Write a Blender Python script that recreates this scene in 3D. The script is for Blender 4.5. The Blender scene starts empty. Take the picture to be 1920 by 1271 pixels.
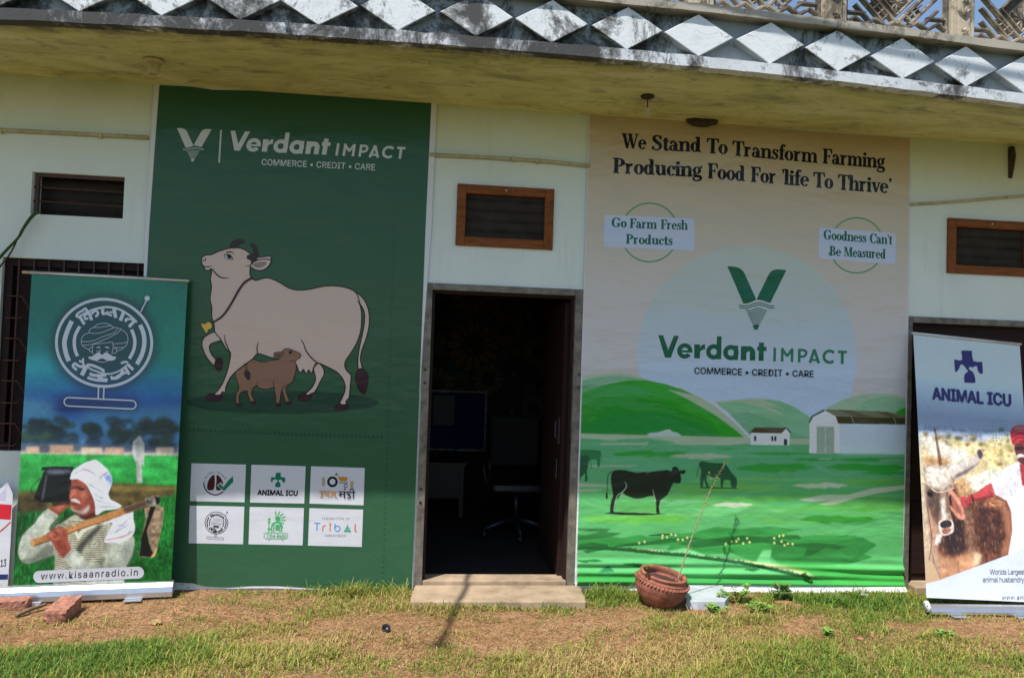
import bpy, math, random
import numpy as np
from mathutils import Vector, Matrix
C = bpy.context.scene.collection
random.seed(7); rng = np.random.default_rng(7)

# ------------------------------------------------------------------ camera, sky, sun, exposure
F_PX, YAW, PITCH, ROLL = 1464.0, 0.11262383, 0.0311985, -0.03350528
CAM = np.array([0.0, -5.3, 1.53])
def cam_axes():
    cy, sy, cp, sp, cr, sr = math.cos(YAW), math.sin(YAW), math.cos(PITCH), math.sin(PITCH), math.cos(ROLL), math.sin(ROLL)
    f = np.array([sy*cp, cy*cp, sp]); r = np.array([cy, -sy, 0.0]); d = np.cross(f, r)
    return cr*r + sr*d, -sr*r + cr*d, f
CR, CD, CF = cam_axes()
cam = bpy.data.cameras.new('camera'); camo = bpy.data.objects.new('camera', cam); C.objects.link(camo)
cam.sensor_width = 36.0; cam.lens = F_PX/1920*36.0; cam.clip_start = 0.05; cam.clip_end = 1000
mw = Matrix.Identity(4)
for i in range(3):
    mw[i][0] = CR[i]; mw[i][1] = -CD[i]; mw[i][2] = -CF[i]; mw[i][3] = CAM[i]
camo.matrix_world = mw
bpy.context.scene.camera = camo

SUN_D = Vector((0.96, 1.0, -2.66)).normalized()
SUN_EL = math.asin(-SUN_D.z); SUN_AZ = math.atan2(-SUN_D.x, -SUN_D.y)
sun = bpy.data.lights.new('sun', 'SUN'); suno = bpy.data.objects.new('sun', sun); C.objects.link(suno)
sun.energy = 5.0; sun.angle = math.radians(0.55); sun.color = (1.0, 0.97, 0.93)
suno.rotation_euler = SUN_D.to_track_quat('-Z', 'Y').to_euler(); suno.location = (-6, -8, 12)
world = bpy.data.worlds.new('World'); bpy.context.scene.world = world; world.use_nodes = True
wn = world.node_tree; bgn = wn.nodes['Background']
sky = wn.nodes.new('ShaderNodeTexSky'); sky.sky_type = 'NISHITA'; sky.sun_disc = False
sky.sun_elevation = SUN_EL; sky.sun_rotation = SUN_AZ; sky.air_density = 1.0; sky.dust_density = 0.6; sky.ozone_density = 1.5
wn.links.new(sky.outputs[0], bgn.inputs[0]); bgn.inputs[1].default_value = 0.135
sc = bpy.context.scene
sc.view_settings.view_transform = 'Standard'; sc.view_settings.look = 'None'; sc.view_settings.gamma = 1.0
sc.view_settings.exposure = 0.36
sc.render.engine = 'CYCLES'; sc.cycles.use_denoising = True; sc.cycles.max_bounces = 6

# ------------------------------------------------------------------ photo geometry: pixel (1920 wide) to a point on a plane
def ray(px, py):
    return CF + CR*((px-960.0)/F_PX) + CD*((py-635.5)/F_PX)
def onY(px, py, y=0.0):
    d = ray(px, py); return CAM + d*((y-CAM[1])/d[1])
def onZ(px, py, z=0.0):
    d = ray(px, py); return CAM + d*((z-CAM[2])/d[2])

# ------------------------------------------------------------------ colours
def lin(c): return tuple((v/255/12.92) if v/255 <= .04045 else ((v/255+.055)/1.055)**2.4 for v in c)
def sh(r, g, b): return tuple(min(.85, v*2.15) for v in lin((r, g, b)))      # ink colour read where the print stands in shade
def li(r, g, b): return tuple(min(.85, v*1.15) for v in lin((r, g, b)))      # ink colour read in sun

# ------------------------------------------------------------------ materials
def nmat(name):
    m = bpy.data.materials.new(name); m.use_nodes = True
    return m, m.node_tree, m.node_tree.nodes['Principled BSDF']
def N(nt, t, **kw):
    n = nt.nodes.new(t)
    for k, v in kw.items(): setattr(n, k, v)
    return n
def posn(nt, scale=(1, 1, 1), rot=(0, 0, 0)):
    g = N(nt, 'ShaderNodeNewGeometry'); mp = N(nt, 'ShaderNodeMapping')
    mp.inputs['Scale'].default_value = scale; mp.inputs['Rotation'].default_value = rot
    nt.links.new(g.outputs['Position'], mp.inputs['Vector']); return mp.outputs[0]
def noise(nt, vec, scale, detail=6, rough=.6, dist=0):
    n = N(nt, 'ShaderNodeTexNoise'); n.inputs['Scale'].default_value = scale; n.inputs['Detail'].default_value = detail
    n.inputs['Roughness'].default_value = rough; n.inputs['Distortion'].default_value = dist
    nt.links.new(vec, n.inputs['Vector']); return n.outputs['Fac']
def ramp(nt, fac, stops):
    r = N(nt, 'ShaderNodeValToRGB'); el = r.color_ramp.elements
    while len(el) < len(stops): el.new(0.5)
    for e, (p, c) in zip(el, stops):
        e.position = p; e.color = (*c, 1) if len(c) == 3 else c
    nt.links.new(fac, r.inputs[0]); return r.outputs[0]
def mix(nt, fac, a, b, mode='MIX'):
    m = N(nt, 'ShaderNodeMix', data_type='RGBA', blend_type=mode)
    if isinstance(fac, (int, float)): m.inputs[0].default_value = fac
    else: nt.links.new(fac, m.inputs[0])
    for i, v in ((6, a), (7, b)):
        if isinstance(v, tuple): m.inputs[i].default_value = (*v, 1) if len(v) == 3 else v
        else: nt.links.new(v, m.inputs[i])
    return m.outputs[2]
def bump(nt, bs, h, strength=.3, dist=.01):
    b = N(nt, 'ShaderNodeBump'); b.inputs['Strength'].default_value = strength; b.inputs['Distance'].default_value = dist
    nt.links.new(h, b.inputs['Height']); nt.links.new(b.outputs[0], bs.inputs['Normal']); return b
G3 = lambda v: (v, v, v)
def simple(name, col, rough=.6, metal=0, var=.25, scale=30, bstr=.15, bd=.003, dark=None, spec=.5):
    m, nt, bs = nmat(name)
    v = posn(nt); f = noise(nt, v, scale)
    d = dark or tuple(c*(1-var) for c in col); h = tuple(min(.9, c*(1+var*.6)) for c in col)
    nt.links.new(ramp(nt, f, [(.3, d), (.7, h)]), bs.inputs['Base Color'])
    bs.inputs['Roughness'].default_value = rough; bs.inputs['Metallic'].default_value = metal
    bs.inputs['Specular IOR Level'].default_value = spec
    bump(nt, bs, f, bstr, bd); return m

def mat_wall():
    m, nt, bs = nmat('whitewash')
    v = posn(nt)
    base = ramp(nt, noise(nt, v, 1.6, 8), [(.3, (.69, .75, .69)), (.7, (.77, .83, .77))])
    sep = N(nt, 'ShaderNodeSeparateXYZ'); nt.links.new(v, sep.inputs[0])
    mr = N(nt, 'ShaderNodeMapRange'); mr.inputs[1].default_value = 2.75; mr.inputs[2].default_value = 3.3
    nt.links.new(sep.outputs[2], mr.inputs[0])
    yn = N(nt, 'ShaderNodeMath', operation='MULTIPLY'); nt.links.new(mr.outputs[0], yn.inputs[0])
    nt.links.new(ramp(nt, noise(nt, v, 3, 6), [(.25, G3(.35)), (.7, G3(1))]), yn.inputs[1])
    c = mix(nt, yn.outputs[0], base, (.60, .62, .36))                       # warm bounced light under the slab painted in as patchy yellow
    spot = ramp(nt, noise(nt, v, 22, 4, .7), [(.70, G3(0)), (.78, G3(1))])
    mk = N(nt, 'ShaderNodeMath', operation='MULTIPLY'); nt.links.new(spot, mk.inputs[0])
    nt.links.new(ramp(nt, noise(nt, v, 2.2, 3), [(.5, G3(0)), (.65, G3(.7))]), mk.inputs[1])
    c = mix(nt, mk.outputs[0], c, (.30, .27, .17))
    # dirt at the very foot of the wall and drips
    vs = posn(nt, (5.5, 1, .45)); dr0 = ramp(nt, noise(nt, vs, 2.6, 7, .7), [(.55, G3(0)), (.78, G3(.55))])
    dm = N(nt, 'ShaderNodeMath', operation='MULTIPLY'); nt.links.new(dr0, dm.inputs[0]); nt.links.new(ramp(nt, noise(nt, v, 1.1, 3), [(.45, G3(0)), (.62, G3(1))]), dm.inputs[1]); dr = dm.outputs[0]
    c = mix(nt, dr, c, (.50, .48, .40))
    nt.links.new(c, bs.inputs['Base Color']); bs.inputs['Roughness'].default_value = .85
    bump(nt, bs, noise(nt, v, 35, 8), .35, .006); return m
def mat_soffit():
    m, nt, bs = nmat('stained_limewash')
    v = posn(nt, (1, 2.4, 1)); v2 = posn(nt)
    a = noise(nt, v, 1.5, 9, .65, 1.2)
    c = ramp(nt, a, [(.28, (.26, .27, .13)), (.40, (.47, .47, .20)), (.52, (.58, .58, .27)), (.68, (.66, .67, .38))])
    st = ramp(nt, noise(nt, v, 4, 9, .7, .8), [(.53, G3(0)), (.66, G3(.75))])
    c = mix(nt, st, c, (.22, .22, .16))
    c = mix(nt, ramp(nt, noise(nt, v2, 14, 8, .75), [(.60, G3(0)), (.70, G3(.7))]), c, (.17, .15, .06))
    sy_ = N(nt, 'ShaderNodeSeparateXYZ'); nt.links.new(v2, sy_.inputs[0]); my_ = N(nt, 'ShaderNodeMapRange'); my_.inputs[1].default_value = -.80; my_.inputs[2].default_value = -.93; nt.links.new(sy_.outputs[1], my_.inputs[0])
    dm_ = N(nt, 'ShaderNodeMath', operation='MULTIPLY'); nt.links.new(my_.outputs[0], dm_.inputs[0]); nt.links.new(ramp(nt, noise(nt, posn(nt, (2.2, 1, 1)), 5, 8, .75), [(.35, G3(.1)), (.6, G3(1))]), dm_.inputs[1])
    c = mix(nt, dm_.outputs[0], c, (.05, .042, .022))                       # shadow line along the drip edge painted in, broken up by noise
    nt.links.new(c, bs.inputs['Base Color']); bs.inputs['Roughness'].default_value = .9
    bump(nt, bs, noise(nt, v2, 18, 8), .3, .008); return m
def mat_fascia(name, lightc, darkc, thr=.50, crack=True, slope=0.0):
    m, nt, bs = nmat(name)
    v = posn(nt); oi = N(nt, 'ShaderNodeObjectInfo')
    base = ramp(nt, noise(nt, v, 5, 10, .7), [(.25, tuple(c*.72 for c in lightc)), (.5, lightc)])
    big = noise(nt, posn(nt, (1.0, 1, .8)), 2.6, 10, .78, .4)
    if slope:                                                              # more mould towards the left end of the eave
        sx_ = N(nt, 'ShaderNodeSeparateXYZ'); nt.links.new(v, sx_.inputs[0]); ml = N(nt, 'ShaderNodeMath', operation='MULTIPLY_ADD'); ml.inputs[1].default_value = -slope; ml.inputs[2].default_value = slope*.8
        nt.links.new(sx_.outputs[0], ml.inputs[0]); ad_ = N(nt, 'ShaderNodeMath', operation='ADD'); nt.links.new(big, ad_.inputs[0]); nt.links.new(ml.outputs[0], ad_.inputs[1]); big = ad_.outputs[0]
    st = ramp(nt, big, [(thr, G3(0)), (thr+.035, G3(.6)), (thr+.10, G3(.95))])
    c = mix(nt, st, base, darkc)
    fine = ramp(nt, noise(nt, v, 32, 8, .8), [(.60, G3(0)), (.70, G3(.75))])
    c = mix(nt, fine, c, tuple(x*1.6 for x in darkc))
    if crack:
        vo = N(nt, 'ShaderNodeTexVoronoi', feature='DISTANCE_TO_EDGE'); vo.inputs['Scale'].default_value = 5.5
        vd = N(nt, 'ShaderNodeMixRGB'); vd.inputs[0].default_value = .12
        nz = N(nt, 'ShaderNodeTexNoise'); nz.inputs['Scale'].default_value = 14; nz.inputs['Detail'].default_value = 5
        nt.links.new(v, nz.inputs['Vector']); nt.links.new(v, vd.inputs[1]); nt.links.new(nz.outputs['Color'], vd.inputs[2])
        nt.links.new(vd.outputs[0], vo.inputs['Vector'])
        cr = ramp(nt, vo.outputs['Distance'], [(.0, G3(1)), (.012, G3(0))])
        km = N(nt, 'ShaderNodeMath', operation='MULTIPLY'); nt.links.new(cr, km.inputs[0])
        nt.links.new(ramp(nt, noise(nt, v, 3, 3), [(.48, G3(0)), (.55, G3(.8))]), km.inputs[1])
        c = mix(nt, km.outputs[0], c, (.09, .07, .05))
    nt.links.new(c, bs.inputs['Base Color']); bs.inputs['Roughness'].default_value = .9
    bump(nt, bs, noise(nt, v, 45, 8, .7), .4, .006); return m
def mat_print(name, rough=.2, crease=.5, spec=.5):
    m, nt, bs = nmat(name)
    at = N(nt, 'ShaderNodeAttribute', attribute_name='Col')
    v = posn(nt)
    w = noise(nt, v, 260, 2)
    c = mix(nt, 1.0, at.outputs['Color'], ramp(nt, w, [(.3, G3(.93)), (.7, G3(1.05))]), 'MULTIPLY')
    nt.links.new(c, bs.inputs['Base Color'])
    bs.inputs['Roughness'].default_value = rough; bs.inputs['Specular IOR Level'].default_value = spec
    # vinyl creases: diagonal folds, shared by every print on the sheet because they follow world position
    a = noise(nt, posn(nt, (1.1, 1, 2.6), (0, math.radians(32), 0)), 1.9, 3, .5, .3)
    b = noise(nt, v, 1.1, 2)
    ad = N(nt, 'ShaderNodeMath', operation='ADD'); nt.links.new(a, ad.inputs[0]); nt.links.new(b, ad.inputs[1])
    bump(nt, bs, ad.outputs[0], crease, .05); return m
def mat_wood(name, c1, c2, rough=.45):
    m, nt, bs = nmat(name)
    tc = N(nt, 'ShaderNodeTexCoord'); mp = N(nt, 'ShaderNodeMapping'); mp.inputs['Scale'].default_value = (3, 30, 30)
    nt.links.new(tc.outputs['Object'], mp.inputs[0])
    f = noise(nt, mp.outputs[0], 2.2, 8, .65, 1.0)
    c = ramp(nt, f, [(.3, c2), (.65, c1)])
    nt.links.new(mix(nt, ramp(nt, noise(nt, posn(nt), 12, 6), [(.55, G3(0)), (.75, G3(.6))]), c, tuple(x*.35 for x in c2)), bs.inputs['Base Color'])
    bs.inputs['Roughness'].default_value = rough; bs.inputs['Specular IOR Level'].default_value = .25; bump(nt, bs, f, .2, .003); return m
def mat_ground():
    m, nt, bs = nmat('dry_earth')
    v = posn(nt)
    a = noise(nt, v, 2.6, 10, .7)
    c = ramp(nt, a, [(.28, (.32, .18, .085)), (.48, (.52, .28, .135)), (.7, (.62, .37, .20))])
    c = mix(nt, ramp(nt, noise(nt, v, 55, 6, .8), [(.5, G3(0)), (.72, G3(.55))]), c, (.16, .09, .045))
    c = mix(nt, ramp(nt, noise(nt, v, 120, 3, .8), [(.66, G3(0)), (.74, G3(.7))]), c, (.55, .42, .26))
    vr = noise(nt, v, 9, 8, .8, 2.5); c = mix(nt, ramp(nt, vr, [(.47, G3(0)), (.495, G3(.75)), (.51, G3(.75)), (.535, G3(0))]), c, (.17, .10, .052))
    c = mix(nt, ramp(nt, noise(nt, v, 1.3, 5), [(.5, G3(0)), (.68, G3(.3))]), c, (.32, .19, .095))
    sp_ = N(nt, 'ShaderNodeSeparateXYZ'); nt.links.new(v, sp_.inputs[0])
    far = N(nt, 'ShaderNodeMapRange'); far.inputs[1].default_value = -2.1; far.inputs[2].default_value = -3.0; nt.links.new(sp_.outputs[1], far.inputs[0])
    dark_far_ = ramp(nt, noise(nt, v, 3.5, 8, .7), [(.3, (.030, .045, .014)), (.7, (.075, .085, .030))])
    c = mix(nt, far.outputs[0], c, dark_far_)                                   # unseen ground darkened to lawn tones, added to cut bounced light
    nt.links.new(c, bs.inputs['Base Color']); bs.inputs['Roughness'].default_value = .95; bs.inputs['Specular IOR Level'].default_value = .15
    h = N(nt, 'ShaderNodeMath', operation='ADD'); nt.links.new(noise(nt, v, 40, 8, .75), h.inputs[0]); nt.links.new(noise(nt, v, 160, 4, .7), h.inputs[1])
    bump(nt, bs, h.outputs[0], .9, .012); return m
def mat_flymesh():
    m, nt, bs = nmat('dusty_fly_mesh'); v = posn(nt)
    w = N(nt, 'ShaderNodeTexWave', wave_type='BANDS', bands_direction='Z'); w.inputs['Scale'].default_value = 4.4; w.inputs['Distortion'].default_value = .4; nt.links.new(v, w.inputs['Vector'])
    c = mix(nt, ramp(nt, noise(nt, v, 9, 6), [(.3, G3(0)), (.75, G3(.7))]), ramp(nt, w.outputs['Fac'], [(.0, (.011, .009, .008)), (.25, (.026, .021, .017)), (1, (.034, .028, .022))]), (.055, .046, .036))
    nt.links.new(c, bs.inputs['Base Color']); bs.inputs['Roughness'].default_value = .8; bs.inputs['Specular IOR Level'].default_value = .12
    bump(nt, bs, noise(nt, v, 300, 2), .3, .002); return m
def mat_leaf(name, rough=.5, trans=.25):
    m, nt, bs = nmat(name)
    at = N(nt, 'ShaderNodeAttribute', attribute_name='Col')
    nt.links.new(at.outputs['Color'], bs.inputs['Base Color']); bs.inputs['Roughness'].default_value = rough
    bs.inputs['Specular IOR Level'].default_value = .3
    tr = N(nt, 'ShaderNodeBsdfTranslucent'); nt.links.new(at.outputs['Color'], tr.inputs[0])
    mx = N(nt, 'ShaderNodeMixShader'); mx.inputs[0].default_value = trans
    nt.links.new(bs.outputs[0], mx.inputs[1]); nt.links.new(tr.outputs[0], mx.inputs[2])
    nt.links.new(mx.outputs[0], nt.nodes['Material Output'].inputs[0]); return m

M = dict(
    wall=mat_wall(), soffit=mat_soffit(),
    fascia=mat_fascia('weathered_whitewash', (.70, .72, .72), (.030, .029, .026), .520, True, .020),
    band=mat_fascia('mouldy_band_plaster', (.60, .62, .63), (.028, .027, .024), .455, True, .028),
    niche=mat_fascia('shaded_sooty_plaster', (.30, .33, .345), (.014, .014, .013), .475, False, .006),  # dark base has the niche shadow painted in, sooty blotches over it
    ledge=mat_fascia('ledge_concrete', (.40, .36, .29), (.10, .09, .07), .56),
    jali=mat_fascia('cast_stone', (.47, .39, .28), (.10, .08, .055), .53, False),
    screen=mat_fascia('dark_cast_stone', (.30, .25, .185), (.05, .042, .034), .46, False),
    creased=mat_print('creased_vinyl', .2, .5, .25),
    vinyl=mat_print('vinyl_print', .2, .16, .22), sheet=mat_print('rollup_print', .28, .12),
    vent_wood=mat_wood('stained_teak', (.28, .085, .016), (.12, .033, .006), .6),
    dark_wood=mat_wood('dark_door_wood', (.030, .011, .009), (.014, .006, .005), .65),
    mesh=mat_flymesh(),
    steel=simple('weathered_steel', (.20, .175, .14), .55, .35, .55, 14, .25),
    concrete=simple('step_concrete', (.36, .262, .165), .9, 0, .38, 7, .6, .008),
    alu=simple('anodised_aluminium', (.62, .63, .66), .32, .85, .08, 20, .03),
    cream=simple('cream_plastic', (.50, .44, .24), .5, 0, .15, 20),
    black=simple('black_plastic', (.012, .012, .013), .35, 0, .2, 20),
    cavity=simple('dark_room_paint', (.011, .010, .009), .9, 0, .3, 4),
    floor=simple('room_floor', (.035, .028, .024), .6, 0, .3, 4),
    terracotta=simple('terracotta', (.29, .10, .058), .8, 0, .6, 16, .5, .006),
    soil=simple('pot_soil', (.085, .038, .022), 1, 0, .6, 60, 1, .02),
    brick=simple('fired_brick', (.36, .155, .10), .9, 0, .45, 35, .6, .008),
    stone=simple('grey_marble', (.42, .45, .47), .6, 0, .22, 7, .2),
    bark=simple('green_brown_bark', (.30, .23, .12), .8, 0, .3, 60),
    drywood=simple('dry_wood', (.20, .13, .075), .85, 0, .4, 40),
    mud=simple('dried_mud', (.055, .04, .022), .95, 0, .5, 50, .8, .01),
    rustiron=simple('painted_iron_bar', (.075, .028, .022), .5, .2, .3, 30),
    white=simple('white_plastic', (.72, .72, .74), .45, 0, .1, 30),
    board=simple('blue_felt', (.012, .016, .085), .9, 0, .2, 40),
    paper=simple('paper', (.10, .10, .105), .8, 0, .08, 30),
    chrome=simple('chair_metal', (.06, .063, .07), .45, .8, .1, 20),
    desk=simple('desk_veneer', (.018, .009, .005), .5, 0, .3, 12),
    ground=mat_ground(), leaf=mat_leaf('leaf'), grass=mat_leaf('grass_blade', .6, .3),
    cable=simple('cable_black', (.02, .02, .02), .5), pipe=simple('dusty_conduit', (.47, .42, .25), .55, 0, .3, 18),
)

# ------------------------------------------------------------------ mesh helpers
class MB:
    def __init__(s): s.v = []; s.f = []; s.c = []; s.col = None
    def add(s, vs, fs, col=None):
        o = len(s.v); s.v += [tuple(map(float, p)) for p in vs]; s.f += [tuple(i+o for i in f) for f in fs]
        s.c += [col or (1, 1, 1)]*len(vs)
    def box(s, x0, x1, y0, y1, z0, z1, mtx=None):
        p = [(x, y, z) for x in (x0, x1) for y in (y0, y1) for z in (z0, z1)]
        if mtx is not None: p = [tuple(mtx @ Vector(q)) for q in p]
        s.add(p, [(0, 1, 3, 2), (4, 6, 7, 5), (0, 4, 5, 1), (2, 3, 7, 6), (0, 2, 6, 4), (1, 5, 7, 3)])
    def tube(s, pts, r, n=8, cap=True, col=None):
        pts = [Vector(p) for p in pts]; m = len(pts)
        rs = list(np.interp(np.linspace(0, 1, m), np.linspace(0, 1, len(r)), r)) if isinstance(r, (list, tuple)) else [r]*m
        vs = []; up = Vector((0, 0, 1))
        for i, p in enumerate(pts):
            t = (pts[min(i+1, m-1)]-pts[max(i-1, 0)])
            t = t.normalized() if t.length > 1e-9 else Vector((0, 0, 1))
            a = t.cross(up if abs(t.z) < .95 else Vector((1, 0, 0))).normalized(); b = t.cross(a)
            vs += [p + (a*math.cos(2*math.pi*k/n)+b*math.sin(2*math.pi*k/n))*rs[i] for k in range(n)]
        fs = [(i*n+k, i*n+(k+1) % n, (i+1)*n+(k+1) % n, (i+1)*n+k) for i in range(m-1) for k in range(n)]
        if cap: fs += [tuple(range(n-1, -1, -1)), tuple((m-1)*n+k for k in range(n))]
        s.add(vs, fs, col)
    def lathe(s, prof, n=48, c=(0, 0, 0), wob=0):
        vs = []; m = len(prof)
        for r, z in prof:
            for k in range(n):
                a = 2*math.pi*k/n; rr = r*(1+wob*math.sin(3*a+z*9))
                vs.append((c[0]+rr*math.cos(a), c[1]+rr*math.sin(a), c[2]+z))
        s.add(vs, [(i*n+k, i*n+(k+1) % n, (i+1)*n+(k+1) % n, (i+1)*n+k) for i in range(m-1) for k in range(n)])
    def build(s, name, mat, parent=None, smooth=False, bevel=0, label=None):
        me = bpy.data.meshes.new(name); me.from_pydata(s.v, [], s.f)
        if any(c != (1, 1, 1) for c in s.c):
            a = me.color_attributes.new('Col', 'FLOAT_COLOR', 'POINT')
            a.data.foreach_set('color', np.array([(*c, 1) for c in s.c], dtype=np.float32).ravel())
        me.materials.append(mat); me.update()
        if smooth: me.polygons.foreach_set('use_smooth', [True]*len(me.polygons))
        o = bpy.data.objects.new(name, me); C.objects.link(o)
        if parent is not None:
            o.parent = parent; o.matrix_parent_inverse = Matrix.Translation(-Vector(root_loc(parent)))
        if bevel:
            b = o.modifiers.new('bevel', 'BEVEL'); b.width = bevel; b.segments = 2; b.limit_method = 'ANGLE'
        if label: o['label'] = label
        return o
def root_loc(o):
    return Vector(o.location) if o.parent is None else Vector((0, 0, 0))
def tag(o, label=None, cat=None, group=None, kind=None):
    if label: o['label'] = label
    if cat: o['category'] = cat
    if group: o['group'] = group
    if kind: o['kind'] = kind
    return o
def empty(name, loc, label, cat, group=None):
    o = bpy.data.objects.new(name, None); C.objects.link(o); o.location = loc; o.empty_display_size = .1
    return tag(o, label, cat, group)
def grid_mesh(name, P, cols, mat, parent=None, smooth=True):
    """P: (h,w,3) positions, cols: (h,w,3)"""
    h, w = P.shape[:2]
    me = bpy.data.meshes.new(name); me.vertices.add(h*w)
    me.vertices.foreach_set('co', P.astype(np.float32).ravel())
    idx = np.arange(h*w).reshape(h, w)
    q = np.stack([idx[:-1, :-1], idx[:-1, 1:], idx[1:, 1:], idx[1:, :-1]], -1).reshape(-1, 4)
    me.loops.add(q.size); me.loops.foreach_set('vertex_index', q.astype(np.int32).ravel())
    me.polygons.add(len(q)); me.polygons.foreach_set('loop_start', (np.arange(len(q))*4).astype(np.int32))
    me.polygons.foreach_set('use_smooth', np.ones(len(q), dtype=bool))
    me.update(calc_edges=True); me.validate()
    if cols is not None:
        a = me.color_attributes.new('Col', 'FLOAT_COLOR', 'POINT')
        a.data.foreach_set('color', np.concatenate([cols, np.ones((h, w, 1))], -1).astype(np.float32).ravel())
    me.materials.append(mat)
    o = bpy.data.objects.new(name, me); C.objects.link(o)
    if parent is not None:
        o.parent = parent; o.matrix_parent_inverse = Matrix.Translation(-Vector(root_loc(parent)))
    return o
def cr(pts, n=6, closed=False):
    """Catmull-Rom through the points (any dimension)"""
    p = [np.array(q, float) for q in pts]; m = len(p); out = []
    for i in range(m if closed else m-1):
        a = p[(i-1) % m] if closed or i > 0 else p[0]; b = p[i]; c = p[(i+1) % m]
        d = p[(i+2) % m] if closed or i+2 < m else p[-1]
        for k in range(n):
            t = k/n
            out.append(.5*(2*b+(c-a)*t+(2*a-5*b+4*c-d)*t*t+(3*b-a-3*c+d)*t**3))
    if not closed: out.append(p[-1])
    return out

# ------------------------------------------------------------------ ground
xs = np.concatenate([np.linspace(-90, -7, 18)[:-1], np.linspace(-7, 9, 330), np.linspace(9, 90, 18)[1:]])
ys = np.concatenate([np.linspace(-90, -8, 16)[:-1], np.linspace(-8, .35, 170), np.linspace(.35, 90, 14)[1:]])
GX, GY = np.meshgrid(xs, ys)
def gz(x, y):
    x = np.asarray(x, float); y = np.asarray(y, float)
    z = .012*np.sin(1.7*x+.6*y+1)*np.cos(2.3*y-.7*x) + .006*np.sin(5.1*x-3*y)+.005*np.sin(7.3*y+4.1*x+2)
    z = z + .02*np.exp(-((x+1.45)**2/.5+(y+.35)**2/.06)) - .01
    fade = np.clip(-y*2.5, .12, 1)
    return np.where(y > .02, -.06, z*fade)
tag(grid_mesh('ground', np.stack([GX, GY, gz(GX, GY)], -1), None, M['ground']), kind='structure')

# ------------------------------------------------------------------ the building
bld = empty('farm_office_building', (0, 0, 0), 'long whitewashed single storey building with an overhanging slab, zigzag of plaster diamonds and pierced parapet', 'building')
ZJ_PX = [(0, 143), (285, 157), (815, 190), (1100, 213), (1708, 259), (1919, 277)]
OV = .93                                                            # slab overhang
zj_pts = np.array([onY(x, y, 0.0) for x, y in ZJ_PX])
zf_pts = np.array([onY(x, y, -OV) for x, y in ((0, 44), (320, 57), (640, 77), (960, 100), (1280, 129), (1600, 162), (1919, 201))])
def zj(x): return float(np.mean(zj_pts[:, 2]))
pf = np.polyfit(zf_pts[:, 0], zf_pts[:, 2], 2)
def zf(x): return float(np.polyval(pf, min(max(x, -2.6), 4.2)))
WX0, WX1 = -8.0, 9.0
XS = np.linspace(WX0, WX1, 69)
ZT = zj(0)

def wall_with_openings(x0, x1, z0, z1, ops, y0, y1):
    mb = MB()
    X = sorted({x0, x1, *[o[0] for o in ops], *[o[1] for o in ops]}); Z = sorted({z0, z1, *[o[2] for o in ops], *[o[3] for o in ops]})
    def inside(xa, xb, za, zb): return any(o[0]-1e-6 <= xa and xb <= o[1]+1e-6 and o[2]-1e-6 <= za and zb <= o[3]+1e-6 for o in ops)
    for xa, xb in zip(X, X[1:]):
        for za, zb in zip(Z, Z[1:]):
            if inside(xa, xb, za, zb): continue
            mb.add([(xa, y0, za), (xb, y0, za), (xb, y0, zb), (xa, y0, zb)], [(0, 1, 2, 3)])
            mb.add([(xa, y1, za), (xb, y1, za), (xb, y1, zb), (xa, y1, zb)], [(3, 2, 1, 0)])
    for a, b, c, d in ops:
        mb.add([(a, y0, c), (b, y0, c), (b, y0, d), (a, y0, d), (a, y1, c), (b, y1, c), (b, y1, d), (a, y1, d)],
               [(0, 4, 5, 1), (1, 5, 6, 2), (2, 6, 7, 3), (3, 7, 4, 0)])
    return mb
lw0, lw1 = onY(5, 487), onY(268, 850)
WIN = (lw0[0], lw1[0]-.0, lw1[2], onY(140, 488)[2])
DOOR = (-.004, 1.082, -.06, 2.055)
DOOR2 = (3.482, 4.62, -.06, 1.53+onY(1800, 597)[2]-1.53)
VENTS = [(-2.535, -1.969, 2.383, 2.656), (.235, .82, 2.36, 2.70), (3.82, 4.42, 2.335, 2.655)]
TH = .23
wall_with_openings(WX0, WX1, -.1, ZT+.02, [WIN, DOOR, DOOR2, *VENTS], 0, TH).build('wall', M['wall'], bld)

# roof slab with soffit; slab edge band, niche panel, diamonds, ledge
m = MB(); vs = []
for x in XS:
    vs += [(x, -OV, zf(x)), (x, -.45, .5*(zf(x)+ZT)+.004), (x, 0.0, ZT), (x, 6.0, ZT), (x, 6.0, ZT+.14), (x, -OV, ZT+.12)]
n = len(XS)
m.add(vs, [(6*i+k, 6*i+(k+1) % 6, 6*i+6+(k+1) % 6, 6*i+6+k) for i in range(n-1) for k in range(6)])
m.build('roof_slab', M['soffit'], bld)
def strip(y0, y1, za, zb, wob=0.0):
    """bar along the eave between heights za, zb above the slab edge, front y0 to back y1"""
    mb = MB(); vs = []; xs_ = np.linspace(WX0, WX1, 260)
    for x in xs_:
        j = rng.normal(0, wob, 4)
        vs += [(x, y0+j[0], zf(x)+za+j[1]), (x, y1, zf(x)+za+j[1]), (x, y1, zf(x)+zb+j[2]), (x, y0+j[0], zf(x)+zb+j[2])]
    k_ = len(xs_)
    mb.add(vs, [(4*i+k, 4*i+4+k, 4*i+4+(k+1) % 4, 4*i+(k+1) % 4) for i in range(k_-1) for k in range(4)])
    return mb
YB = -OV                                                            # back panel plane
strip(YB-.075, YB-.001, -.012, .050, .0018).build('slab_edge_band', M['band'], bld)
strip(YB-.012, YB+.05, .052, .34).build('niche_panel', M['niche'], bld)
strip(YB-.095, YB+.10, .300, .345, .0014).build('parapet_ledge', M['ledge'], bld)
tips = [(152, 28), (305, 35), (452, 45), (598, 55), (745, 63), (892, 74), (1032, 86), (1173, 98), (1307, 110), (1440, 123), (1567, 137), (1688, 149), (1806, 162), (1919, 175)]
tx = np.array([onY(x, y, YB-.045)[0] for x, y in tips]); sp = float(np.mean(np.diff(tx)))
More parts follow.
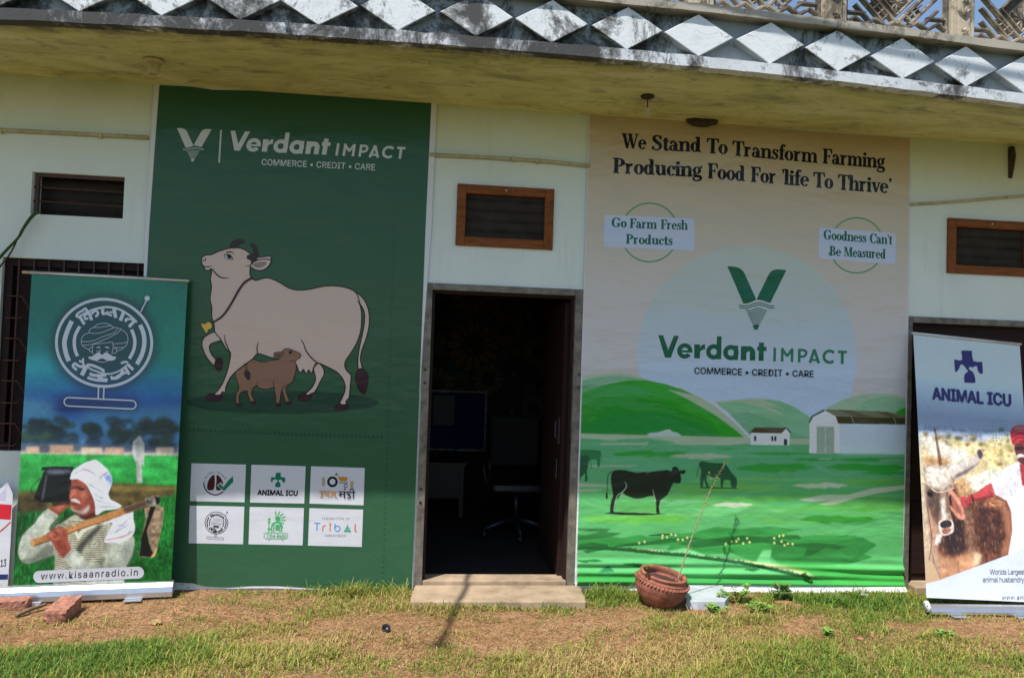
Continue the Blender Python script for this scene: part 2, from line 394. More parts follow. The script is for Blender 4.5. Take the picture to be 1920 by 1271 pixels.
txs = [tx[0]-sp*k for k in range(9, 0, -1)] + list(tx) + [tx[-1]+sp*k for k in range(1, 9)]
DH = .246
for i, x in enumerate(txs):
    hw = sp/2-.002+random.uniform(-.003, .003); zb = zf(x)+.050; zm = zb+DH*.5+random.uniform(-.004, .004); mb = MB(); yf = YB-.066; bk = YB-.013
    dx = random.uniform(-.006, .006)
    P = [(x, zb), (x+hw, zm+.002*random.random()), (x+dx, zb+DH), (x-hw, zm)]
    c_ = .007
    inner = [(x+(a-x)*(1-c_*4), zm+(b-zm)*(1-c_*4)) for a, b in P]
    vs = [(a, yf-.004, b) for a, b in inner]+[(a, yf, b) for a, b in P]+[(a, bk, b) for a, b in P]
    mb.add(vs, [(0, 1, 2, 3)]+[(4+k, 4+(k+1) % 4, (k+1) % 4, k) for k in range(4)]+[(8+k, 8+(k+1) % 4, 4+(k+1) % 4, 4+k) for k in range(4)])
    dia = mb.build('plaster_diamond', M['fascia'], bld); dia.data.materials.append(M['niche'])
    for pl_ in dia.data.polygons: pl_.material_index = 1 if pl_.index > 4 else 0            # the plate's edges are black with soot

# pierced parapet: cast posts and screens
S8 = .00089
JY0, JY1 = YB+.015, YB+.048
px0 = onY(1561, 60, JY0)[0]; pitch = onY(1800, 100, JY0)[0]-px0
def zl(x): return zf(x)+.345
def bar2(mb, a, b, w, y0, y1, X0, Z0, chamfer=.25):
    (ua, wa), (ub, wb) = a, b; L = math.hypot(ub-ua, wb-wa); nx, nz = -(wb-wa)/L*w/2, (ub-ua)/L*w/2
    q = [(ua+nx, wa+nz), (ua-nx, wa-nz), (ub-nx, wb-nz), (ub+nx, wb+nz)]
    k = 1-chamfer*2
    q2 = [(ua+nx*k, wa+nz*k), (ua-nx*k, wa-nz*k), (ub-nx*k, wb-nz*k), (ub+nx*k, wb+nz*k)]
    f = lambda p, y: (X0+p[0]*S8, y, Z0+p[1]*S8)
    yc = y0+.008
    mb.add([f(p, y0) for p in q2]+[f(p, yc) for p in q]+[f(p, y1) for p in q],
           [(0, 1, 2, 3)]+[(k2, (k2+1) % 4, 4+(k2+1) % 4, 4+k2)[::-1] for k2 in range(4)]+[(4+k2, 4+(k2+1) % 4, 8+(k2+1) % 4, 8+k2)[::-1] for k2 in range(4)]+[(11, 10, 9, 8)])
def petal(mb, c, ang, L, w, y0, X0, Z0):
    vs = []; 
    for t in np.linspace(0, 1, 7):
        ww = w*math.sin(math.pi*min(1, t*.9+.08))
        for sgn, dy in ((-1, 0), (0, -.012), (1, 0)):
            u = c[0]+math.cos(ang)*L*t-math.sin(ang)*ww*sgn; v = c[1]+math.sin(ang)*L*t+math.cos(ang)*ww*sgn
            vs.append((X0+u*S8, y0+dy, Z0+v*S8))
    mb.add(vs, [(3*i+k, 3*i+k+1, 3*i+k+4, 3*i+k+3) for i in range(6) for k in range(2)])
def jali_panel(X0, Z0, wpx):
    mb = MB(); y0, y1 = JY0, JY1; c = wpx/2; H = 760
    rnd = iter(np.linspace(0, .0025, 400))
    def B(a, b, w, dy=None): bar2(mb, a, b, w, y0+(next(rnd) if dy is None else dy), y1-next(rnd), X0, Z0)
    B((0, 12), (wpx, 12), 26); B((12, 24), (12, H), 26); B((wpx-12, 24), (wpx-12, H), 26); B((0, H), (wpx, H), 30)
    nk = 5; st = wpx/nk
    cen = [st*(k+.5) for k in range(nk)]; edge = [st*k for k in range(nk+1)]
    for e in edge[1:-1]: B((e, 22), (e, 72), 44)
    for k in range(nk):
        B((edge[k], 66), (cen[k], 112), 24); B((cen[k], 112), (edge[k+1], 66), 24)
    for sg in (-1, 1):
        B((c, 92), (c+sg*300, 392), 30); B((c+sg*300, 392), (c, 692), 30)
        B((c+sg*95, 92), (c+sg*300, 297), 26); 
        B((c+sg*190, 92), (c+sg*300, 202), 24)
        B((c+sg*300, 487), (c+sg*95, 692), 26)
        for q in range(3):                                         # small lattice between the two diagonals
            a0 = 96+q*34
            B((c+sg*(60+q*34), 152+q*34), (c+sg*(110+q*34), 102+q*34), 12)
            B((c+sg*(60+q*34), 552-q*34+40), (c+sg*(110+q*34), 602-q*34+40), 12)
        B((c+sg*70, 122), (c+sg*180, 232), 10)
        B((c+sg*225, 145), (c+sg*wpx/2*.98, 145), 22)
    B((c-150, 300), (c, 150), 18); B((c, 150), (c+150, 300), 18); B((c-150, 300), (c, 450), 18); B((c, 450), (c+150, 300), 18)
    mb.add([(X0+(c+u)*S8, y0+.02, Z0+w_*S8) for u, w_ in ((0, 140), (160, 300), (0, 460), (-160, 300))], [(0, 1, 2, 3)])
    for an, L, w in ((90, 110, 22), (60, 85, 18), (120, 85, 18), (30, 90, 18), (150, 90, 18), (0, 60, 16), (180, 60, 16), (-90, 60, 20), (-50, 55, 14), (-130, 55, 14)):
        petal(mb, (c, 235), math.radians(an), L, w, y0+.016, X0, Z0)
    return mb
for k in range(-6, 5):
    x = px0+pitch*k; z0 = zl(x)
    mb = MB(); w = .075
    mb.box(x-w, x+w, JY0-.025, JY1+.04, z0-.004, z0+.78)
    mb.box(x-w*.55, x+w*.55, JY0-.036, JY0-.0255, z0+.02, z0+.74)
    post = mb.build('parapet_post', M['jali'], bld, bevel=.006)
    for q in range(7):                                              # carved creeper and rosettes on the face of the post
        zc_ = z0+.06+q*.1; mv = MB()
        for an in range(0, 360, 72) if q % 2 == 0 else (40, 140, 70, 110):
            petal(mv, (0, 0), math.radians(an+10), 28 if q % 2 == 0 else 60, 9, JY0-.037, x, zc_)
        mv.build('carving', M['jali'], post, smooth=True)
    X0 = x+w; wpx = (pitch-2*w)/S8
    jali_panel(X0, zl(x+pitch/2)-.002, wpx).build('parapet_screen', M['screen'], bld)

# doorway: steel jambs, timber inner frame, open leaf
def frame_bars(x0, x1, z0, z1, w, y0, y1, bottom=False, wt=None):
    mb = MB(); wt = wt or w
    mb.box(x0, x0+w, y0, y1, z0, z1); mb.box(x1-w, x1, y0, y1, z0, z1)
    mb.box(x0+w, x1-w, y0+.001, y1, z1-wt, z1)
    if bottom: mb.box(x0+w, x1-w, y0+.001, y1, z0, z0+w)
    return mb
frame_bars(DOOR[0], DOOR[1], -.05, DOOR[3], .052, -.012, .10, wt=.045).build('steel_door_frame', M['steel'], bld, bevel=.003)
hb = MB()
for sx, zz in ((.012, 1.02), (.012, .93), (1.066, 1.02), (1.066, .93), (.012, .22), (.012, .13)):
    hb = MB(); hb.tube([(sx+.006, -.016, zz+.45), (sx+.006, -.011, zz+.45)], .009, 10); hb.build('bolt_hole', M['black'], bld)
frame_bars(DOOR[0]+.053, DOOR[1]-.053, .0, DOOR[3]-.046, .018, .03, .11).build('timber_door_frame', M['dark_wood'], bld)
ld = MB(); ld.box(.985, 1.02, .12, 1.0, .03, 1.98)
leafd = ld.build('door_leaf', M['dark_wood'], bld, bevel=.004)
hd = MB(); hd.tube([(.982, .20, 1.12), (.955, .20, 1.13), (.955, .20, 1.02), (.982, .20, 1.0)], .008)
hd.tube([(.975, .22, .86), (.975, .22, .72)], .007); hd.box(.972, .984, .185, .215, .97, 1.16)
hd.build('door_latch', M['chrome'], leafd)
th = MB(); th.box(DOOR[0]+.055, DOOR[1]-.055, -.010, .16, -.05, .062); th.build('threshold', M['concrete'], bld, bevel=.006)
# step in front of the door
a0, a1, a2, a3 = onZ(778, 1096, .035), onZ(1087, 1096, .035), onZ(1100, 1127, .035), onZ(768, 1127, .035)
sb = bpy.data.meshes.new('doorstep'); mb = MB()
top = [cr_ for cr_ in (a0, a1, a2, a3)]
K = 14; rim = []
for i in range(4):
    for k in range(K):
        p = top[i]*(1-k/K)+top[(i+1) % 4]*(k/K); j = 0 if i == 0 else .006
        rim.append((p[0]+random.uniform(-j, j), min(p[1]+random.uniform(-j, j), -.013), .035))
mb.add(rim+[(x, y-.004 if y < -.1 else y, -.08) for x, y, z in rim], [tuple(range(4*K-1, -1, -1))]+[(k, (k+1) % (4*K), 4*K+(k+1) % (4*K), 4*K+k) for k in range(4*K)])
mb.build('doorstep', M['concrete'], bld, bevel=.008)

# right hand door, closed
frame_bars(DOOR2[0], DOOR2[1], -.05, DOOR2[3], .035, -.012, .10, wt=.045).build('steel_door_frame', M['steel'], bld, bevel=.003)
mb = MB(); mb.box(DOOR2[0]+.036, DOOR2[1]-.036, .07, .11, .03, DOOR2[3]-.046)
d2 = mb.build('door_leaf', M['dark_wood'], bld)
mb = MB()
for za, zb in ((.10, .62), (.75, 1.28), (1.40, 1.72)):
    for xa, xb in ((3.57, 3.98), (4.1, 4.5)):
        mb.box(xa, xb, .058, .0695, za, zb)
mb.build('door_panel', M['dark_wood'], d2, bevel=.01)
mb = MB(); mb.box(DOOR2[0]+.036, DOOR2[1]-.036, -.10, .15, -.05, .05); mb.build('threshold', M['concrete'], bld, bevel=.01)

# vents
def vent(op, frame, name='vent_window'):
    x0, x1, z0, z1 = op
    if frame:
        w = .062; fx0, fx1, fz0, fz1 = frame
        f = frame_bars(fx0, fx1, fz0, fz1, w, -.022, .06, True).build('vent_frame', M['vent_wood'], bld, bevel=.004)
        mm = MB(); mm.box(fx0+w-.002, fx1-w+.002, .012, .016, fz0+w-.002, fz1-w+.002); mm.build('fly_mesh', M['mesh'], f)
        sl = MB()
        for k in range(4): sl.box(fx0+w, fx1-w, .03, .05, fz0+w+.05+k*.075, fz0+w+.062+k*.075)
        sl.build('slat', M['dark_wood'], f)
        nb = MB(); nb.tube([((fx0+fx1)/2, -.026, fz1-.03), ((fx0+fx1)/2, -.02, fz1-.03)], .005); nb.build('nail_head', M['white'], f)
    else:
        mm = MB(); mm.box(x0, x1, .13, .15, z0, z1); f = mm.build('vent_shutter', M['mesh'], bld)
        r = MB()
        for k in (1, 2): r.tube([(x0+.002, .035, z0+(z1-z0)*k/3), (x1-.002, .035, z0+(z1-z0)*k/3-.004)], .006, 6)
        r.box(x0+.012, x0+.03, .03, .05, z0+.001, z1-.001); r.box(x0+.03, x1-.001, .03, .05, z1-.022, z1-.001)
        r.build('iron_bar', M['rustiron'], f)
vent(VENTS[0], None); vent(VENTS[1], (.190, .857, 2.318, 2.738)); vent(VENTS[2], (3.778, 4.46, 2.296, 2.70))

# left window with dark shutters behind an iron grille
x0, x1, z0, z1 = WIN
f = frame_bars(x0, x1, z0, z1, .05, .03, .10, True).build('window_frame', M['dark_wood'], bld)
mm = MB(); mm.box(x0+.05, x1-.05, .075, .095, z0+.05, z1-.05); mm.build('shutter', M['dark_wood'], f)
g = MB()
for k in range(1, 10):
    x = x0+(x1-x0)*k/10; g.tube([(x, .02, z0+.002), (x, .02, z1-.002)], .006, 6)
for k in (1, 2, 3, 4):
    z = z1-(z1-z0)*(k*.22-.02); hx = (x1-x0)/10
    for q in (0, 3, 6):
        xa = x0+q*hx+.03
        g.tube([(xa, .01, z), (xa+hx*1.0, .01, z), (xa+hx*1.5, .01, z-.07), (xa+hx*1.0, .01, z-.14), (xa, .01, z-.14)], .005, 6)
g.build('iron_grille', M['rustiron'], f)

# the room behind the open door
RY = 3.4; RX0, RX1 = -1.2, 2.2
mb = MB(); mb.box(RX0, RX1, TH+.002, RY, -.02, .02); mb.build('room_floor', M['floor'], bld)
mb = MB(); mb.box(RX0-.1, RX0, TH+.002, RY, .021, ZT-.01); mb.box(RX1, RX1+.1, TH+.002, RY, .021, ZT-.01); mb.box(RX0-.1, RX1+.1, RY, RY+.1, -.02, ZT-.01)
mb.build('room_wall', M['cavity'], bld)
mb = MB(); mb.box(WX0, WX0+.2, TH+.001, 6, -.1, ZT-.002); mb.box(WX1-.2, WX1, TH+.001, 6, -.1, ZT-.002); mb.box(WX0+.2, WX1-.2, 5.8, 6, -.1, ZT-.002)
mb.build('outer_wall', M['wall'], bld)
# painted folk mural on the back wall
mu = MB(); yk = RY-.004; lay = [0]
def disc(cx, cz, r, col, n=24, rx=1.0):
    lay[0] += 1; y = yk-lay[0]*.00004
    mu.add([(cx+r*rx*math.cos(2*math.pi*k/n), y, cz+r*math.sin(2*math.pi*k/n)) for k in range(n)], [tuple(range(n))], col)
def mpet(cx, cz, a, r0, r1, w, col):
    lay[0] += 1; y = yk-lay[0]*.00004; u = (math.cos(a), math.sin(a)); v = (-u[1], u[0])
    mu.add([(cx+u[0]*(r0+(r1-r0)*t)+v[0]*w*s_, y, cz+u[1]*(r0+(r1-r0)*t)+v[1]*w*s_) for t, s_ in ((0, -.4), (.5, -.8), (.85, -.8), (1, 0), (.85, .8), (.5, .8), (0, .4))], [tuple(range(7))], col)
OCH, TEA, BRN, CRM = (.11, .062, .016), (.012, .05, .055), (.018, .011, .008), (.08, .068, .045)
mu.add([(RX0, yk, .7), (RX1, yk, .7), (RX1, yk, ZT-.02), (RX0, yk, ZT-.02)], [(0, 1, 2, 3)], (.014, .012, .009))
rm = random.Random(3)
def flower(cx, cz, r, col, halo=True):
    if halo: 
        for k in range(6): mpet(cx, cz, k*math.pi/3, .2*r, 1.5*r, .55*r, TEA)
    disc(cx, cz, r*1.02, BRN)
    for k in range(14): mpet(cx, cz, k*math.pi/7, .42*r, .98*r, .17*r, col)
    disc(cx, cz, r*.36, BRN)
pt = lambda px, py: onY(px, py, RY)
for px_, py_, r in ((888, 648, .30), (888, 545, .30), (950, 575, .2), (950, 620, .2), (820, 720, .2), (915, 710, .18), (1000, 765, .16), (1010, 660, .18)):
    p = pt(px_, py_); flower(p[0], p[2], r, OCH if r > .25 else CRM, r > .25)
for k in range(260):
    p = (rm.uniform(RX0, RX1), rm.uniform(.75, ZT-.1)); r = rm.uniform(.02, .07); col = rm.choice([OCH, TEA, CRM, (.12, .10, .06)])
    if k % 3: disc(p[0], p[1], r*.5, col, 8)
    else:
        for q in range(6): mpet(p[0], p[1], q*math.pi/3, r*.2, r, r*.25, col)
mm_, nt_, bs_ = nmat('mural_paint'); at_ = N(nt_, 'ShaderNodeAttribute', attribute_name='Col'); nt_.links.new(at_.outputs['Color'], bs_.inputs['Base Color']); bs_.inputs['Roughness'].default_value = .8
mu.build('wall_mural', mm_, bld)

# things in the room
def at_depth(px, py, y): return onY(px, py, y)
nb_ = empty('noticeboard', tuple(at_depth(858, 843, 2.6)), 'blue felt noticeboard with aluminium edge in the dark room seen through the doorway', 'noticeboard')
p0, p1 = at_depth(806, 840, 3.36), at_depth(910, 737, 3.36)
mb = MB(); mb.box(p0[0]-.25, p1[0], 3.345, 3.36, p0[2], p1[2]); mb.build('felt_panel', M['board'], nb_)
frame_bars(p0[0]-.27, p1[0]+.02, p0[2]-.02, p1[2]+.02, .02, 3.335, 3.362, True).build('edge_frame', M['steel'], nb_)
q0, q1 = at_depth(811, 796, 3.34), at_depth(853, 742, 3.34)
mb = MB(); mb.box(q0[0], q1[0], 3.330, 3.3335, q0[2], q1[2]); tag(mb.build('notice_sheet', M['paper']), 'white paper sheet pinned to the blue noticeboard indoors', 'paper')
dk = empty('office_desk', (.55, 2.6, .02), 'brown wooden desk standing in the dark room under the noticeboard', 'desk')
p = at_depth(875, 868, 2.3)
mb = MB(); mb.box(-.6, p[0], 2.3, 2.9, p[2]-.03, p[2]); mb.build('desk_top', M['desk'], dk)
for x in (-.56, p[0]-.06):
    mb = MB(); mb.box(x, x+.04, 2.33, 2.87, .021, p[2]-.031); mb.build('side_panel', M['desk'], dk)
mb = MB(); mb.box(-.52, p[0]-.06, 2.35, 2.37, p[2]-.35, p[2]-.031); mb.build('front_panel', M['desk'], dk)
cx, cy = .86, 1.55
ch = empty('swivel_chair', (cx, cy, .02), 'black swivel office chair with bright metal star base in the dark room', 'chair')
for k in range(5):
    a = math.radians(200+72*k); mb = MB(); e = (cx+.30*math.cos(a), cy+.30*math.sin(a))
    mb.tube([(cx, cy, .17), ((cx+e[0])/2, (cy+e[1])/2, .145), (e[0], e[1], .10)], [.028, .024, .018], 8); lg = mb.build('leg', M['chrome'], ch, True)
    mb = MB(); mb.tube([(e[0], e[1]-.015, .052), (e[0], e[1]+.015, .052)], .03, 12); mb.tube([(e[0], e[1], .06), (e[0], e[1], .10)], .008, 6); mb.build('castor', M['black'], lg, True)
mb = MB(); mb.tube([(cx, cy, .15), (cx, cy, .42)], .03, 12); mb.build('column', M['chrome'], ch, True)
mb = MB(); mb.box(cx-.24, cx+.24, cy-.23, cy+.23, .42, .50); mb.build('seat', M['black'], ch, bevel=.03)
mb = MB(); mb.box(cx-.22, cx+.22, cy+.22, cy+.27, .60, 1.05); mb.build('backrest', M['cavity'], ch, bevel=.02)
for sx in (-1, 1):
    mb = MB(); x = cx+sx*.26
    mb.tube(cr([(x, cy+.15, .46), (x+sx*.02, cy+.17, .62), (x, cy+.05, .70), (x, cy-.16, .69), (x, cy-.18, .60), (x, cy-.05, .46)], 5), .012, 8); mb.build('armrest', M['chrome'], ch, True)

# ------------------------------------------------------------------ fittings on the building
def pipe_thing(name, pts_px, r, label, cat, clips, mat='pipe', y=-.018, group=None):
    e = empty(name, tuple(onY(*pts_px[0], y)), label, cat, group)
    mb = MB(); mb.tube([onY(x, yy, y) for x, yy in pts_px], r, 8); mb.build('tube', M[mat], e, True)
    for (x, yy) in clips:
        p = onY(x, yy, y); mb = MB(); mb.box(p[0]-.009, p[0]+.009, y-.016, -.001, p[2]-.020, p[2]+.016); mb.build('clip', M['cream'], e, bevel=.002)
    return e
pipe_thing('conduit_pipe', [(-60, 239.5), (0, 243.5), (90, 248), (190, 253), (278, 258)], .0125, 'cream conduit pipe on the wall left of the green banner', 'pipe', [(2, 245), (189, 254)], group='wall conduits')
pipe_thing('conduit_pipe', [(806, 290), (900, 294.5), (965, 298), (1040, 304), (1106, 311)], .0125, 'cream conduit pipe on the wall between the two big banners', 'pipe', [(963, 298), (1008, 301.5)], group='wall conduits')
pipe_thing('conduit_pipe', [(1707, 383), (1760, 380), (1830, 374.5), (1919, 367), (2000, 361)], .010, 'slanting cream conduit on the wall right of the slogan banner', 'pipe', [], group='wall conduits')
def lamp_at(px, py, label, wire):
    p = onZ(px, py, ZT)
    sl = zf(p[0])+(ZT-zf(p[0]))*(p[1]+OV)/OV
    p = onZ(px, py, sl); s = sl-p[2]; z = sl
    e = empty('lamp_holder', tuple(p), label, 'lamp holder', 'lamp holders under the slab')
    mb = MB()
    if not wire:
        mb.lathe([(.0, 0), (.058, 0), (.058, -.010), (.046, -.022), (.0, -.022)], 24, (p[0], p[1], z)); mb.build('ceiling_rose', M['cream'], e, True)
        mb = MB(); mb.lathe([(.038, -.02), (.040, -.045), (.033, -.060), (.030, -.085), (.022, -.086), (.020, -.06), (.0, -.06)], 24, (p[0], p[1], z)); mb.build('socket', M['cream'], e, True)
    else:
        mb.lathe([(.0, 0.0), (.045, -.001), (.040, -.010), (.0, -.012)], 20, (p[0], p[1], z)); mb.build('junction_hole', M['mud'], e, True)
        mb = MB(); mb.tube([(p[0], p[1], z-.01), (p[0]+.003, p[1], z-.05), (p[0], p[1], z-.085)], .0035, 6); mb.build('wire', M['cable'], e)
        mb = MB(); mb.lathe([(.0, -.083), (.038, -.085), (.03, -.092), (.02, -.094), (.019, -.135), (.014, -.137), (.0, -.13)], 20, (p[0], p[1], z)); mb.build('socket', M['cream'], e, True)
lamp_at(288, 113, 'cream round bulb holder fixed flat under the slab at left', False)
lamp_at(1214, 181, 'bulb holder dangling on a short wire from the slab above the slogan banner', True)
def lump(name, c, r, mat, label, cat, seed=0, parent=None):
    bm_ = MB(); rr = random.Random(seed); n, m_ = 14, 9; vs = []
    for i in range(m_):
        for k in range(n):
            a, b = 2*math.pi*k/n, math.pi*(i/(m_-1))-math.pi/2
            q = 1+rr.uniform(-.16, .16)
            vs.append((c[0]+r[0]*math.cos(a)*math.cos(b)*q, c[1]+r[1]*math.sin(a)*math.cos(b)*q, c[2]+r[2]*math.sin(b)*q))
    bm_.add(vs, [(i*n+k, i*n+(k+1) % n, (i+1)*n+(k+1) % n, (i+1)*n+k) for i in range(m_-1) for k in range(n)])
    o = bm_.build(name, mat, parent)
    return tag(o, label, cat) if label else o
p = onY(1318, 217, -.06); lump('mud_nest', (p[0], -.05, ZT-.01), (.115, .06, .028), M['mud'], 'dark dried mud nest in the corner above the slogan banner', 'nest', 4)
p = onY(1895, 305, -.01)
mb = MB(); mb.tube([onY(1896, 276, -.006), onY(1897, 292, -.008), onY(1896, 315, -.009), onY(1894, 334, -.006)], [.022, .028, .020, .014], 8); tag(mb.build('mud_streak', M['mud'], None, True), 'dark mud streak running down the white wall at the far right', 'mud streak')

# ------------------------------------------------------------------ printing tools: flat inks on real sheets
def lean(x): return float(np.interp(x, [280, 800, 1100, 1700], [.070, .041, .025, .018]))
class Art:
    """flat printed shapes; every shape lies a tenth of a millimetre over the one below"""
    def __init__(s, surf, step=.00012): s.surf = surf; s.mb = MB(); s.n = 0; s.step = step
    def up(s): s.n += 1; return s.n*s.step
    def poly(s, pts, col, off=None):
        o = s.up() if off is None else off
        P = [s.surf(x, y, o) for x, y in pts]
        a = sum(pts[i][0]*pts[(i+1) % len(pts)][1]-pts[(i+1) % len(pts)][0]*pts[i][1] for i in range(len(pts)))
        if a > 0: P = P[::-1]
        s.mb.add(P, [tuple(range(len(P)))], col); return s
    def stroke(s, pts, w, col, closed=False, off=None, sm=5):
        o = s.up() if off is None else off
        q = cr(pts, sm, closed) if sm else [np.array(p, float) for p in pts]
        m = len(q); ws = w if isinstance(w, (list, tuple)) else [w]
        ws = np.interp(np.linspace(0, 1, m), np.linspace(0, 1, len(ws)), ws)
        vs = []
        for i in range(m):
            t = (q[(i+1) % m]-q[i-1]) if closed else (q[min(i+1, m-1)]-q[max(i-1, 0)])
            L = math.hypot(*t) or 1; nx, ny = -t[1]/L*ws[i]/2, t[0]/L*ws[i]/2
            vs += [s.surf(q[i][0]+nx, q[i][1]+ny, o), s.surf(q[i][0]-nx, q[i][1]-ny, o)]
        k = m if closed else m-1
        s.mb.add(vs, [(2*i, 2*i+1, (2*i+3) % (2*m), (2*i+2) % (2*m)) for i in range(k)], col); return s
    def ell(s, c, rx, ry, col, n=40, off=None):
        return s.poly([(c[0]+rx*math.cos(2*math.pi*k/n), c[1]+ry*math.sin(2*math.pi*k/n)) for k in range(n)], col, off)
    def ring(s, c, rx, ry, w, col, a0=0, a1=360, n=64, off=None):
        pts = [(c[0]+rx*math.cos(math.radians(a0+(a1-a0)*k/n)), c[1]+ry*math.sin(math.radians(a0+(a1-a0)*k/n))) for k in range(n+(a1-a0 < 360))]
        return s.stroke(pts, w, col, a1-a0 >= 360, off, 0)
    def raw(s, V, Fc, f, col, off=None):
        o = s.up() if off is None else off
        s.mb.add([s.surf(*f(x, y), o) for x, y in V], Fc, col); return s
    def build(s, name, mat, parent, label=None): return s.mb.build(name, mat, parent, label=label)
def tracer(ox, oy, sc_): return lambda *pts: [(ox+x/sc_, oy+y/sc_) for x, y in pts]
def affine3(src, dst):
    A = np.linalg.solve(np.array([[x, y, 1] for x, y in src], float), np.array(dst, float))
    return lambda *pts: [tuple(np.array([x, y, 1.0]) @ A) for x, y in pts]

# sans lettering from Blender's own fonts, turned into flat faces
import os
def get_font():
    try: return bpy.data.fonts.load(os.path.join(bpy.utils.system_resource('DATAFILES'), 'fonts', 'Inter.woff2'))
    except Exception: return None
FONT = get_font()
def text_faces(t, bold=0.0, spacing=1.0, font=True):
    cu = bpy.data.curves.new('lettering', 'FONT'); cu.body = t; cu.offset = bold; cu.space_character = spacing; cu.resolution_u = 4
    if FONT and font: cu.font = FONT
    o = bpy.data.objects.new('lettering', cu); C.objects.link(o)
    me = o.evaluated_get(bpy.context.evaluated_depsgraph_get()).to_mesh()
    V = [(v.co.x, v.co.y) for v in me.vertices]; Fc = [tuple(p.vertices) for p in me.polygons]
    o.evaluated_get(bpy.context.evaluated_depsgraph_get()).to_mesh_clear()
    bpy.data.objects.remove(o); bpy.data.curves.remove(cu); return V, Fc
CAPH = [None]
def put_text(art, t, p0, p1, cap, col, bold=0.0, spacing=1.0, caps=True, k=None, words=None):
    """t set from baseline point p0 to p1 (pixels of the photograph), capital height cap; words(art) is called for each word"""
    V, Fc = text_faces(t, 0.0, spacing)
    if not V: return
    if CAPH[0] is None: CAPH[0] = max(y for x, y in text_faces('H')[0])
    x0, x1 = min(v[0] for v in V), max(v[0] for v in V)
    ex = np.array(p1, float)-np.array(p0, float); kk = lean(p0[0]) if k is None else k; ey = np.array([kk, -1.0])*cap
    f = lambda x, y: tuple(np.array(p0)+ex*((x-x0)/(x1-x0))+ey*(y/CAPH[0]))
    shifts = [(0, 0)] if bold < .004 else [(-bold, 0), (bold, 0), (0, bold*.8), (0, -bold*.8)]
    if words is None:
        for dx, dy in shifts: art.raw([(x+dx, y+dy) for x, y in V], Fc, f, col)
        return
    fs = sorted(((min(V[q][0] for q in fc), max(V[q][0] for q in fc), fc) for fc in Fc)); cl = []; end = -1e9
    for a, b, fc in fs:
        if a > end+.20*spacing: cl.append([])
        cl[-1].append(fc); end = max(end, b)
    surf = art.surf
    for c in cl:
        ar = Art(surf, art.step)
        for dx, dy in shifts: ar.raw([(x+dx, y+dy) for x, y in V], c, f, col)
        words(ar)

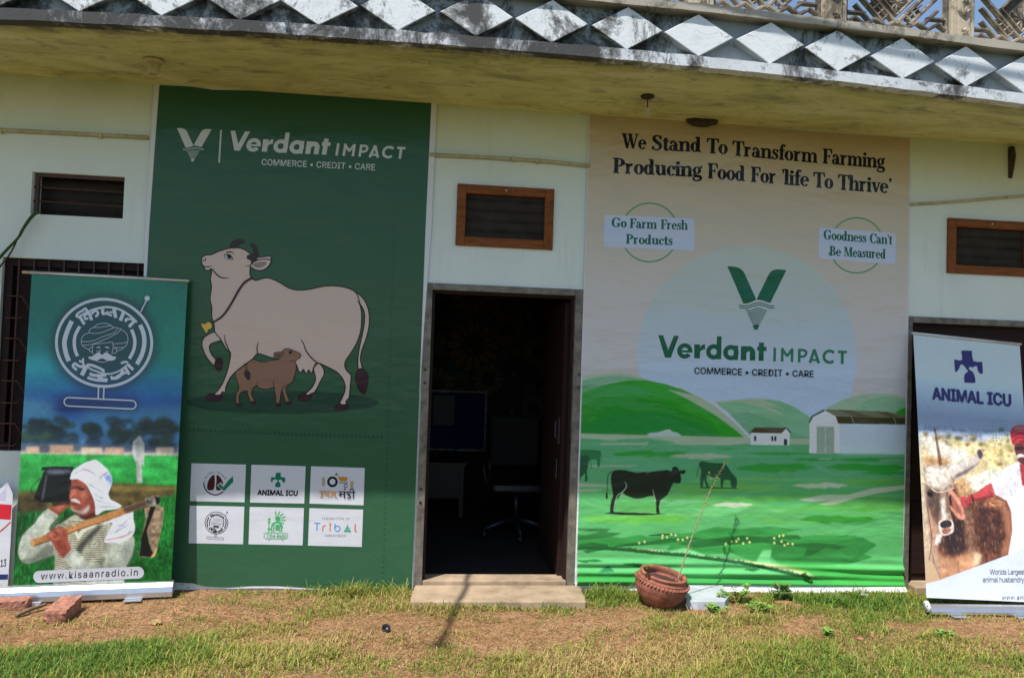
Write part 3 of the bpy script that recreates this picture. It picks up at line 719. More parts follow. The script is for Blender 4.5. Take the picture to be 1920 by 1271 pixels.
# a high contrast display serif drawn glyph by glyph (cap height 1)
def R_(x0, y0, x1, y1): return ('p', [(x0, y0), (x1, y0), (x1, y1), (x0, y1)])
def rg(cx, cy, rx, ry, ix, iy, a0=0, a1=360): return ('e', cx, cy, rx, ry, ix, iy, a0, a1)
def sk(pts, w): return ('s', pts, w)
def foot(x, w, y=0, up=1): return ('p', [(x-.07, y), (x+w+.07, y), (x+w+.07, y+.03*up), (x+w, y+.09*up), (x, y+.09*up), (x-.07, y+.03*up)])
def flag(x, w, y): return ('p', [(x-.09, y), (x+w*.5, y), (x+w*.5, y-.1), (x, y-.1), (x-.09, y-.035)])
GL = {
 'W': (1.12, [('p', [(.02, 1), (.23, 1), (.44, 0), (.30, 0)]), ('p', [(.36, 0), (.40, 0), (.58, 1), (.53, 1)]), ('p', [(.42, 1), (.63, 1), (.84, 0), (.70, 0)]), ('p', [(.76, 0), (.80, 0), (1.04, 1), (.98, 1)]), R_(-.05, .965, .30, 1), R_(.36, .965, .68, 1), R_(.88, .965, 1.12, 1)]),
 'e': (.56, [rg(.27, .32, .27, .34, .10, .29, 2, 322), R_(.12, .33, .535, .385)]),
 'S': (.62, [sk([(.49, .72), (.44, .92), (.28, .985), (.13, .88), (.13, .72), (.29, .54), (.47, .38), (.49, .17), (.36, .02), (.18, .02), (.06, .24)], [.05, .05, .06, .14, .19, .2, .19, .14, .06, .05, .05]), ('p', [(.45, .72), (.53, .72), (.55, 1), (.5, 1)]), ('p', [(.02, 0), (.07, 0), (.11, .26), (.03, .26)])]),
 't': (.39, [R_(.09, .08, .26, .86), R_(0, .61, .38, .66), sk([(.175, .16), (.2, .05), (.29, .02), (.38, .1)], [.17, .14, .06, .03])]),
 'a': (.57, [R_(.30, .0, .47, .48), sk([(.10, .46), (.14, .60), (.26, .645), (.385, .48)], [.15, .1, .05, .17]), rg(.2, .18, .2, .2, .06, .15), sk([(.4, .06), (.47, .02), (.56, .06)], [.08, .06, .03])]),
 'n': (.68, [R_(.06, 0, .23, .66), sk([(.22, .5), (.33, .63), (.45, .62), (.52, .48), (.52, .0)], [.03, .06, .1, .17, .17]), foot(.06, .17), foot(.435, .17), flag(.06, .17, .66)]),
 'd': (.64, [R_(.35, 0, .52, 1.02), rg(.24, .32, .24, .34, .075, .29), flag(.35, .17, 1.02), ('p', [(.5, 0), (.6, .0), (.6, .04), (.5, .09)])]),
 'T': (.72, [R_(.26, 0, .45, .97), R_(0, .945, .71, 1), ('p', [(0, 1), (.09, .95), (.03, .73), (-.01, .73)]), ('p', [(.71, 1), (.62, .95), (.68, .73), (.72, .73)]), foot(.26, .19)]),
 'o': (.57, [rg(.275, .32, .275, .34, .10, .29)]),
 'r': (.50, [R_(.06, 0, .23, .66), sk([(.22, .46), (.30, .6), (.41, .58)], [.04, .09, .15]), foot(.06, .17), flag(.06, .17, .66)]),
 's': (.44, [sk([(.35, .48), (.3, .61), (.18, .635), (.1, .56), (.12, .44), (.24, .34), (.33, .24), (.32, .1), (.2, .015), (.1, .04), (.05, .18)], [.04, .05, .05, .1, .14, .15, .14, .1, .05, .05, .04]), R_(.34, .46, .385, .66), R_(.02, 0, .065, .2)]),
 'f': (.37, [R_(.09, 0, .26, .78), sk([(.175, .76), (.2, .95), (.31, 1.01), (.40, .93)], [.17, .13, .07, .13]), R_(0, .61, .38, .66), foot(.09, .17)]),
 'm': (1.02, [R_(.06, 0, .23, .66), sk([(.22, .5), (.32, .63), (.42, .62), (.49, .48), (.49, .0)], [.03, .06, .1, .17, .17]), sk([(.57, .5), (.67, .63), (.78, .62), (.85, .48), (.85, .0)], [.03, .06, .1, .17, .17]), foot(.06, .17), foot(.405, .17), foot(.765, .17), flag(.06, .17, .66)]),
 'F': (.64, [R_(.09, 0, .28, 1), R_(.0, .95, .62, 1), R_(.27, .49, .46, .54), ('p', [(.62, 1), (.52, .95), (.59, .70), (.63, .70)]), ('p', [(.45, .40), (.48, .40), (.48, .63), (.45, .63), (.42, .515)]), foot(.09, .19)]),
 'i': (.31, [R_(.06, 0, .23, .66), ('e', .145, .86, .105, .105, 0, 0, 0, 360), foot(.06, .17), flag(.06, .17, .66)]),
 'g': (.57, [rg(.24, .43, .23, .24, .08, .19), sk([(.40, .58), (.46, .66), (.54, .64)], [.04, .08, .12]), sk([(.12, .23), (.08, .12), (.2, .06), (.4, .02), (.48, -.1), (.38, -.24), (.2, -.26), (.05, -.2), (.08, -.06), (.2, .03)], [.05, .08, .13, .15, .12, .07, .05, .08, .06, .04])]),
 'P': (.70, [R_(.09, 0, .28, 1), ('e', .33, .73, .33, .27, .14, .215, -90, 90), R_(0, .945, .34, 1), R_(.27, .46, .34, .515), foot(.09, .19)]),
 'u': (.66, [R_(.06, .16, .23, .66), sk([(.145, .2), (.2, .06), (.3, .03), (.42, .14)], [.17, .12, .06, .03]), R_(.40, 0, .57, .66), flag(.06, .17, .66), flag(.40, .17, .66), ('p', [(.55, 0), (.64, 0), (.64, .04), (.55, .09)])]),
 'c': (.48, [rg(.26, .32, .26, .34, .09, .29, 40, 318), ('e', .40, .50, .09, .09, 0, 0, 0, 360)]),
 'l': (.32, [R_(.06, 0, .23, 1.02), foot(.06, .17), flag(.06, .17, 1.02)]),
 'h': (.68, [R_(.06, 0, .23, 1.02), sk([(.22, .5), (.33, .63), (.45, .62), (.52, .48), (.52, .0)], [.03, .06, .1, .17, .17]), foot(.06, .17), foot(.435, .17), flag(.06, .17, 1.02)]),
 'v': (.56, [('p', [(.03, .66), (.21, .66), (.36, 0), (.24, 0)]), ('p', [(.28, 0), (.33, 0), (.53, .66), (.47, .66)]), R_(-.03, .625, .28, .66), R_(.38, .625, .6, .66)]),
 "'": (.18, [('p', [(.05, 1), (.15, 1), (.12, .72), (.08, .72)])]),
 '’': (.2, [('e', .1, .93, .075, .075, 0, 0, 0, 360), ('p', [(.17, .94), (.14, .78), (.05, .72), (.09, .86)])]),
 'G': (.88, [rg(.42, .5, .42, .52, .21, .465, 42, 330), R_(.56, .05, .75, .42), R_(.46, .385, .84, .42), ('p', [(.72, .66), (.76, .66), (.76, 1), (.72, .96), (.66, .86)])]),
 'C': (.76, [rg(.42, .5, .42, .52, .21, .465, 40, 320), ('p', [(.70, .66), (.74, .66), (.74, 1), (.70, .96), (.64, .86)])]),
 'B': (.74, [R_(.12, 0, .31, 1), ('e', .36, .755, .28, .245, .11, .19, -90, 90), ('e', .36, .265, .34, .265, .15, .21, -90, 90), R_(.0, .945, .37, 1), R_(.3, .49, .37, .53), sk([(.36, .03), (.16, .0), (.0, .1), (.0, .26), (.1, .3), (.15, .22)], [.05, .07, .08, .06, .05, .05])]),
 'M': (1.04, [R_(.09, 0, .14, .97), ('p', [(.08, 1), (.29, 1), (.55, .0), (.46, .0)]), ('p', [(.47, 0), (.52, 0), (.77, 1), (.72, 1)]), R_(.74, 0, .93, 1), foot(.09, .05), foot(.74, .19), R_(0, .965, .16, 1), R_(.86, .965, 1.02, 1)]),
}
def serif(art, word, p0, p1, cap, col):
    """word between baseline pixels p0, p1"""
    tot = sum(GL[c][0] for c in word)-.05
    ex = (np.array(p1, float)-np.array(p0, float))/tot; ey = np.array([lean(p0[0]), -1.0])*cap
    base = art.n*art.step; x = 0.0
    for ci, ch in enumerate(word):
        adv, prims = GL[ch]
        f = lambda u, v, x=x: tuple(np.array(p0)+ex*(u+x)+ey*v)
        for j, p in enumerate(prims):
            off = base+art.step*(1+.6*j+(ci % 2)*4.5)
            if p[0] == 'p':
                art.poly([f(*q) for q in p[1]], col, off); art.stroke([f(*q) for q in p[1]], .042*cap, col, True, off+art.step*.25, 0)
            elif p[0] == 's':
                pts = [f(*q) for q in p[1]]; sc_ = (np.linalg.norm(ex)+cap)/2
                art.stroke(pts, [(w+.04)*sc_ for w in p[2]], col, off=off)
            else:
                _, cx_, cy_, rx, ry, ix, iy, a0, a1 = p; n_ = 40; rx += .016; ry += .012; ix = ix and max(.03, ix-.02); iy = iy and iy-.012
                an = [math.radians(a0+(a1-a0)*k/n_) for k in range(n_+1)]
                if ix == 0: art.poly([f(cx_+rx*math.cos(a), cy_+ry*math.sin(a)) for a in an[:-1]], col, off)
                else:
                    vs = []
                    for a in an: vs += [art.surf(*f(cx_+rx*math.cos(a), cy_+ry*math.sin(a)), off), art.surf(*f(cx_+ix*math.cos(a), cy_+iy*math.sin(a)), off)]
                    art.mb.add(vs, [(2*i, 2*i+1, 2*i+3, 2*i+2) for i in range(n_)], col)
        x += adv
    art.n += 1

# a raster canvas whose pixels are the vertex colours of a fine sheet mesh (for photographic prints)
def blur(a, s):
    if s <= 0: return a
    r = max(1, int(3*s)); k = np.exp(-.5*(np.arange(-r, r+1)/s)**2); k /= k.sum()
    for ax in (0, 1):
        pad = [(0, 0)]*a.ndim; pad[ax] = (r, r); b = np.pad(a, pad, mode='edge')
        a = sum(k[i]*np.take(b, np.arange(i, i+a.shape[ax]), axis=ax) for i in range(2*r+1))
    return a
def vnoise(h, w, ch, cw, seed):
    r = np.random.default_rng(seed); g = r.random((int(h/ch)+3, int(w/cw)+3))
    y = np.arange(h)/ch; x = np.arange(w)/cw; yi = y.astype(int); xi = x.astype(int)
    fy = (y-yi)[:, None]; fx = (x-xi)[None, :]; fy = fy*fy*(3-2*fy); fx = fx*fx*(3-2*fx)
    a = g[yi][:, xi]; b = g[yi][:, xi+1]; c = g[yi+1][:, xi]; d = g[yi+1][:, xi+1]
    return a*(1-fx)*(1-fy)+b*fx*(1-fy)+c*(1-fx)*fy+d*fx*fy
class Canvas:
    def __init__(s, w, h, to_uv): s.w, s.h, s.uv = w, h, to_uv; s.a = np.zeros((h, w, 3))
    def ij(s, pts): return np.array([(u*(s.w-1), (1-v)*(s.h-1)) for u, v in (s.uv(x, y) for x, y in pts)])
    def mask(s, pts, bl=.7):
        q = s.ij(pts); pad = int(3*bl+2)
        x0 = max(0, int(q[:, 0].min())-pad); x1 = min(s.w, int(q[:, 0].max())+pad+2); y0 = max(0, int(q[:, 1].min())-pad); y1 = min(s.h, int(q[:, 1].max())+pad+2)
        if x1 <= x0 or y1 <= y0: return None
        X = np.linspace(x0-.25, x1-.75, (x1-x0)*2)[None, :]; Y = np.linspace(y0-.25, y1-.75, (y1-y0)*2)[:, None]
        ins = np.zeros((Y.shape[0], X.shape[1]), bool); n = len(q)
        for i in range(n):
            xa, ya = q[i]; xb, yb = q[(i+1) % n]
            if ya == yb: continue
            ins ^= ((ya > Y) != (yb > Y)) & (X < (xb-xa)*(Y-ya)/(yb-ya)+xa)
        m = ins.astype(float).reshape(y1-y0, 2, x1-x0, 2).mean((1, 3))
        return blur(m, bl), (slice(y0, y1), slice(x0, x1))
    def lay(s, m, sl, col, alpha=1):
        m = (m*alpha)[..., None]; s.a[sl] = s.a[sl]*(1-m)+np.array(col)*m
    def poly(s, pts, col, bl=.6, alpha=1, tex=None):
        r = s.mask(pts, bl)
        if r is None: return
        m, sl = r
        if tex:
            amp, ch, cw, seed = tex; t = vnoise(s.h, s.w, ch, cw, seed)[sl]
            col = np.array(col)[None, None]*(1+amp*(t[..., None]*2-1))
        s.lay(m, sl, col, alpha)
    def stroke(s, pts, w, col, bl=.5, alpha=1, sm=4):
        q = cr(pts, sm) if sm else [np.array(p, float) for p in pts]; m = len(q)
        ws = np.interp(np.linspace(0, 1, m), np.linspace(0, 1, len(w)) if isinstance(w, (list, tuple)) else [0, 1], w if isinstance(w, (list, tuple)) else [w, w])
        L, R = [], []
        for i in range(m):
            t = q[min(i+1, m-1)]-q[max(i-1, 0)]; l = math.hypot(*t) or 1; nx, ny = -t[1]/l*ws[i]/2, t[0]/l*ws[i]/2
            L.append((q[i][0]+nx, q[i][1]+ny)); R.append((q[i][0]-nx, q[i][1]-ny))
        s.poly(L+R[::-1], col, bl, alpha)
    def rows(s, stops):
        """vertical gradient: [(pixel row of the photograph at the sheet's left edge, colour)]"""
        v = np.array([s.ij([(s.x0, y)])[0][1] for y, c in stops]); c = np.array([c for y, c in stops])
        yy = np.arange(s.h); g = np.stack([np.interp(yy, v, c[:, k]) for k in range(3)], -1); s.a[:] = g[:, None, :]
def smooth(pts, n=4): return [tuple(p) for p in cr(pts, n, True)]

# ------------------------------------------------------------------ green cow banner
def wall_surf(y0): return lambda px, py, off: onY(px, py, y0-off)
ban = empty('hanging_banner', tuple(onY(520, 1104, -.012)), 'tall dark green vinyl banner printed with a white cow and calf, six logo cards below', 'banner')
WHT = (.72, .72, .74)
backing = Art(wall_surf(-.012))
backing.poly([(289, 150), (820, 181), (809, 424), (796, 600), (784, 780), (780, 848), (773, 1112), (640, 1107), (500, 1102), (430, 1103), (380, 1096), (325, 1092), (245, 1090), (262, 700), (273, 424)], WHT)
backing.build('vinyl_sheet', M['vinyl'], ban)
gp = Art(wall_surf(-.0135)); GRN = (.036, .112, .056)
edge_l = [(299, 160), (292, 250), (280, 424), (275, 517), (262, 720), (250, 900), (240, 1089)]
edge_b = [(325, 1091), (360, 1093), (385, 1099), (430, 1101), (470, 1098), (520, 1098), (600, 1103), (700, 1106), (772, 1108)]
gp.poly(edge_l+edge_b+[(782, 848), (798, 424), (809, 190), (640, 179), (520, 171), (400, 169), (360, 163)], GRN)
for k in range(46):                                                # faint woven border motif
    t = k/45; x = 352+t*360; y = 800+t*13
    gp.poly([(x, y+9), (x+3.4, y), (x+6.8, y+9)], (.024, .082, .046), off=.0004)
for k in range(70):
    t = k/69; x = 742-t*22; y = 380+t*700
    gp.poly([(x, y), (x-5, y+3.2), (x, y+6.4)], (.025, .085, .048), off=.0004)
gp.build('printed_ground', M['vinyl'], ban)

def v_logo(art, A, col, wl=9):
    L = smooth  # straight corners matter here, so arms are listed densely
    art.poly(A((707, 95), (770, 98), (800, 104), (825, 115), (845, 132), (862, 152), (880, 190), (975, 402), (950, 416), (925, 428), (900, 436), (878, 440), (855, 438)), col)
    art.poly(A((976, 402), (1085, 180), (1098, 158), (1114, 142), (1132, 131), (1155, 125), (1190, 124), (1253, 130), (1105, 433), (1080, 428), (1050, 416), (1025, 409), (1000, 405)), col)
    def wave(xa, xb, y, a, w):
        pts = [(xa+(xb-xa)*t, y+a*(math.cos(2*math.pi*(t*1.25-.2))*1.0)+2) for t in np.linspace(0, 1, 12)]
        q = A(*pts); s_ = np.linalg.norm(np.array(A((1, 0))[0])-np.array(A((0, 0))[0]))
        art.stroke(q, w*s_, col, sm=2)
    wave(815, 1143, 446, 15, wl); wave(817, 1143, 466, 15, wl)
    for k in range(8):
        y = 492+k*20; t = (y-440)/200.0
        wave(858+t*88, 1100-t*100, y, 11-k*.7, wl)
    art.poly(A((942, 645), (960, 637), (985, 634), (1005, 635), (986, 680), (957, 679)), col)
def verdant(mk, A, col, col2, parent):
    art = mk()
    s_ = float(np.linalg.norm(np.array(A((1, 0))[0])-np.array(A((0, 0))[0])))
    P = lambda *p: art.poly(A(*p), col)
    def ringz(c, r, th, a0=0, a1=360, cc=col, art=art):
        o = art.up(); n_ = 36; vs = []
        for k in range(n_+1):
            a = math.radians(a0+(a1-a0)*k/n_)
            for rr in (r, r-th): vs.append(art.surf(*A((c[0]+rr*math.cos(a), c[1]+rr*math.sin(a)))[0], o))
        art.mb.add(vs, [(2*i, 2*i+1, 2*i+3, 2*i+2) for i in range(n_)], cc)
    P((70, 731), (115, 731), (162, 866), (214, 735), (262, 736), (186, 939), (132, 937))
    ringz((315, 876), 71, 40, 38, 360); P((283, 868), (386, 872), (385, 892), (283, 888))
    P((402, 815), (455, 816), (455, 945), (402, 944)); P((450, 880), (456, 845), (470, 824), (488, 815), (502, 814), (502, 862), (482, 864), (464, 874), (452, 895))
    ringz((583, 884), 71, 41); P((612, 740), (655, 741), (650, 953), (607, 952))
    ringz((741, 891), 71, 41); P((768, 826), (809, 827), (806, 960), (765, 959))
    P((834, 830), (884, 831), (882, 962), (832, 961)); ringz((905, 892), 61, 48, 185, 360); P((918, 890), (966, 890), (964, 964), (915, 963))
    P((1001, 798), (1046, 799), (1042, 967), (996, 966)); P((985, 834), (1070, 837), (1069, 876), (984, 873))
    art.build('name_word', M['vinyl'], parent); art2 = mk()
    S = lambda p, w=25, c=col2, sm=0: art2.stroke(A(*p), w*s_, c, sm=sm)
    S([(1146, 845), (1143, 973)]); S([(1213, 975), (1216, 848)]); S([(1304, 978), (1306, 851)]); S([(1212, 855), (1260, 925)], 24); S([(1309, 858), (1258, 925)], 24)
    S([(1370, 981), (1374, 856)]); S([(1370, 867), (1410, 868), (1432, 880), (1436, 900), (1424, 920), (1405, 928), (1370, 928)], 23, col2, 4)
    S([(1470, 986), (1512, 862)], 26); S([(1552, 989), (1510, 862)], 26); S([(1488, 958), (1536, 960)], 20)
    ringz((1652, 929), 66, 26, 48, 320, col2, art2)
    S([(1729, 883), (1811, 886)], 24); S([(1770, 886), (1768, 997)], 26); art2.build('name_word', M['vinyl'], parent)
T5 = tracer(1220, 480, 4.923); T1 = tracer(310, 220, 3.84)
Amark = affine3([(707, 95), (1253, 130), (970, 680)], T1((84, 79), (333, 88), (195, 320)))
Aname = affine3([(70, 731), (160, 938), (1043, 967)], T1((470, 98), (517, 241), (1160, 271)))
CLOUD = (.60, .64, .64)
a = Art(wall_surf(-.0142)); v_logo(a, Amark, CLOUD, 7); a.stroke(T1((401, 92), (387, 327)), 3.0, CLOUD, sm=0); a.build('leaf_emblem', M['vinyl'], ban)
verdant(lambda: Art(wall_surf(-.0142)), Aname, CLOUD, CLOUD, ban)
a = Art(wall_surf(-.0142)); put_text(a, 'COMMERCE • CREDIT • CARE', *T1((693, 344), (1508, 382)), 43/3.84, CLOUD, .016, 1.03, words=lambda w: w.build('tagline_word', M['vinyl'], ban))

Z2 = tracer(360, 430, 3.5306)
CRM_, OUT_, HF = (.66, .50, .42), (.022, .010, .012), (.042, .016, .026)
a = Art(wall_surf(-.0142)); a.ell(*Z2((600, 1145)), 635/3.53, 76/3.53, (.020, .062, .040), 64); a.build('printed_shadow', M['vinyl'], ban)
cow = Art(wall_surf(-.0148))
def outlined(art, T, pts, col, w=7, n=4, oc=OUT_):
    q = smooth(T(*pts), n); art.poly(q, col); art.stroke(q, w/3.53, oc, True, sm=0)
outlined(cow, Z2, [(830, 885), (862, 908), (875, 955), (850, 1005), (815, 1072), (785, 1088), (770, 1098), (745, 1092), (772, 1070), (805, 1030), (818, 985), (808, 940), (795, 900)], CRM_)
outlined(cow, Z2, [(152, 680), (110, 695), (76, 722), (66, 765), (83, 820), (110, 865), (150, 902), (160, 868), (132, 832), (115, 790), (121, 762), (150, 748), (190, 735), (190, 700)], CRM_)
outlined(cow, Z2, [(157, 864), (180, 850), (200, 860), (200, 905), (178, 942), (150, 905)], HF, 4)
outlined(cow, Z2, [(1075, 412), (1105, 480), (1140, 545), (1140, 630), (1122, 720), (1105, 800), (1098, 860), (1102, 928), (1127, 924), (1115, 860), (1125, 800), (1150, 730), (1170, 650), (1174, 580), (1162, 515), (1130, 455)], CRM_)
body = [(65, 190), (90, 172), (128, 168), (180, 145), (240, 128), (290, 122), (335, 130), (370, 150), (395, 180), (392, 225), (384, 265), (384, 300), (400, 328), (424, 339), (455, 330), (490, 322), (530, 329), (580, 353), (640, 388), (690, 402), (740, 402), (800, 393), (860, 380), (920, 374), (985, 379), (1040, 393), (1085, 420), (1106, 470), (1121, 540), (1122, 620), (1112, 690), (1088, 755), (1050, 820), (1018, 868), (1011, 905), (1026, 938), (1052, 966), (1048, 1030), (1040, 1112), (1020, 1135), (1018, 1158), (976, 1158), (988, 1128), (1008, 1082), (1014, 1040), (1000, 992), (960, 945), (900, 912), (835, 884), (812, 898), (798, 940), (786, 952), (773, 930), (762, 950), (748, 948), (738, 926), (722, 945), (706, 938), (697, 910), (680, 882), (640, 862), (560, 856), (500, 841), (436, 822), (400, 858), (330, 908), (270, 960), (237, 1010), (222, 1055), (222, 1076), (200, 1076), (186, 1096), (144, 1093), (166, 1072), (202, 1020), (230, 950), (250, 870), (254, 815), (232, 798), (205, 755), (185, 720), (152, 680), (147, 630), (131, 580), (132, 520), (120, 460), (130, 380), (122, 330), (132, 275), (126, 261), (106, 274), (86, 265), (80, 250), (66, 225)]
outlined(cow, Z2, body, CRM_, 7, 3)
outlined(cow, Z2, [(1103, 926), (1125, 922), (1155, 940), (1167, 980), (1160, 1040), (1146, 1085), (1135, 1092), (1110, 1070), (1087, 1020), (1081, 970)], HF, 3)
for p in ([(92, 1112), (108, 1093), (138, 1087), (160, 1097), (194, 1095), (198, 1118), (184, 1135), (132, 1138), (98, 1128)], [(700, 1112), (720, 1090), (745, 1085), (765, 1097), (790, 1097), (785, 1122), (750, 1135), (710, 1130)], [(940, 1186), (958, 1162), (980, 1152), (1000, 1160), (1030, 1155), (1034, 1180), (1010, 1198), (960, 1202)]):
    outlined(cow, Z2, p, HF, 4)
outlined(cow, Z2, [(400, 195), (432, 188), (470, 183), (522, 180), (514, 208), (470, 205)], CRM_, 6, 2)
outlined(cow, Z2, [(386, 240), (420, 210), (470, 198), (522, 206), (506, 245), (470, 270), (430, 271), (402, 258)], CRM_, 7)
cow.poly(smooth(Z2((397, 234), (430, 219), (470, 215), (496, 222), (470, 248), (430, 254))), sh(105, 92, 85))
for p in ([(380, 100), (400, 94), (425, 115), (437, 158), (430, 190), (405, 207), (375, 200), (362, 185), (374, 170), (394, 172), (407, 150), (402, 122)], [(252, 122), (258, 95), (280, 74), (315, 65), (343, 76), (348, 90), (325, 94), (306, 105), (296, 124)]):
    outlined(cow, Z2, p, HF, 3)
cow.poly(smooth(Z2((211, 172), (235, 164), (258, 172), (272, 199), (245, 199), (222, 188))), OUT_)
cow.poly(smooth(Z2((217, 174), (235, 168), (256, 175), (265, 195), (245, 195), (225, 186))), sh(150, 160, 160))
cow.poly(smooth(Z2((230, 168), (250, 168), (264, 186), (248, 195), (234, 186))), OUT_)
for p, w in (([(222, 160), (250, 148), (280, 162)], (3, 8, 2)), ([(135, 262), (160, 295), (195, 320), (245, 322)], (5, 9, 8, 2)), ([(80, 245), (105, 250), (130, 241)], (6, 6, 2)), ([(70, 203), (86, 207), (90, 190)], (5, 5, 3)),
             ([(215, 698), (221, 745), (250, 815)], (2, 6, 8)), ([(440, 745), (430, 780), (433, 822)], (2, 6, 7)), ([(718, 726), (740, 760), (755, 803), (792, 852), (835, 886)], (2, 6, 7, 8, 7)),
             ([(355, 243), (375, 242), (390, 250)], (2, 5, 5)), ([(1092, 468), (1112, 500), (1122, 545)], (2, 7, 8)), ([(800, 920), (830, 885)], (6, 6)), ([(150, 748), (190, 735)], (6, 6))):
    cow.stroke(Z2(*p), [v/3.53 for v in w], OUT_)
cow.stroke(Z2((130, 619), (180, 591), (220, 552), (265, 482), (310, 402), (350, 350), (404, 318)), [12/3.53, 14/3.53, 15/3.53], (.04, .014, .018))
cow.poly(smooth(Z2((60, 624), (85, 628), (108, 614), (130, 630), (125, 655), (106, 664), (97, 686), (76, 657)), 3), sh(190, 130, 60))
cow.build('printed_cow', M['vinyl'], ban)
calf = Art(wall_surf(-.0185)); TAN = sh(101, 74, 60); OC = (.05, .025, .016)
cb = [(287, 955), (310, 930), (352, 897), (402, 862), (440, 873), (480, 878), (530, 866), (570, 862), (588, 842), (600, 803), (630, 788), (670, 801), (716, 822), (719, 842), (702, 858), (686, 870), (690, 910), (680, 960), (662, 1010), (622, 1045), (627, 1090), (645, 1140), (622, 1142), (604, 1085), (595, 1062), (587, 1090), (577, 1150), (557, 1150), (555, 1100), (546, 1062), (544, 1042), (500, 1055), (450, 1050), (426, 1032), (402, 1060), (392, 1090), (414, 1136), (390, 1140), (370, 1092), (364, 1066), (322, 1080), (309, 1112), (313, 1152), (293, 1150), (293, 1090), (311, 1055), (304, 1015)]
outlined(calf, Z2, cb, TAN, 4, 3, OC)
for p in ([(540, 820), (570, 812), (600, 812), (600, 830), (580, 838)], [(540, 832), (575, 822), (600, 826), (585, 850), (552, 852)]): outlined(calf, Z2, p, TAN, 4, 3, OC)
calf.poly(smooth(Z2((552, 835), (575, 828), (590, 832), (578, 846), (558, 846))), (.09, .05, .035))
calf.ell(*Z2((651, 815)), 10/3.53, 9/3.53, OUT_, 16)
for p, w in (([(645, 870), (665, 874), (685, 862)], (2, 5, 2)), ([(435, 1005), (425, 1035), (380, 1060)], (2, 4, 3)), ([(545, 1000), (537, 1020), (545, 1045)], (2, 4, 4)), ([(635, 1025), (610, 1040), (594, 1062)], (2, 4, 4)), ([(345, 888), (352, 920), (358, 945)], (3, 4, 3)), ([(358, 885), (364, 915), (364, 945)], (3, 4, 3)), ([(640, 803), (655, 801), (668, 808)], (2, 4, 2))):
    calf.stroke(Z2(*p), [v/3.53 for v in w], OC)
outlined(calf, Z2, [(350, 938), (368, 934), (384, 955), (384, 980), (374, 998), (358, 985), (347, 960)], HF, 2)
for c in ((308, 1159), (404, 1147), (570, 1161), (640, 1150)): calf.ell(*Z2(c), 19/3.53, 12/3.53, HF, 18)
calf.build('printed_calf', M['vinyl'], ban)

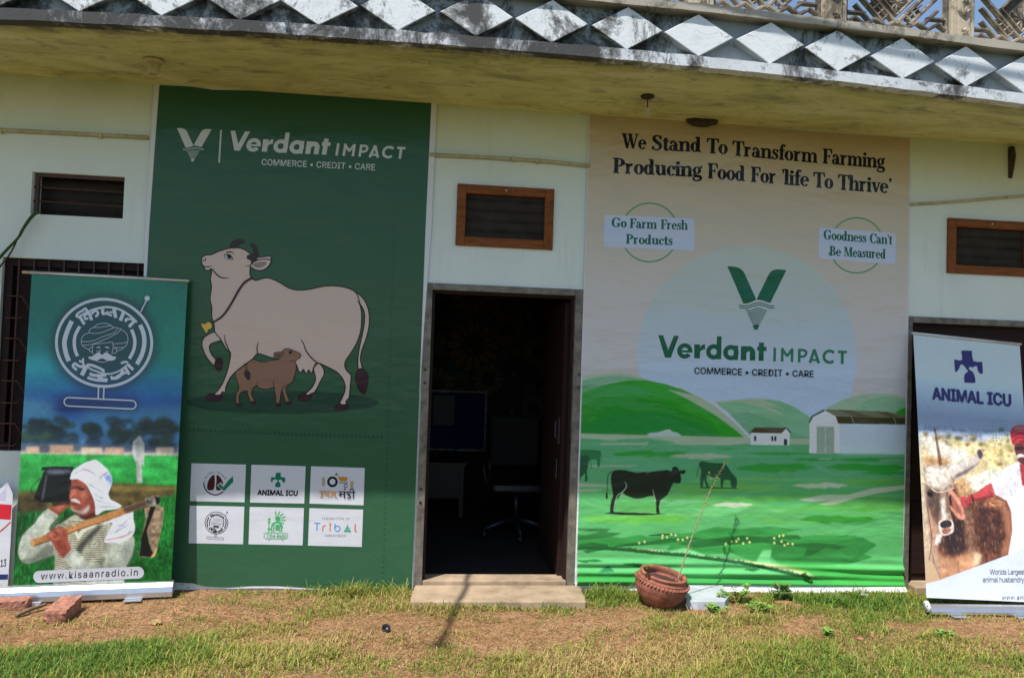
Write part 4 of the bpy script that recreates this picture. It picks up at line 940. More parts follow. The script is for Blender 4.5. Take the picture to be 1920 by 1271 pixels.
# kisaan radio emblem, drawn in the frame of the close-up (90,540)x5.295
def kisaan(art, A, col, face=True, wk=1.0, thin=4):
    s_ = float(np.linalg.norm(np.array(A((1, 0))[0])-np.array(A((0, 0))[0])))
    S = lambda p, w, sm=5, cl=False: art.stroke(A(*p), [v*s_*wk for v in w] if isinstance(w, (list, tuple)) else w*s_*wk, col, cl, sm=sm)
    S([(560+474*math.cos(t), 555+438*math.sin(t)) for t in np.linspace(0, 2*math.pi, 72, endpoint=False)], 28, 0, True)
    S([(240, 338), (195, 440), (166, 550), (180, 660), (210, 742)], 46); S([(320, 392), (275, 480), (264, 560), (275, 640), (298, 692)], 33)
    S([(920, 375), (955, 470), (960, 570), (938, 670), (888, 770)], 43); S([(834, 422), (862, 500), (866, 570), (850, 640), (812, 715)], 33)
    # upper word
    S([(300, 305), (400, 245), (500, 210), (600, 196), (720, 222), (820, 285), (888, 350)], 22)
    S([(318, 292), (366, 372)], 30, 0); S([(322, 300), (288, 288), (305, 258), (345, 235), (378, 212), (392, 240)], 24)
    S([(408, 240), (438, 330)], 30, 0); S([(428, 268), (385, 268), (368, 295), (378, 318), (404, 308)], 22); S([(436, 268), (470, 236), (500, 250), (492, 282), (472, 288)], 24)
    S([(546, 215), (548, 262)], 32, 0); S([(540, 268), (585, 258), (600, 240)], 24); S([(578, 258), (606, 270), (640, 282)], 22); S([(612, 248), (665, 246)], 18, 0); S([(660, 212), (676, 305)], 34, 0)
    S([(758, 240), (722, 332)], 36, 0); S([(786, 342), (776, 330), (785, 316), (800, 318)], 26); S([(792, 318), (830, 318), (856, 330)], 20); S([(868, 330), (808, 396)], 32, 0)
    # lower word
    S([(275, 760), (250, 790), (290, 832)], 26); S([(270, 765), (320, 795), (372, 792)], 28); S([(352, 712), (348, 748), (312, 738)], 22); S([(348, 745), (362, 790)], 20)
    S([(384, 790), (338, 884)], 42, 0); S([(380, 800), (405, 778), (470, 792), (545, 828), (552, 850)], 26)
    S([(400, 800), (450, 830), (585, 868), (700, 842), (800, 770)], 16); S([(415, 866), (470, 884), (580, 880)], 30); S([(395, 905), (480, 930), (592, 935)], 28); S([(575, 880), (500, 905), (595, 925)], 22)
    S([(625, 912), (690, 905), (735, 862), (745, 825)], 32); S([(625, 890), (660, 915), (700, 885), (790, 850)], 24); S([(765, 795), (812, 872)], 30, 0); S([(795, 770), (850, 826)], 30, 0); S([(728, 762), (762, 748), (800, 752)], 22)
    S([(505, 1000), (500, 1112)], 14, 0); S([(558, 1000), (553, 1114)], 14, 0)
    S([(205, 1106)]+[(205+630*t, 1106+26*t) for t in (.25, .5, .75, 1)]+[(835+44*math.sin(a), 1174-42*math.cos(a)) for a in (.5, 1.0, 1.57, 2.1, 2.6)]+[(835-630*t, 1216-26*t) for t in (0, .25, .5, .75, 1)]+[(205-44*math.sin(a), 1148+42*math.cos(a)) for a in (.5, 1.0, 1.57, 2.1, 2.6)], 13, 0, True)
    S([(925, 248), (984, 125)], 12, 0); art.ell(A((990, 108))[0], 26*s_, 26*s_, col, 24)
    for p in ([(400, 700), (440, 693), (478, 666), (512, 653), (540, 678), (572, 653), (608, 666), (642, 690), (679, 698), (660, 728), (606, 736), (565, 722), (540, 706), (515, 722), (478, 736), (428, 724)],):
        art.poly(smooth(A(*p), 3), col)
    for p in ([(482, 612), (500, 594), (520, 598), (520, 606), (500, 606)], [(566, 600), (590, 594), (614, 612), (590, 608)]): art.poly(smooth(A(*p), 3), col)
    t = thin
    for p in ([(415, 630), (350, 590), (335, 545), (350, 490), (410, 455), (440, 462), (530, 455), (660, 405), (720, 415), (780, 460), (799, 520), (780, 580), (730, 625), (680, 636)],
              [(412, 455), (420, 425), (455, 405), (530, 400), (630, 382)], [(455, 405), (500, 370), (570, 360), (625, 378), (660, 406)], [(335, 545), (440, 540), (560, 490), (660, 455), (695, 415)], [(340, 583), (440, 572), (560, 525), (680, 465), (730, 420)],
              [(450, 570), (444, 640), (452, 672)], [(645, 548), (650, 600), (636, 672)], [(450, 570), (540, 562), (645, 548)], [(655, 566), (740, 560), (795, 546)], [(660, 600), (720, 606), (755, 598)],
              [(440, 600), (416, 612), (420, 645), (444, 648)], [(655, 615), (682, 618), (680, 655), (648, 660)], [(480, 740), (540, 752), (600, 738)], [(522, 620), (520, 650)], [(484, 640), (500, 644), (514, 640)], [(575, 640), (590, 645), (605, 640)], [(515, 715), (540, 712), (565, 715)]):
        art.stroke(A(*p), t*s_, col)

# six logo cards
Z3 = tracer(340, 850, 5.3333)
cards = [[(102, 97), (646, 110), (632, 487), (86, 475)], [(701, 111), (1243, 127), (1229, 500), (687, 489)], [(1297, 127), (1834, 144), (1822, 517), (1282, 500)],
         [(84, 520), (630, 530), (617, 906), (73, 896)], [(684, 532), (1226, 544), (1213, 917), (672, 906)], [(1281, 545), (1818, 560), (1804, 933), (1266, 919)]]
clab = ['white card with a hoof print and tick logo', 'white card with a green cross logo', 'white card with a tractor logo', 'white card with a round radio emblem', 'white card with a green tribal chief logo', 'white card with colourful federation lettering']
BLK, GRC, MAR = (.008, .008, .010), (.006, .19, .10), (.075, .012, .016)
cobj = []
for c, l in zip(cards, clab):
    a = Art(wall_surf(-.0142)); a.poly(Z3(*c), (.62, .63, .66)); cobj.append(a.build('logo_card', M['vinyl'], ban, l))
def cross_logo(a, A, col):
    a.poly(smooth(A((942, 205), (950, 192), (985, 192), (996, 200), (996, 232), (1030, 238), (1040, 248), (1036, 285), (1025, 292), (1012, 285), (1004, 265), (990, 262), (970, 270), (992, 300), (990, 330), (982, 336), (945, 335), (938, 325), (940, 300), (962, 275), (955, 262), (935, 258), (918, 265), (910, 285), (898, 285), (895, 245), (905, 236), (940, 236)), 2), col)
a = Art(wall_surf(-.0146))
a.poly(smooth(Z3((328, 214), (300, 228), (270, 270), (257, 325), (265, 362), (300, 367), (325, 355), (335, 300), (333, 235)), 3), MAR)
a.poly(smooth(Z3((352, 214), (380, 228), (405, 262), (418, 300), (412, 345), (385, 367), (352, 362), (345, 320), (352, 270)), 3), MAR)
a.stroke(Z3((223, 288), (232, 335), (258, 378), (300, 404), (345, 414), (390, 400), (418, 378)), 12/5.33, MAR)
a.poly(Z3((352, 318), (392, 288), (428, 325), (470, 258), (524, 216), (526, 290), (428, 380)), (.62, .63, .66))
a.poly(Z3((360, 320), (388, 298), (420, 335), (468, 270), (516, 224), (519, 283), (428, 374)), GRC)
arc = [(233, 272, -65), (243, 238, -55), (262, 213, -38), (282, 196, -28), (305, 185, -12), (328, 182, 0), (372, 186, 12), (398, 203, 25), (421, 222, 35), (444, 244, 48)]
for chx, (x, y, an) in zip('ANIMALMARK', arc):
    V, Fc = text_faces(chx, .012); mx = (min(v[0] for v in V)+max(v[0] for v in V))/2; t = math.radians(an); sz = 34
    f = lambda u, v: Z3((x+((u-mx)*math.cos(t)+(v-.35)*math.sin(t))*sz, y+((u-mx)*math.sin(t)-(v-.35)*math.cos(t))*sz))[0]
    a.raw(V, Fc, f, GRC)
a.build('printed_logo', M['vinyl'], cobj[0])
a = Art(wall_surf(-.0146)); cross_logo(a, Z3, GRC); put_text(a, 'ANIMAL ICU', *Z3((762, 414), (1160, 421)), 50/5.33, BLK, .04); a.build('printed_logo', M['vinyl'], cobj[1])
a = Art(wall_surf(-.0146)); ORG = (.56, .24, .035); NVY = (.010, .012, .022)
a.ring(Z3((1511, 282))[0], 41/5.33, 42/5.33, 24/5.33, NVY); a.ring(Z3((1643, 322))[0], 16/5.33, 16/5.33, 7/5.33, NVY); a.ell(Z3((1635, 357))[0], 8/5.33, 8/5.33, NVY, 14)
a.stroke(Z3((1536, 215), (1558, 197)), 9/5.33, NVY, sm=0); a.stroke(Z3((1550, 208), (1566, 222)), 8/5.33, NVY, sm=0); a.stroke(Z3((1575, 290), (1664, 293)), 8/5.33, NVY, sm=0)
a.poly(smooth(Z3((1571, 233), (1650, 235), (1663, 250), (1655, 262), (1650, 275), (1600, 278), (1578, 262)), 2), ORG)
for x0_, y0_, n_ in ((1421, 245, 5), (1704, 282, 4)):
    for k in range(n_):
        for sg in (-1, 1): a.ell(Z3((x0_+sg*9, y0_+k*17))[0], 6/5.33, 7/5.33, (.50, .27, .07), 10)
    a.stroke(Z3((x0_, y0_-8), (x0_, y0_+n_*18)), 3/5.33, (.50, .27, .07), sm=0)
def deva(a, A, strokes, col, w):
    for p in strokes: a.stroke(A(*p), w/5.33, col, sm=5 if len(p) > 2 else 0)
deva(a, Z3, [[(1376, 378), (1562, 381)], [(1400, 380), (1412, 395), (1396, 404), (1412, 412), (1408, 434), (1384, 428)], [(1436, 381), (1438, 408), (1462, 410)], [(1468, 381), (1466, 438)], [(1490, 398), (1510, 392), (1510, 418), (1492, 430), (1484, 418)], [(1510, 404), (1534, 402)], [(1536, 381), (1534, 438)], [(1546, 434), (1562, 446)]], ORG, 9)
deva(a, Z3, [[(1570, 381), (1738, 386)], [(1592, 383), (1590, 420), (1580, 412), (1592, 408), (1626, 408)], [(1632, 383), (1630, 448)], [(1662, 385), (1660, 402), (1684, 404), (1668, 418), (1690, 424), (1682, 446), (1656, 440)], [(1722, 386), (1718, 450)], [(1722, 384), (1716, 358), (1694, 354), (1684, 374)]], NVY, 10)
a.ell(Z3((1634, 354))[0], 7/5.33, 7/5.33, NVY, 12)
a.build('printed_logo', M['vinyl'], cobj[2])
a = Art(wall_surf(-.0146), .00005)
Ak = affine3([(560, 555), (1044, 555), (560, 1005)], Z3((351, 693), (467, 697), (348, 806)))
kisaan(a, Ak, (.015, .015, .017), thin=6); a.build('printed_logo', M['vinyl'], cobj[3])
a = Art(wall_surf(-.0146), .00005); TG = (.05, .42, .12)
rt = random.Random(5)
for ring_, r_ in ((0, 30), (1, 58), (2, 82)):
    for k in range(7):
        an = math.radians(-100+k*27); c = (955+r_*math.cos(an)*.95, 655+r_*math.sin(an)*.85)
        L = 16; u = (math.cos(an+.3)*L, math.sin(an+.3)*L); v = (-u[1]*.45, u[0]*.45)
        a.poly(Z3((c[0]-u[0], c[1]-u[1]), (c[0]+v[0], c[1]+v[1]), (c[0]+u[0], c[1]+u[1]), (c[0]-v[0], c[1]-v[1])), TG)
a.poly(smooth(Z3((938, 640), (955, 625), (975, 640), (970, 662), (950, 675), (940, 660)), 2), TG)
a.stroke(Z3((877, 650), (874, 782)), 9/5.33, TG, sm=0); a.ell(Z3((878, 656))[0], 13/5.33, 12/5.33, TG, 12); a.stroke(Z3((862, 684), (892, 685)), 8/5.33, TG, sm=0); a.stroke(Z3((862, 752), (898, 754)), 14/5.33, TG, sm=0)
for x in (905, 925, 985, 1003): a.stroke(Z3((x, 700), (x-2, 780)), 10/5.33, TG, sm=0)
a.stroke(Z3((900, 740), (915, 700), (955, 685), (995, 700), (1012, 740)), 12/5.33, TG)
for y in (712, 728, 744, 760): a.stroke(Z3((938, y), (976, y+1)), 9/5.33, TG, sm=0)
a.stroke(Z3((840, 790), (1050, 795), (1055, 820), (1048, 850), (838, 845), (832, 815)), 5/5.33, TG, True, sm=2)
put_text(a, 'Tribal Radio', *Z3((846, 836), (1046, 842)), 40/5.33, TG, .0)
for x in (876, 1012): a.ring(Z3((x, 852))[0], 12/5.33, 12/5.33, 4/5.33, TG, 0, 180, 12)
a.build('printed_logo', M['vinyl'], cobj[4])
a = Art(wall_surf(-.0146), .00006); BLU, RED, ORN = (.03, .25, .62), (.62, .045, .04), (.65, .22, .04)
put_text(a, 'FEDERATION OF', *Z3((1408, 662), (1682, 664)), 23/5.33, (.12, .12, .13), 0, 1.2); put_text(a, 'INDUSTRIES', *Z3((1434, 832), (1642, 834)), 23/5.33, (.10, .10, .11), 0, 1.2)
S = lambda p, c, w=10, sm=0: a.stroke(Z3(*p), w/5.33, c, sm=sm)
S([(1330, 696), (1386, 698)], BLU); S([(1358, 698), (1355, 774)], BLU); S([(1414, 778), (1416, 735), (1428, 722), (1444, 720)], RED, 10, 4)
S([(1489, 705), (1487, 776)], ORN, 12); S([(1476, 704), (1489, 688), (1502, 706)], ORN, 5); S([(1478, 716), (1489, 702), (1500, 717)], ORN, 4)
S([(1537, 700), (1535, 750)], BLU); a.ring(Z3((1561, 750))[0], 26/5.33, 26/5.33, 9/5.33, BLU)
a.poly(Z3((1662, 714), (1700, 784), (1622, 782)), (.05, .33, .20))
for y in (740, 760): a.stroke(Z3((1636, y), (1690, y+1)), 3/5.33, (.6, .63, .64), sm=0)
S([(1663, 704), (1662, 716)], (.05, .33, .2), 4); S([(1738, 704), (1737, 760), (1742, 776), (1754, 780)], RED, 10, 4)
a.build('printed_logo', M['vinyl'], cobj[5])

# ------------------------------------------------------------------ slogan banner with the farm landscape
bn2 = empty('hanging_banner', tuple(onY(1385, 1100, -.012)), 'wide cream vinyl banner with slogan and green farm landscape, right of the open doorway', 'banner')
a = Art(wall_surf(-.010))
a.poly([(1104, 210), (1280, 217), (1330, 220), (1390, 233), (1500, 243), (1709, 257), (1706, 424), (1699, 848), (1692, 1104), (1077, 1094), (1085, 848), (1098, 424)], WHT); a.build('vinyl_sheet', M['creased'], bn2)
BG_S = [(215, (.52, .39, .22)), (300, (.58, .475, .33)), (352, (.62, .53, .40)), (430, (.63, .56, .46)), (520, (.66, .60, .55)), (640, (.65, .62, .61)), (900, (.65, .62, .61))]
def bgcol(y): return tuple(float(np.interp(y, [q[0] for q in BG_S], [q[1][k] for q in BG_S])) for k in range(3))
BG = bgcol(700)
a = Art(wall_surf(-.0115)); bx = np.linspace(0, 1, 25); by = np.linspace(0, 1, 40)
top_px = np.array([(1106, 213), (1200, 216), (1280, 219.5), (1330, 222), (1390, 235), (1500, 245), (1707, 259)], float); btop = []
rows_ = []; cols_ = []
for q in by:
    rr_ = []; cc_ = []
    for t in bx:
        xt = 1106+601*t; yt = np.interp(xt, top_px[:, 0], top_px[:, 1]); xb = 1088+609*t
        px_, py_ = xt+(xb-xt)*q, yt+(848-yt)*q; rr_.append(onY(px_, py_, -.0115)); cc_.append(bgcol(py_-(px_-1106)*.06))
    rows_.append(rr_); cols_.append(cc_)
grid_mesh('printed_ground', np.array(rows_), np.array(cols_), M['creased'], bn2)
CIR = (.55, .585, .55)
cc = [(1401+206*math.cos(t), 667+206*math.sin(t)) for t in np.linspace(0, 2*math.pi, 80, endpoint=False)]
CIR_S = [(461, (.56, .62, .56)), (560, (.56, .62, .60)), (640, (.55, .63, .71)), (720, (.56, .70, .88)), (880, (.56, .70, .88))]
def circol(y): return tuple(float(np.interp(y, [q[0] for q in CIR_S], [q[1][k] for q in CIR_S])) for k in range(3))
ang_ = np.linspace(0, 2*math.pi, 97); rad_ = np.linspace(0.001, 1, 24); su = wall_surf(-.0121)
PX_ = 1401+206*rad_[:, None]*np.cos(ang_)[None]; PY_ = 667+206*rad_[:, None]*np.sin(ang_)[None]
grid_mesh('pale_disc', np.array([[su(PX_[i, k], PY_[i, k], 0) for k in range(97)] for i in range(24)]), np.array([[circol(PY_[i, k]) for k in range(97)] for i in range(24)]), M['creased'], bn2)
T4 = tracer(1100, 210, 3.0968); INK = (.012, .012, .016); GTX = (.008, .14, .075)
def line(name, parent, y0, items, cap, col, T=T4):
    for w_, xa, ya, xb, yb in items:
        a = Art(wall_surf(y0), .00008); serif(a, w_, *T((xa, ya), (xb, yb)), cap/3.0968, col); a.build(name, M['creased'], parent)
line('slogan_word', bn2, -.0122, [('We', 205, 210, 343, 217), ('Stand', 378, 220, 662, 233), ('To', 698, 238, 815, 245), ('Transform', 847, 252, 1337, 296), ('Farming', 1370, 298, 1730, 328)], 84, INK)
line('slogan_word', bn2, -.0122, [('Producing', 152, 354, 668, 378), ('Food', 702, 384, 917, 402), ('For', 953, 405, 1098, 416), ("'life", 1130, 419, 1288, 432), ('To', 1317, 436, 1428, 446), ('Thrive’', 1460, 450, 1766, 473)], 86, INK)
def rrect(c, r, n=5):
    out = []
    for i in range(4):
        p, q, s_ = np.array(c[i-1], float), np.array(c[i], float), np.array(c[(i+1) % 4], float)
        u = (p-q)/np.linalg.norm(p-q)*r; v = (s_-q)/np.linalg.norm(s_-q)*r
        for k in range(n+1):
            t = k/n; out.append(tuple((q+u)*(1-t)**2+2*t*(1-t)*q+(q+v)*t*t))
    return out
for cen, r, pill, lns in (((365, 700), 170, [(103, 597), (629, 619), (626, 805), (98, 783)], [('Go', 145, 668, 230, 671), ('Farm', 250, 673, 405, 679), ('Fresh', 430, 680, 584, 684), ('Products', 228, 764, 497, 773)]),
                          ((1568, 775), 160, [(1350, 671), (1797, 703), (1794, 886), (1346, 850)], [('Goodness', 1376, 738, 1622, 757), ("Can't", 1644, 760, 1772, 769), ('Be', 1408, 832, 1475, 837), ('Measured', 1494, 838, 1735, 852)])):
    a = Art(wall_surf(-.0122)); a.ring(T4(cen)[0], r/3.0968*.98, r/3.0968, 2.6, (.13, .34, .15)); a.poly(rrect(T4(*pill), 7), (.60, .67, .86))
    b_ = a.build('claim_badge', M['creased'], bn2)
    line('claim_word', b_, -.0126, lns, 54, GTX)
a = Art(wall_surf(-.0122)); v_logo(a, T5, (.006, .135, .068)); a.build('leaf_emblem', M['creased'], bn2)
verdant(lambda: Art(wall_surf(-.0122)), T5, (.006, .125, .062), (.03, .20, .105), bn2)
a = Art(wall_surf(-.0168)); put_text(a, 'COMMERCE • CREDIT • CARE', *T5((405, 1087), (1503, 1118)), 59/4.923, INK, .016, 1.03, words=lambda w: w.build('tagline_word', M['creased'], bn2))

LX0, LX1, LZ0, LZ1 = onY(1088, 848, -.013)[0], onY(1694, 980, -.013)[0], .034, onY(1400, 700, -.013)[2]
cv = Canvas(600, 385, lambda x, y: ((onY(x, y, -.013)[0]-LX0)/(LX1-LX0), (onY(x, y, -.013)[2]-LZ0)/(LZ1-LZ0)))
cv.a[:] = BG; m_, sl_ = cv.mask(cc, .4); cv.x0 = 1400
g_ = Canvas(cv.w, cv.h, cv.uv); g_.x0 = 1400; g_.rows(CIR_S[1:]); cv.lay(m_, sl_, g_.a[sl_])
Z6 = tracer(1070, 680, 3.0); Z7 = tracer(1070, 840, 3.0)
G1, G2, G3_, G4 = sh(34, 120, 30), sh(30, 110, 34), sh(36, 126, 28), sh(28, 106, 44)
PAL, MEA = sh(128, 142, 118), sh(70, 130, 88)
A_ = cv.poly
A_(Z6((1440, 250), (1540, 205), (1640, 178), (1740, 172), (1830, 182), (1900, 205), (1900, 300), (1440, 300)), sh(120, 142, 118))
A_(Z6((1600, 260), (1660, 215), (1740, 190), (1840, 200), (1900, 225), (1900, 300), (1600, 300)), sh(105, 138, 108)); A_(Z6((1830, 275), (1860, 258), (1900, 248), (1900, 300), (1830, 300)), G1)
A_(Z6((40, 80), (140, 60), (240, 55), (340, 65), (430, 90), (520, 125), (520, 250), (40, 250)), sh(132, 145, 122)); A_(Z6((40, 105), (150, 80), (270, 72), (380, 85), (520, 130), (520, 250), (40, 250)), sh(98, 135, 108))
A_(Z6((40, 150), (130, 125), (250, 108), (330, 105), (200, 130), (40, 185)), sh(150, 155, 160)); 
A_(Z6((800, 220), (900, 208), (1000, 202), (1090, 202), (1180, 215), (1260, 250), (1330, 295), (1380, 330), (1380, 430), (800, 430)), PAL)
A_(Z6((830, 225), (960, 222), (1080, 250), (1200, 300), (1230, 320), (1120, 285), (1020, 275), (900, 285), (1010, 330), (1100, 380), (1110, 430), (830, 430)), sh(100, 140, 108))
A_(Z6((1080, 205), (1180, 215), (1260, 250), (1330, 295), (1380, 330), (1380, 430), (1250, 430), (1180, 380), (1080, 330), (990, 285), (930, 282), (1060, 280), (1200, 300), (1230, 318), (1150, 262), (1090, 240), (1195, 255)), sh(95, 138, 105))
A_(Z6((900, 285), (1000, 278), (1100, 310), (1200, 355), (1300, 410), (1345, 425), (900, 425)), sh(85, 130, 98))
A_(Z6((540, 148), (600, 130), (700, 170), (800, 215), (880, 275), (950, 345), (1020, 420), (960, 420), (600, 180)), sh(150, 155, 165)); A_(Z6((540, 145), (620, 140), (720, 190), (800, 235), (880, 300), (960, 375), (1000, 420), (900, 420)), PAL)
hill = Z6((40, 185), (120, 150), (220, 115), (330, 99), (430, 99), (530, 118), (620, 148), (695, 182), (640, 170), (545, 150), (640, 195), (720, 240), (800, 285), (870, 335), (930, 380), (975, 418), (40, 418))
A_(hill, G1); A_(Z6((40, 130), (210, 118), (360, 130), (490, 184), (340, 178), (180, 200), (40, 240)), sh(45, 118, 55), .8, .8)
A_(Z6((40, 250), (180, 190), (380, 190), (560, 225), (760, 310), (880, 400), (40, 400)), G2, .8); A_(Z6((390, 222), (560, 235), (740, 290), (860, 360), (930, 415), (860, 415), (760, 320), (600, 260)), G1, .6); A_(Z6((40, 370), (200, 300), (380, 278), (560, 295), (700, 340), (840, 415), (40, 415)), G4, .8)
A_(Z6((40, 398), (1000, 420), (1380, 428), (1900, 440), (1900, 700), (40, 700)), PAL)
A_(Z6((40, 425), (200, 430), (420, 424), (560, 440), (620, 462), (900, 462), (1000, 455), (1400, 460), (1900, 470), (1900, 1500), (40, 1500)), MEA)
for p in ([(160, 428), (280, 430), (250, 438), (180, 434)], [(160, 452), (420, 450), (440, 440), (425, 462), (170, 460)], [(500, 462), (690, 455), (560, 440), (610, 452)]): A_(Z6(*p), PAL, .5)
A_(smooth(Z6((440, 412), (445, 395), (480, 392), (500, 388), (530, 378), (555, 374), (575, 388), (600, 392), (615, 404), (610, 414)), 2), sh(140, 155, 150), .6)
rr = random.Random(11)
def streak(T, x, y, L, h, col, n=9, bl=.8, alpha=1):
    up, dn = [], []
    for k in range(n+1):
        t = k/n; e = math.sin(math.pi*min(1, max(0, t)))**.5
        up.append((x+L*t+rr.uniform(-L*.04, L*.04), y-h*e*rr.uniform(.5, 1.1))); dn.append((x+L*t+rr.uniform(-L*.07, L*.07), y+h*e*rr.uniform(.4, 1.1)))
    A_(T(*(up+dn[::-1])), col, bl, alpha)
DG, MG, LG, YG, TN = sh(38, 118, 42), li(60, 150, 66), li(112, 188, 118), li(108, 182, 86), li(190, 205, 170)
for x, y, L, h in ((220, 515, 480, 22), (980, 510, 420, 12), (1250, 545, 260, 10), (1440, 590, 480, 28), (1500, 545, 420, 12), (920, 590, 470, 30), (1620, 620, 300, 14), (820, 485, 120, 4)): streak(Z6, x, y, L, h, DG)
for x, y, L, h, c in ((560, 525, 350, 18, PAL), (1385, 540, 90, 4, PAL), (1720, 548, 170, 4, PAL), (80, 580, 295, 5, PAL), (40, 525, 130, 4, PAL)): streak(Z6, x, y, L, h, c)
# sunlit lower meadow
A_(Z7((40, 210), (300, 200), (900, 150), (1880, 200), (1880, 900), (30, 900)), li(95, 178, 105), 12)
for k in range(60):
    y = rr.uniform(170, 430); streak(Z7, rr.uniform(20, 1700), y, rr.uniform(150, 700), rr.uniform(4, 16), rr.choice([LG, YG, YG, li(84, 168, 88), li(118, 192, 124), li(100, 182, 72)]), 8, 1.0, .75)
streak(Z7, 560, 225, 620, 30, YG); streak(Z7, 40, 400, 680, 32, li(104, 184, 80)); streak(Z7, 1250, 210, 320, 17, TN, 9); streak(Z7, 800, 318, 230, 16, TN); streak(Z7, 1280, 400, 430, 30, li(60, 150, 60)); streak(Z7, 1600, 340, 130, 14, li(90, 170, 70))
A_(Z7((1280, 290), (1420, 262), (1560, 262), (1700, 225), (1900, 205), (1900, 228), (1720, 255), (1600, 282), (1480, 318), (1390, 318), (1480, 292), (1360, 300)), TN, .7)
A_(Z7((40, 195), (200, 205), (240, 212), (40, 218)), PAL, .7); A_(Z7((40, 228), (190, 232), (150, 240), (40, 245)), PAL, .7)
DK, DK2, MD = li(38, 92, 50), li(45, 110, 56), li(62, 150, 72)
A_(Z7((30, 480), (120, 495), (200, 492), (290, 505), (390, 485), (430, 500), (560, 490), (700, 470), (820, 440), (960, 455), (1100, 440), (1250, 455), (1310, 450), (1200, 480), (1290, 495), (1370, 488), (1600, 490), (1720, 540), (1640, 590), (1700, 610), (1600, 640), (1420, 655), (1180, 650), (1130, 610), (1040, 640), (900, 590), (700, 600), (520, 600), (560, 545), (380, 545), (200, 555), (30, 560)), MD, .8, 1, (.12, 8, 60, 3))
A_(Z7((1120, 600), (1130, 540), (1250, 560), (1400, 555), (1640, 500), (1720, 545), (1640, 600), (1700, 612), (1560, 650), (1300, 655), (1160, 640)), li(56, 136, 66), .8)
A_(Z7((30, 500), (160, 470), (40, 462), (30, 450), (230, 452), (200, 470), (290, 478), (230, 498), (30, 520)), DK2, .6, .8)
A_(Z7((440, 488), (520, 478), (620, 480), (520, 492), (440, 494)), DK, .5)
A_(Z7((600, 535), (760, 510), (960, 490), (1090, 500), (1190, 490), (1280, 488), (1300, 510), (1180, 512), (1250, 535), (1400, 530), (1556, 550), (1500, 572), (1440, 556), (1350, 605), (1310, 610), (1330, 560), (1180, 545), (1080, 530), (860, 545), (700, 560)), DK2, .6)
A_(Z7((320, 535), (420, 528), (540, 505), (700, 500), (760, 512), (560, 530), (420, 545), (200, 560)), DK2, .6)
A_(Z7((30, 545), (120, 528), (210, 540), (200, 570), (90, 590), (70, 575), (110, 568)), DK2, .6)
for c in ((385, 532), (416, 526), (517, 490), (515, 504), (566, 484), (604, 513), (590, 488), (655, 503), (542, 500), (630, 514), (872, 538), (905, 524), (943, 510), (992, 506), (970, 535), (1006, 528), (932, 522), (1174, 493), (1196, 490), (1145, 505), (1145, 532), (1186, 524), (1203, 545), (1222, 536), (1248, 538)):
    A_([(Z7(c)[0][0]+2.2*math.cos(t), Z7(c)[0][1]+2.4*math.sin(t)) for t in np.linspace(0, 6.28, 12, endpoint=False)], li(205, 215, 130), .45)
A_(Z7((400, 560), (560, 575), (640, 560), (760, 600), (740, 620), (480, 590)), li(130, 215, 140), 1.2)
A_(Z7((1040, 635), (1080, 575), (1130, 570), (1120, 620), (1130, 650)), li(120, 205, 130), 1)
edge = [(30, 562), (160, 560), (300, 568), (480, 588), (640, 600), (800, 620), (960, 640), (1100, 670), (1240, 700), (1360, 730), (1480, 748)]
A_(Z7(*(edge+[(1500, 755), (1380, 720), (1310, 690), (1200, 655), (1060, 640), (900, 622), (760, 606), (500, 580), (480, 572), (300, 562)][::1])), li(205, 215, 150), .6)
A_(Z7((1180, 650), (1320, 662), (1340, 705), (1240, 680)), li(190, 205, 130), .8)
for i in range(150):
    t = i/149; e = np.array(edge); x = 40+t*1440; y = np.interp(x, e[:, 0], e[:, 1])
    A_(Z7((x-7, y-2+rr.uniform(-2, 2)), (x+6, y-13+rr.uniform(-5, 4)), (x+10, y+4), (x+6, y+10+rr.uniform(0, 5)), (x-6, y+8)), DK, .4)
for x, y, L in ((30, 632, 150), (290, 650, 110), (970, 680, 90), (340, 660, 100)): 
    streak(Z7, x, y, L, 10, DK2, 12, .5)
A_(Z7((150, 695), (210, 655), (245, 690)), li(50, 120, 80), .8)
A_(Z7((20, 690), (700, 712), (1880, 735), (1880, 800), (20, 800)), li(62, 150, 70), 3)
A_(Z7((1120, 640), (1500, 660), (1880, 690), (1880, 760), (1500, 755), (1300, 690)), li(70, 168, 74), 3)
# buildings
RF = sh(58, 50, 34)
A_(Z6((1012, 394), (1180, 396), (1216, 368), (1233, 395), (1230, 464), (1012, 460)), sh(165, 172, 182), .5); A_(Z6((1004, 393), (1038, 362), (1218, 364), (1186, 396)), RF, .5); A_(Z6((1218, 363), (1243, 395), (1234, 397), (1214, 372)), RF, .4)
for p in ([(1031, 411), (1044, 411), (1044, 440), (1031, 440)], [(1128, 413), (1140, 413), (1140, 440), (1128, 440)], [(1145, 413), (1157, 413), (1157, 441), (1145, 441)], [(1199, 428), (1218, 429), (1218, 463), (1199, 463)]): A_(Z6(*p), sh(35, 40, 46), .35)
A_(Z6((1512, 300), (1900, 330), (1900, 514), (1512, 508)), sh(150, 160, 168), .5); A_(Z6((1512, 470), (1900, 478), (1900, 514), (1512, 508)), sh(150, 170, 165), 4, .7)
A_(Z6((1342, 508), (1344, 336), (1362, 300), (1424, 268), (1492, 300), (1512, 345), (1516, 508)), sh(172, 178, 192), .5)
A_(Z6((1384, 357), (1482, 359), (1482, 508), (1384, 508)), sh(118, 132, 118), .5); A_(Z6((1430, 358), (1434, 358), (1434, 508), (1430, 508)), sh(150, 160, 150), .4)
A_(Z6((1336, 338), (1356, 298), (1422, 262), (1430, 270), (1364, 304), (1346, 338)), sh(40, 44, 46), .4)
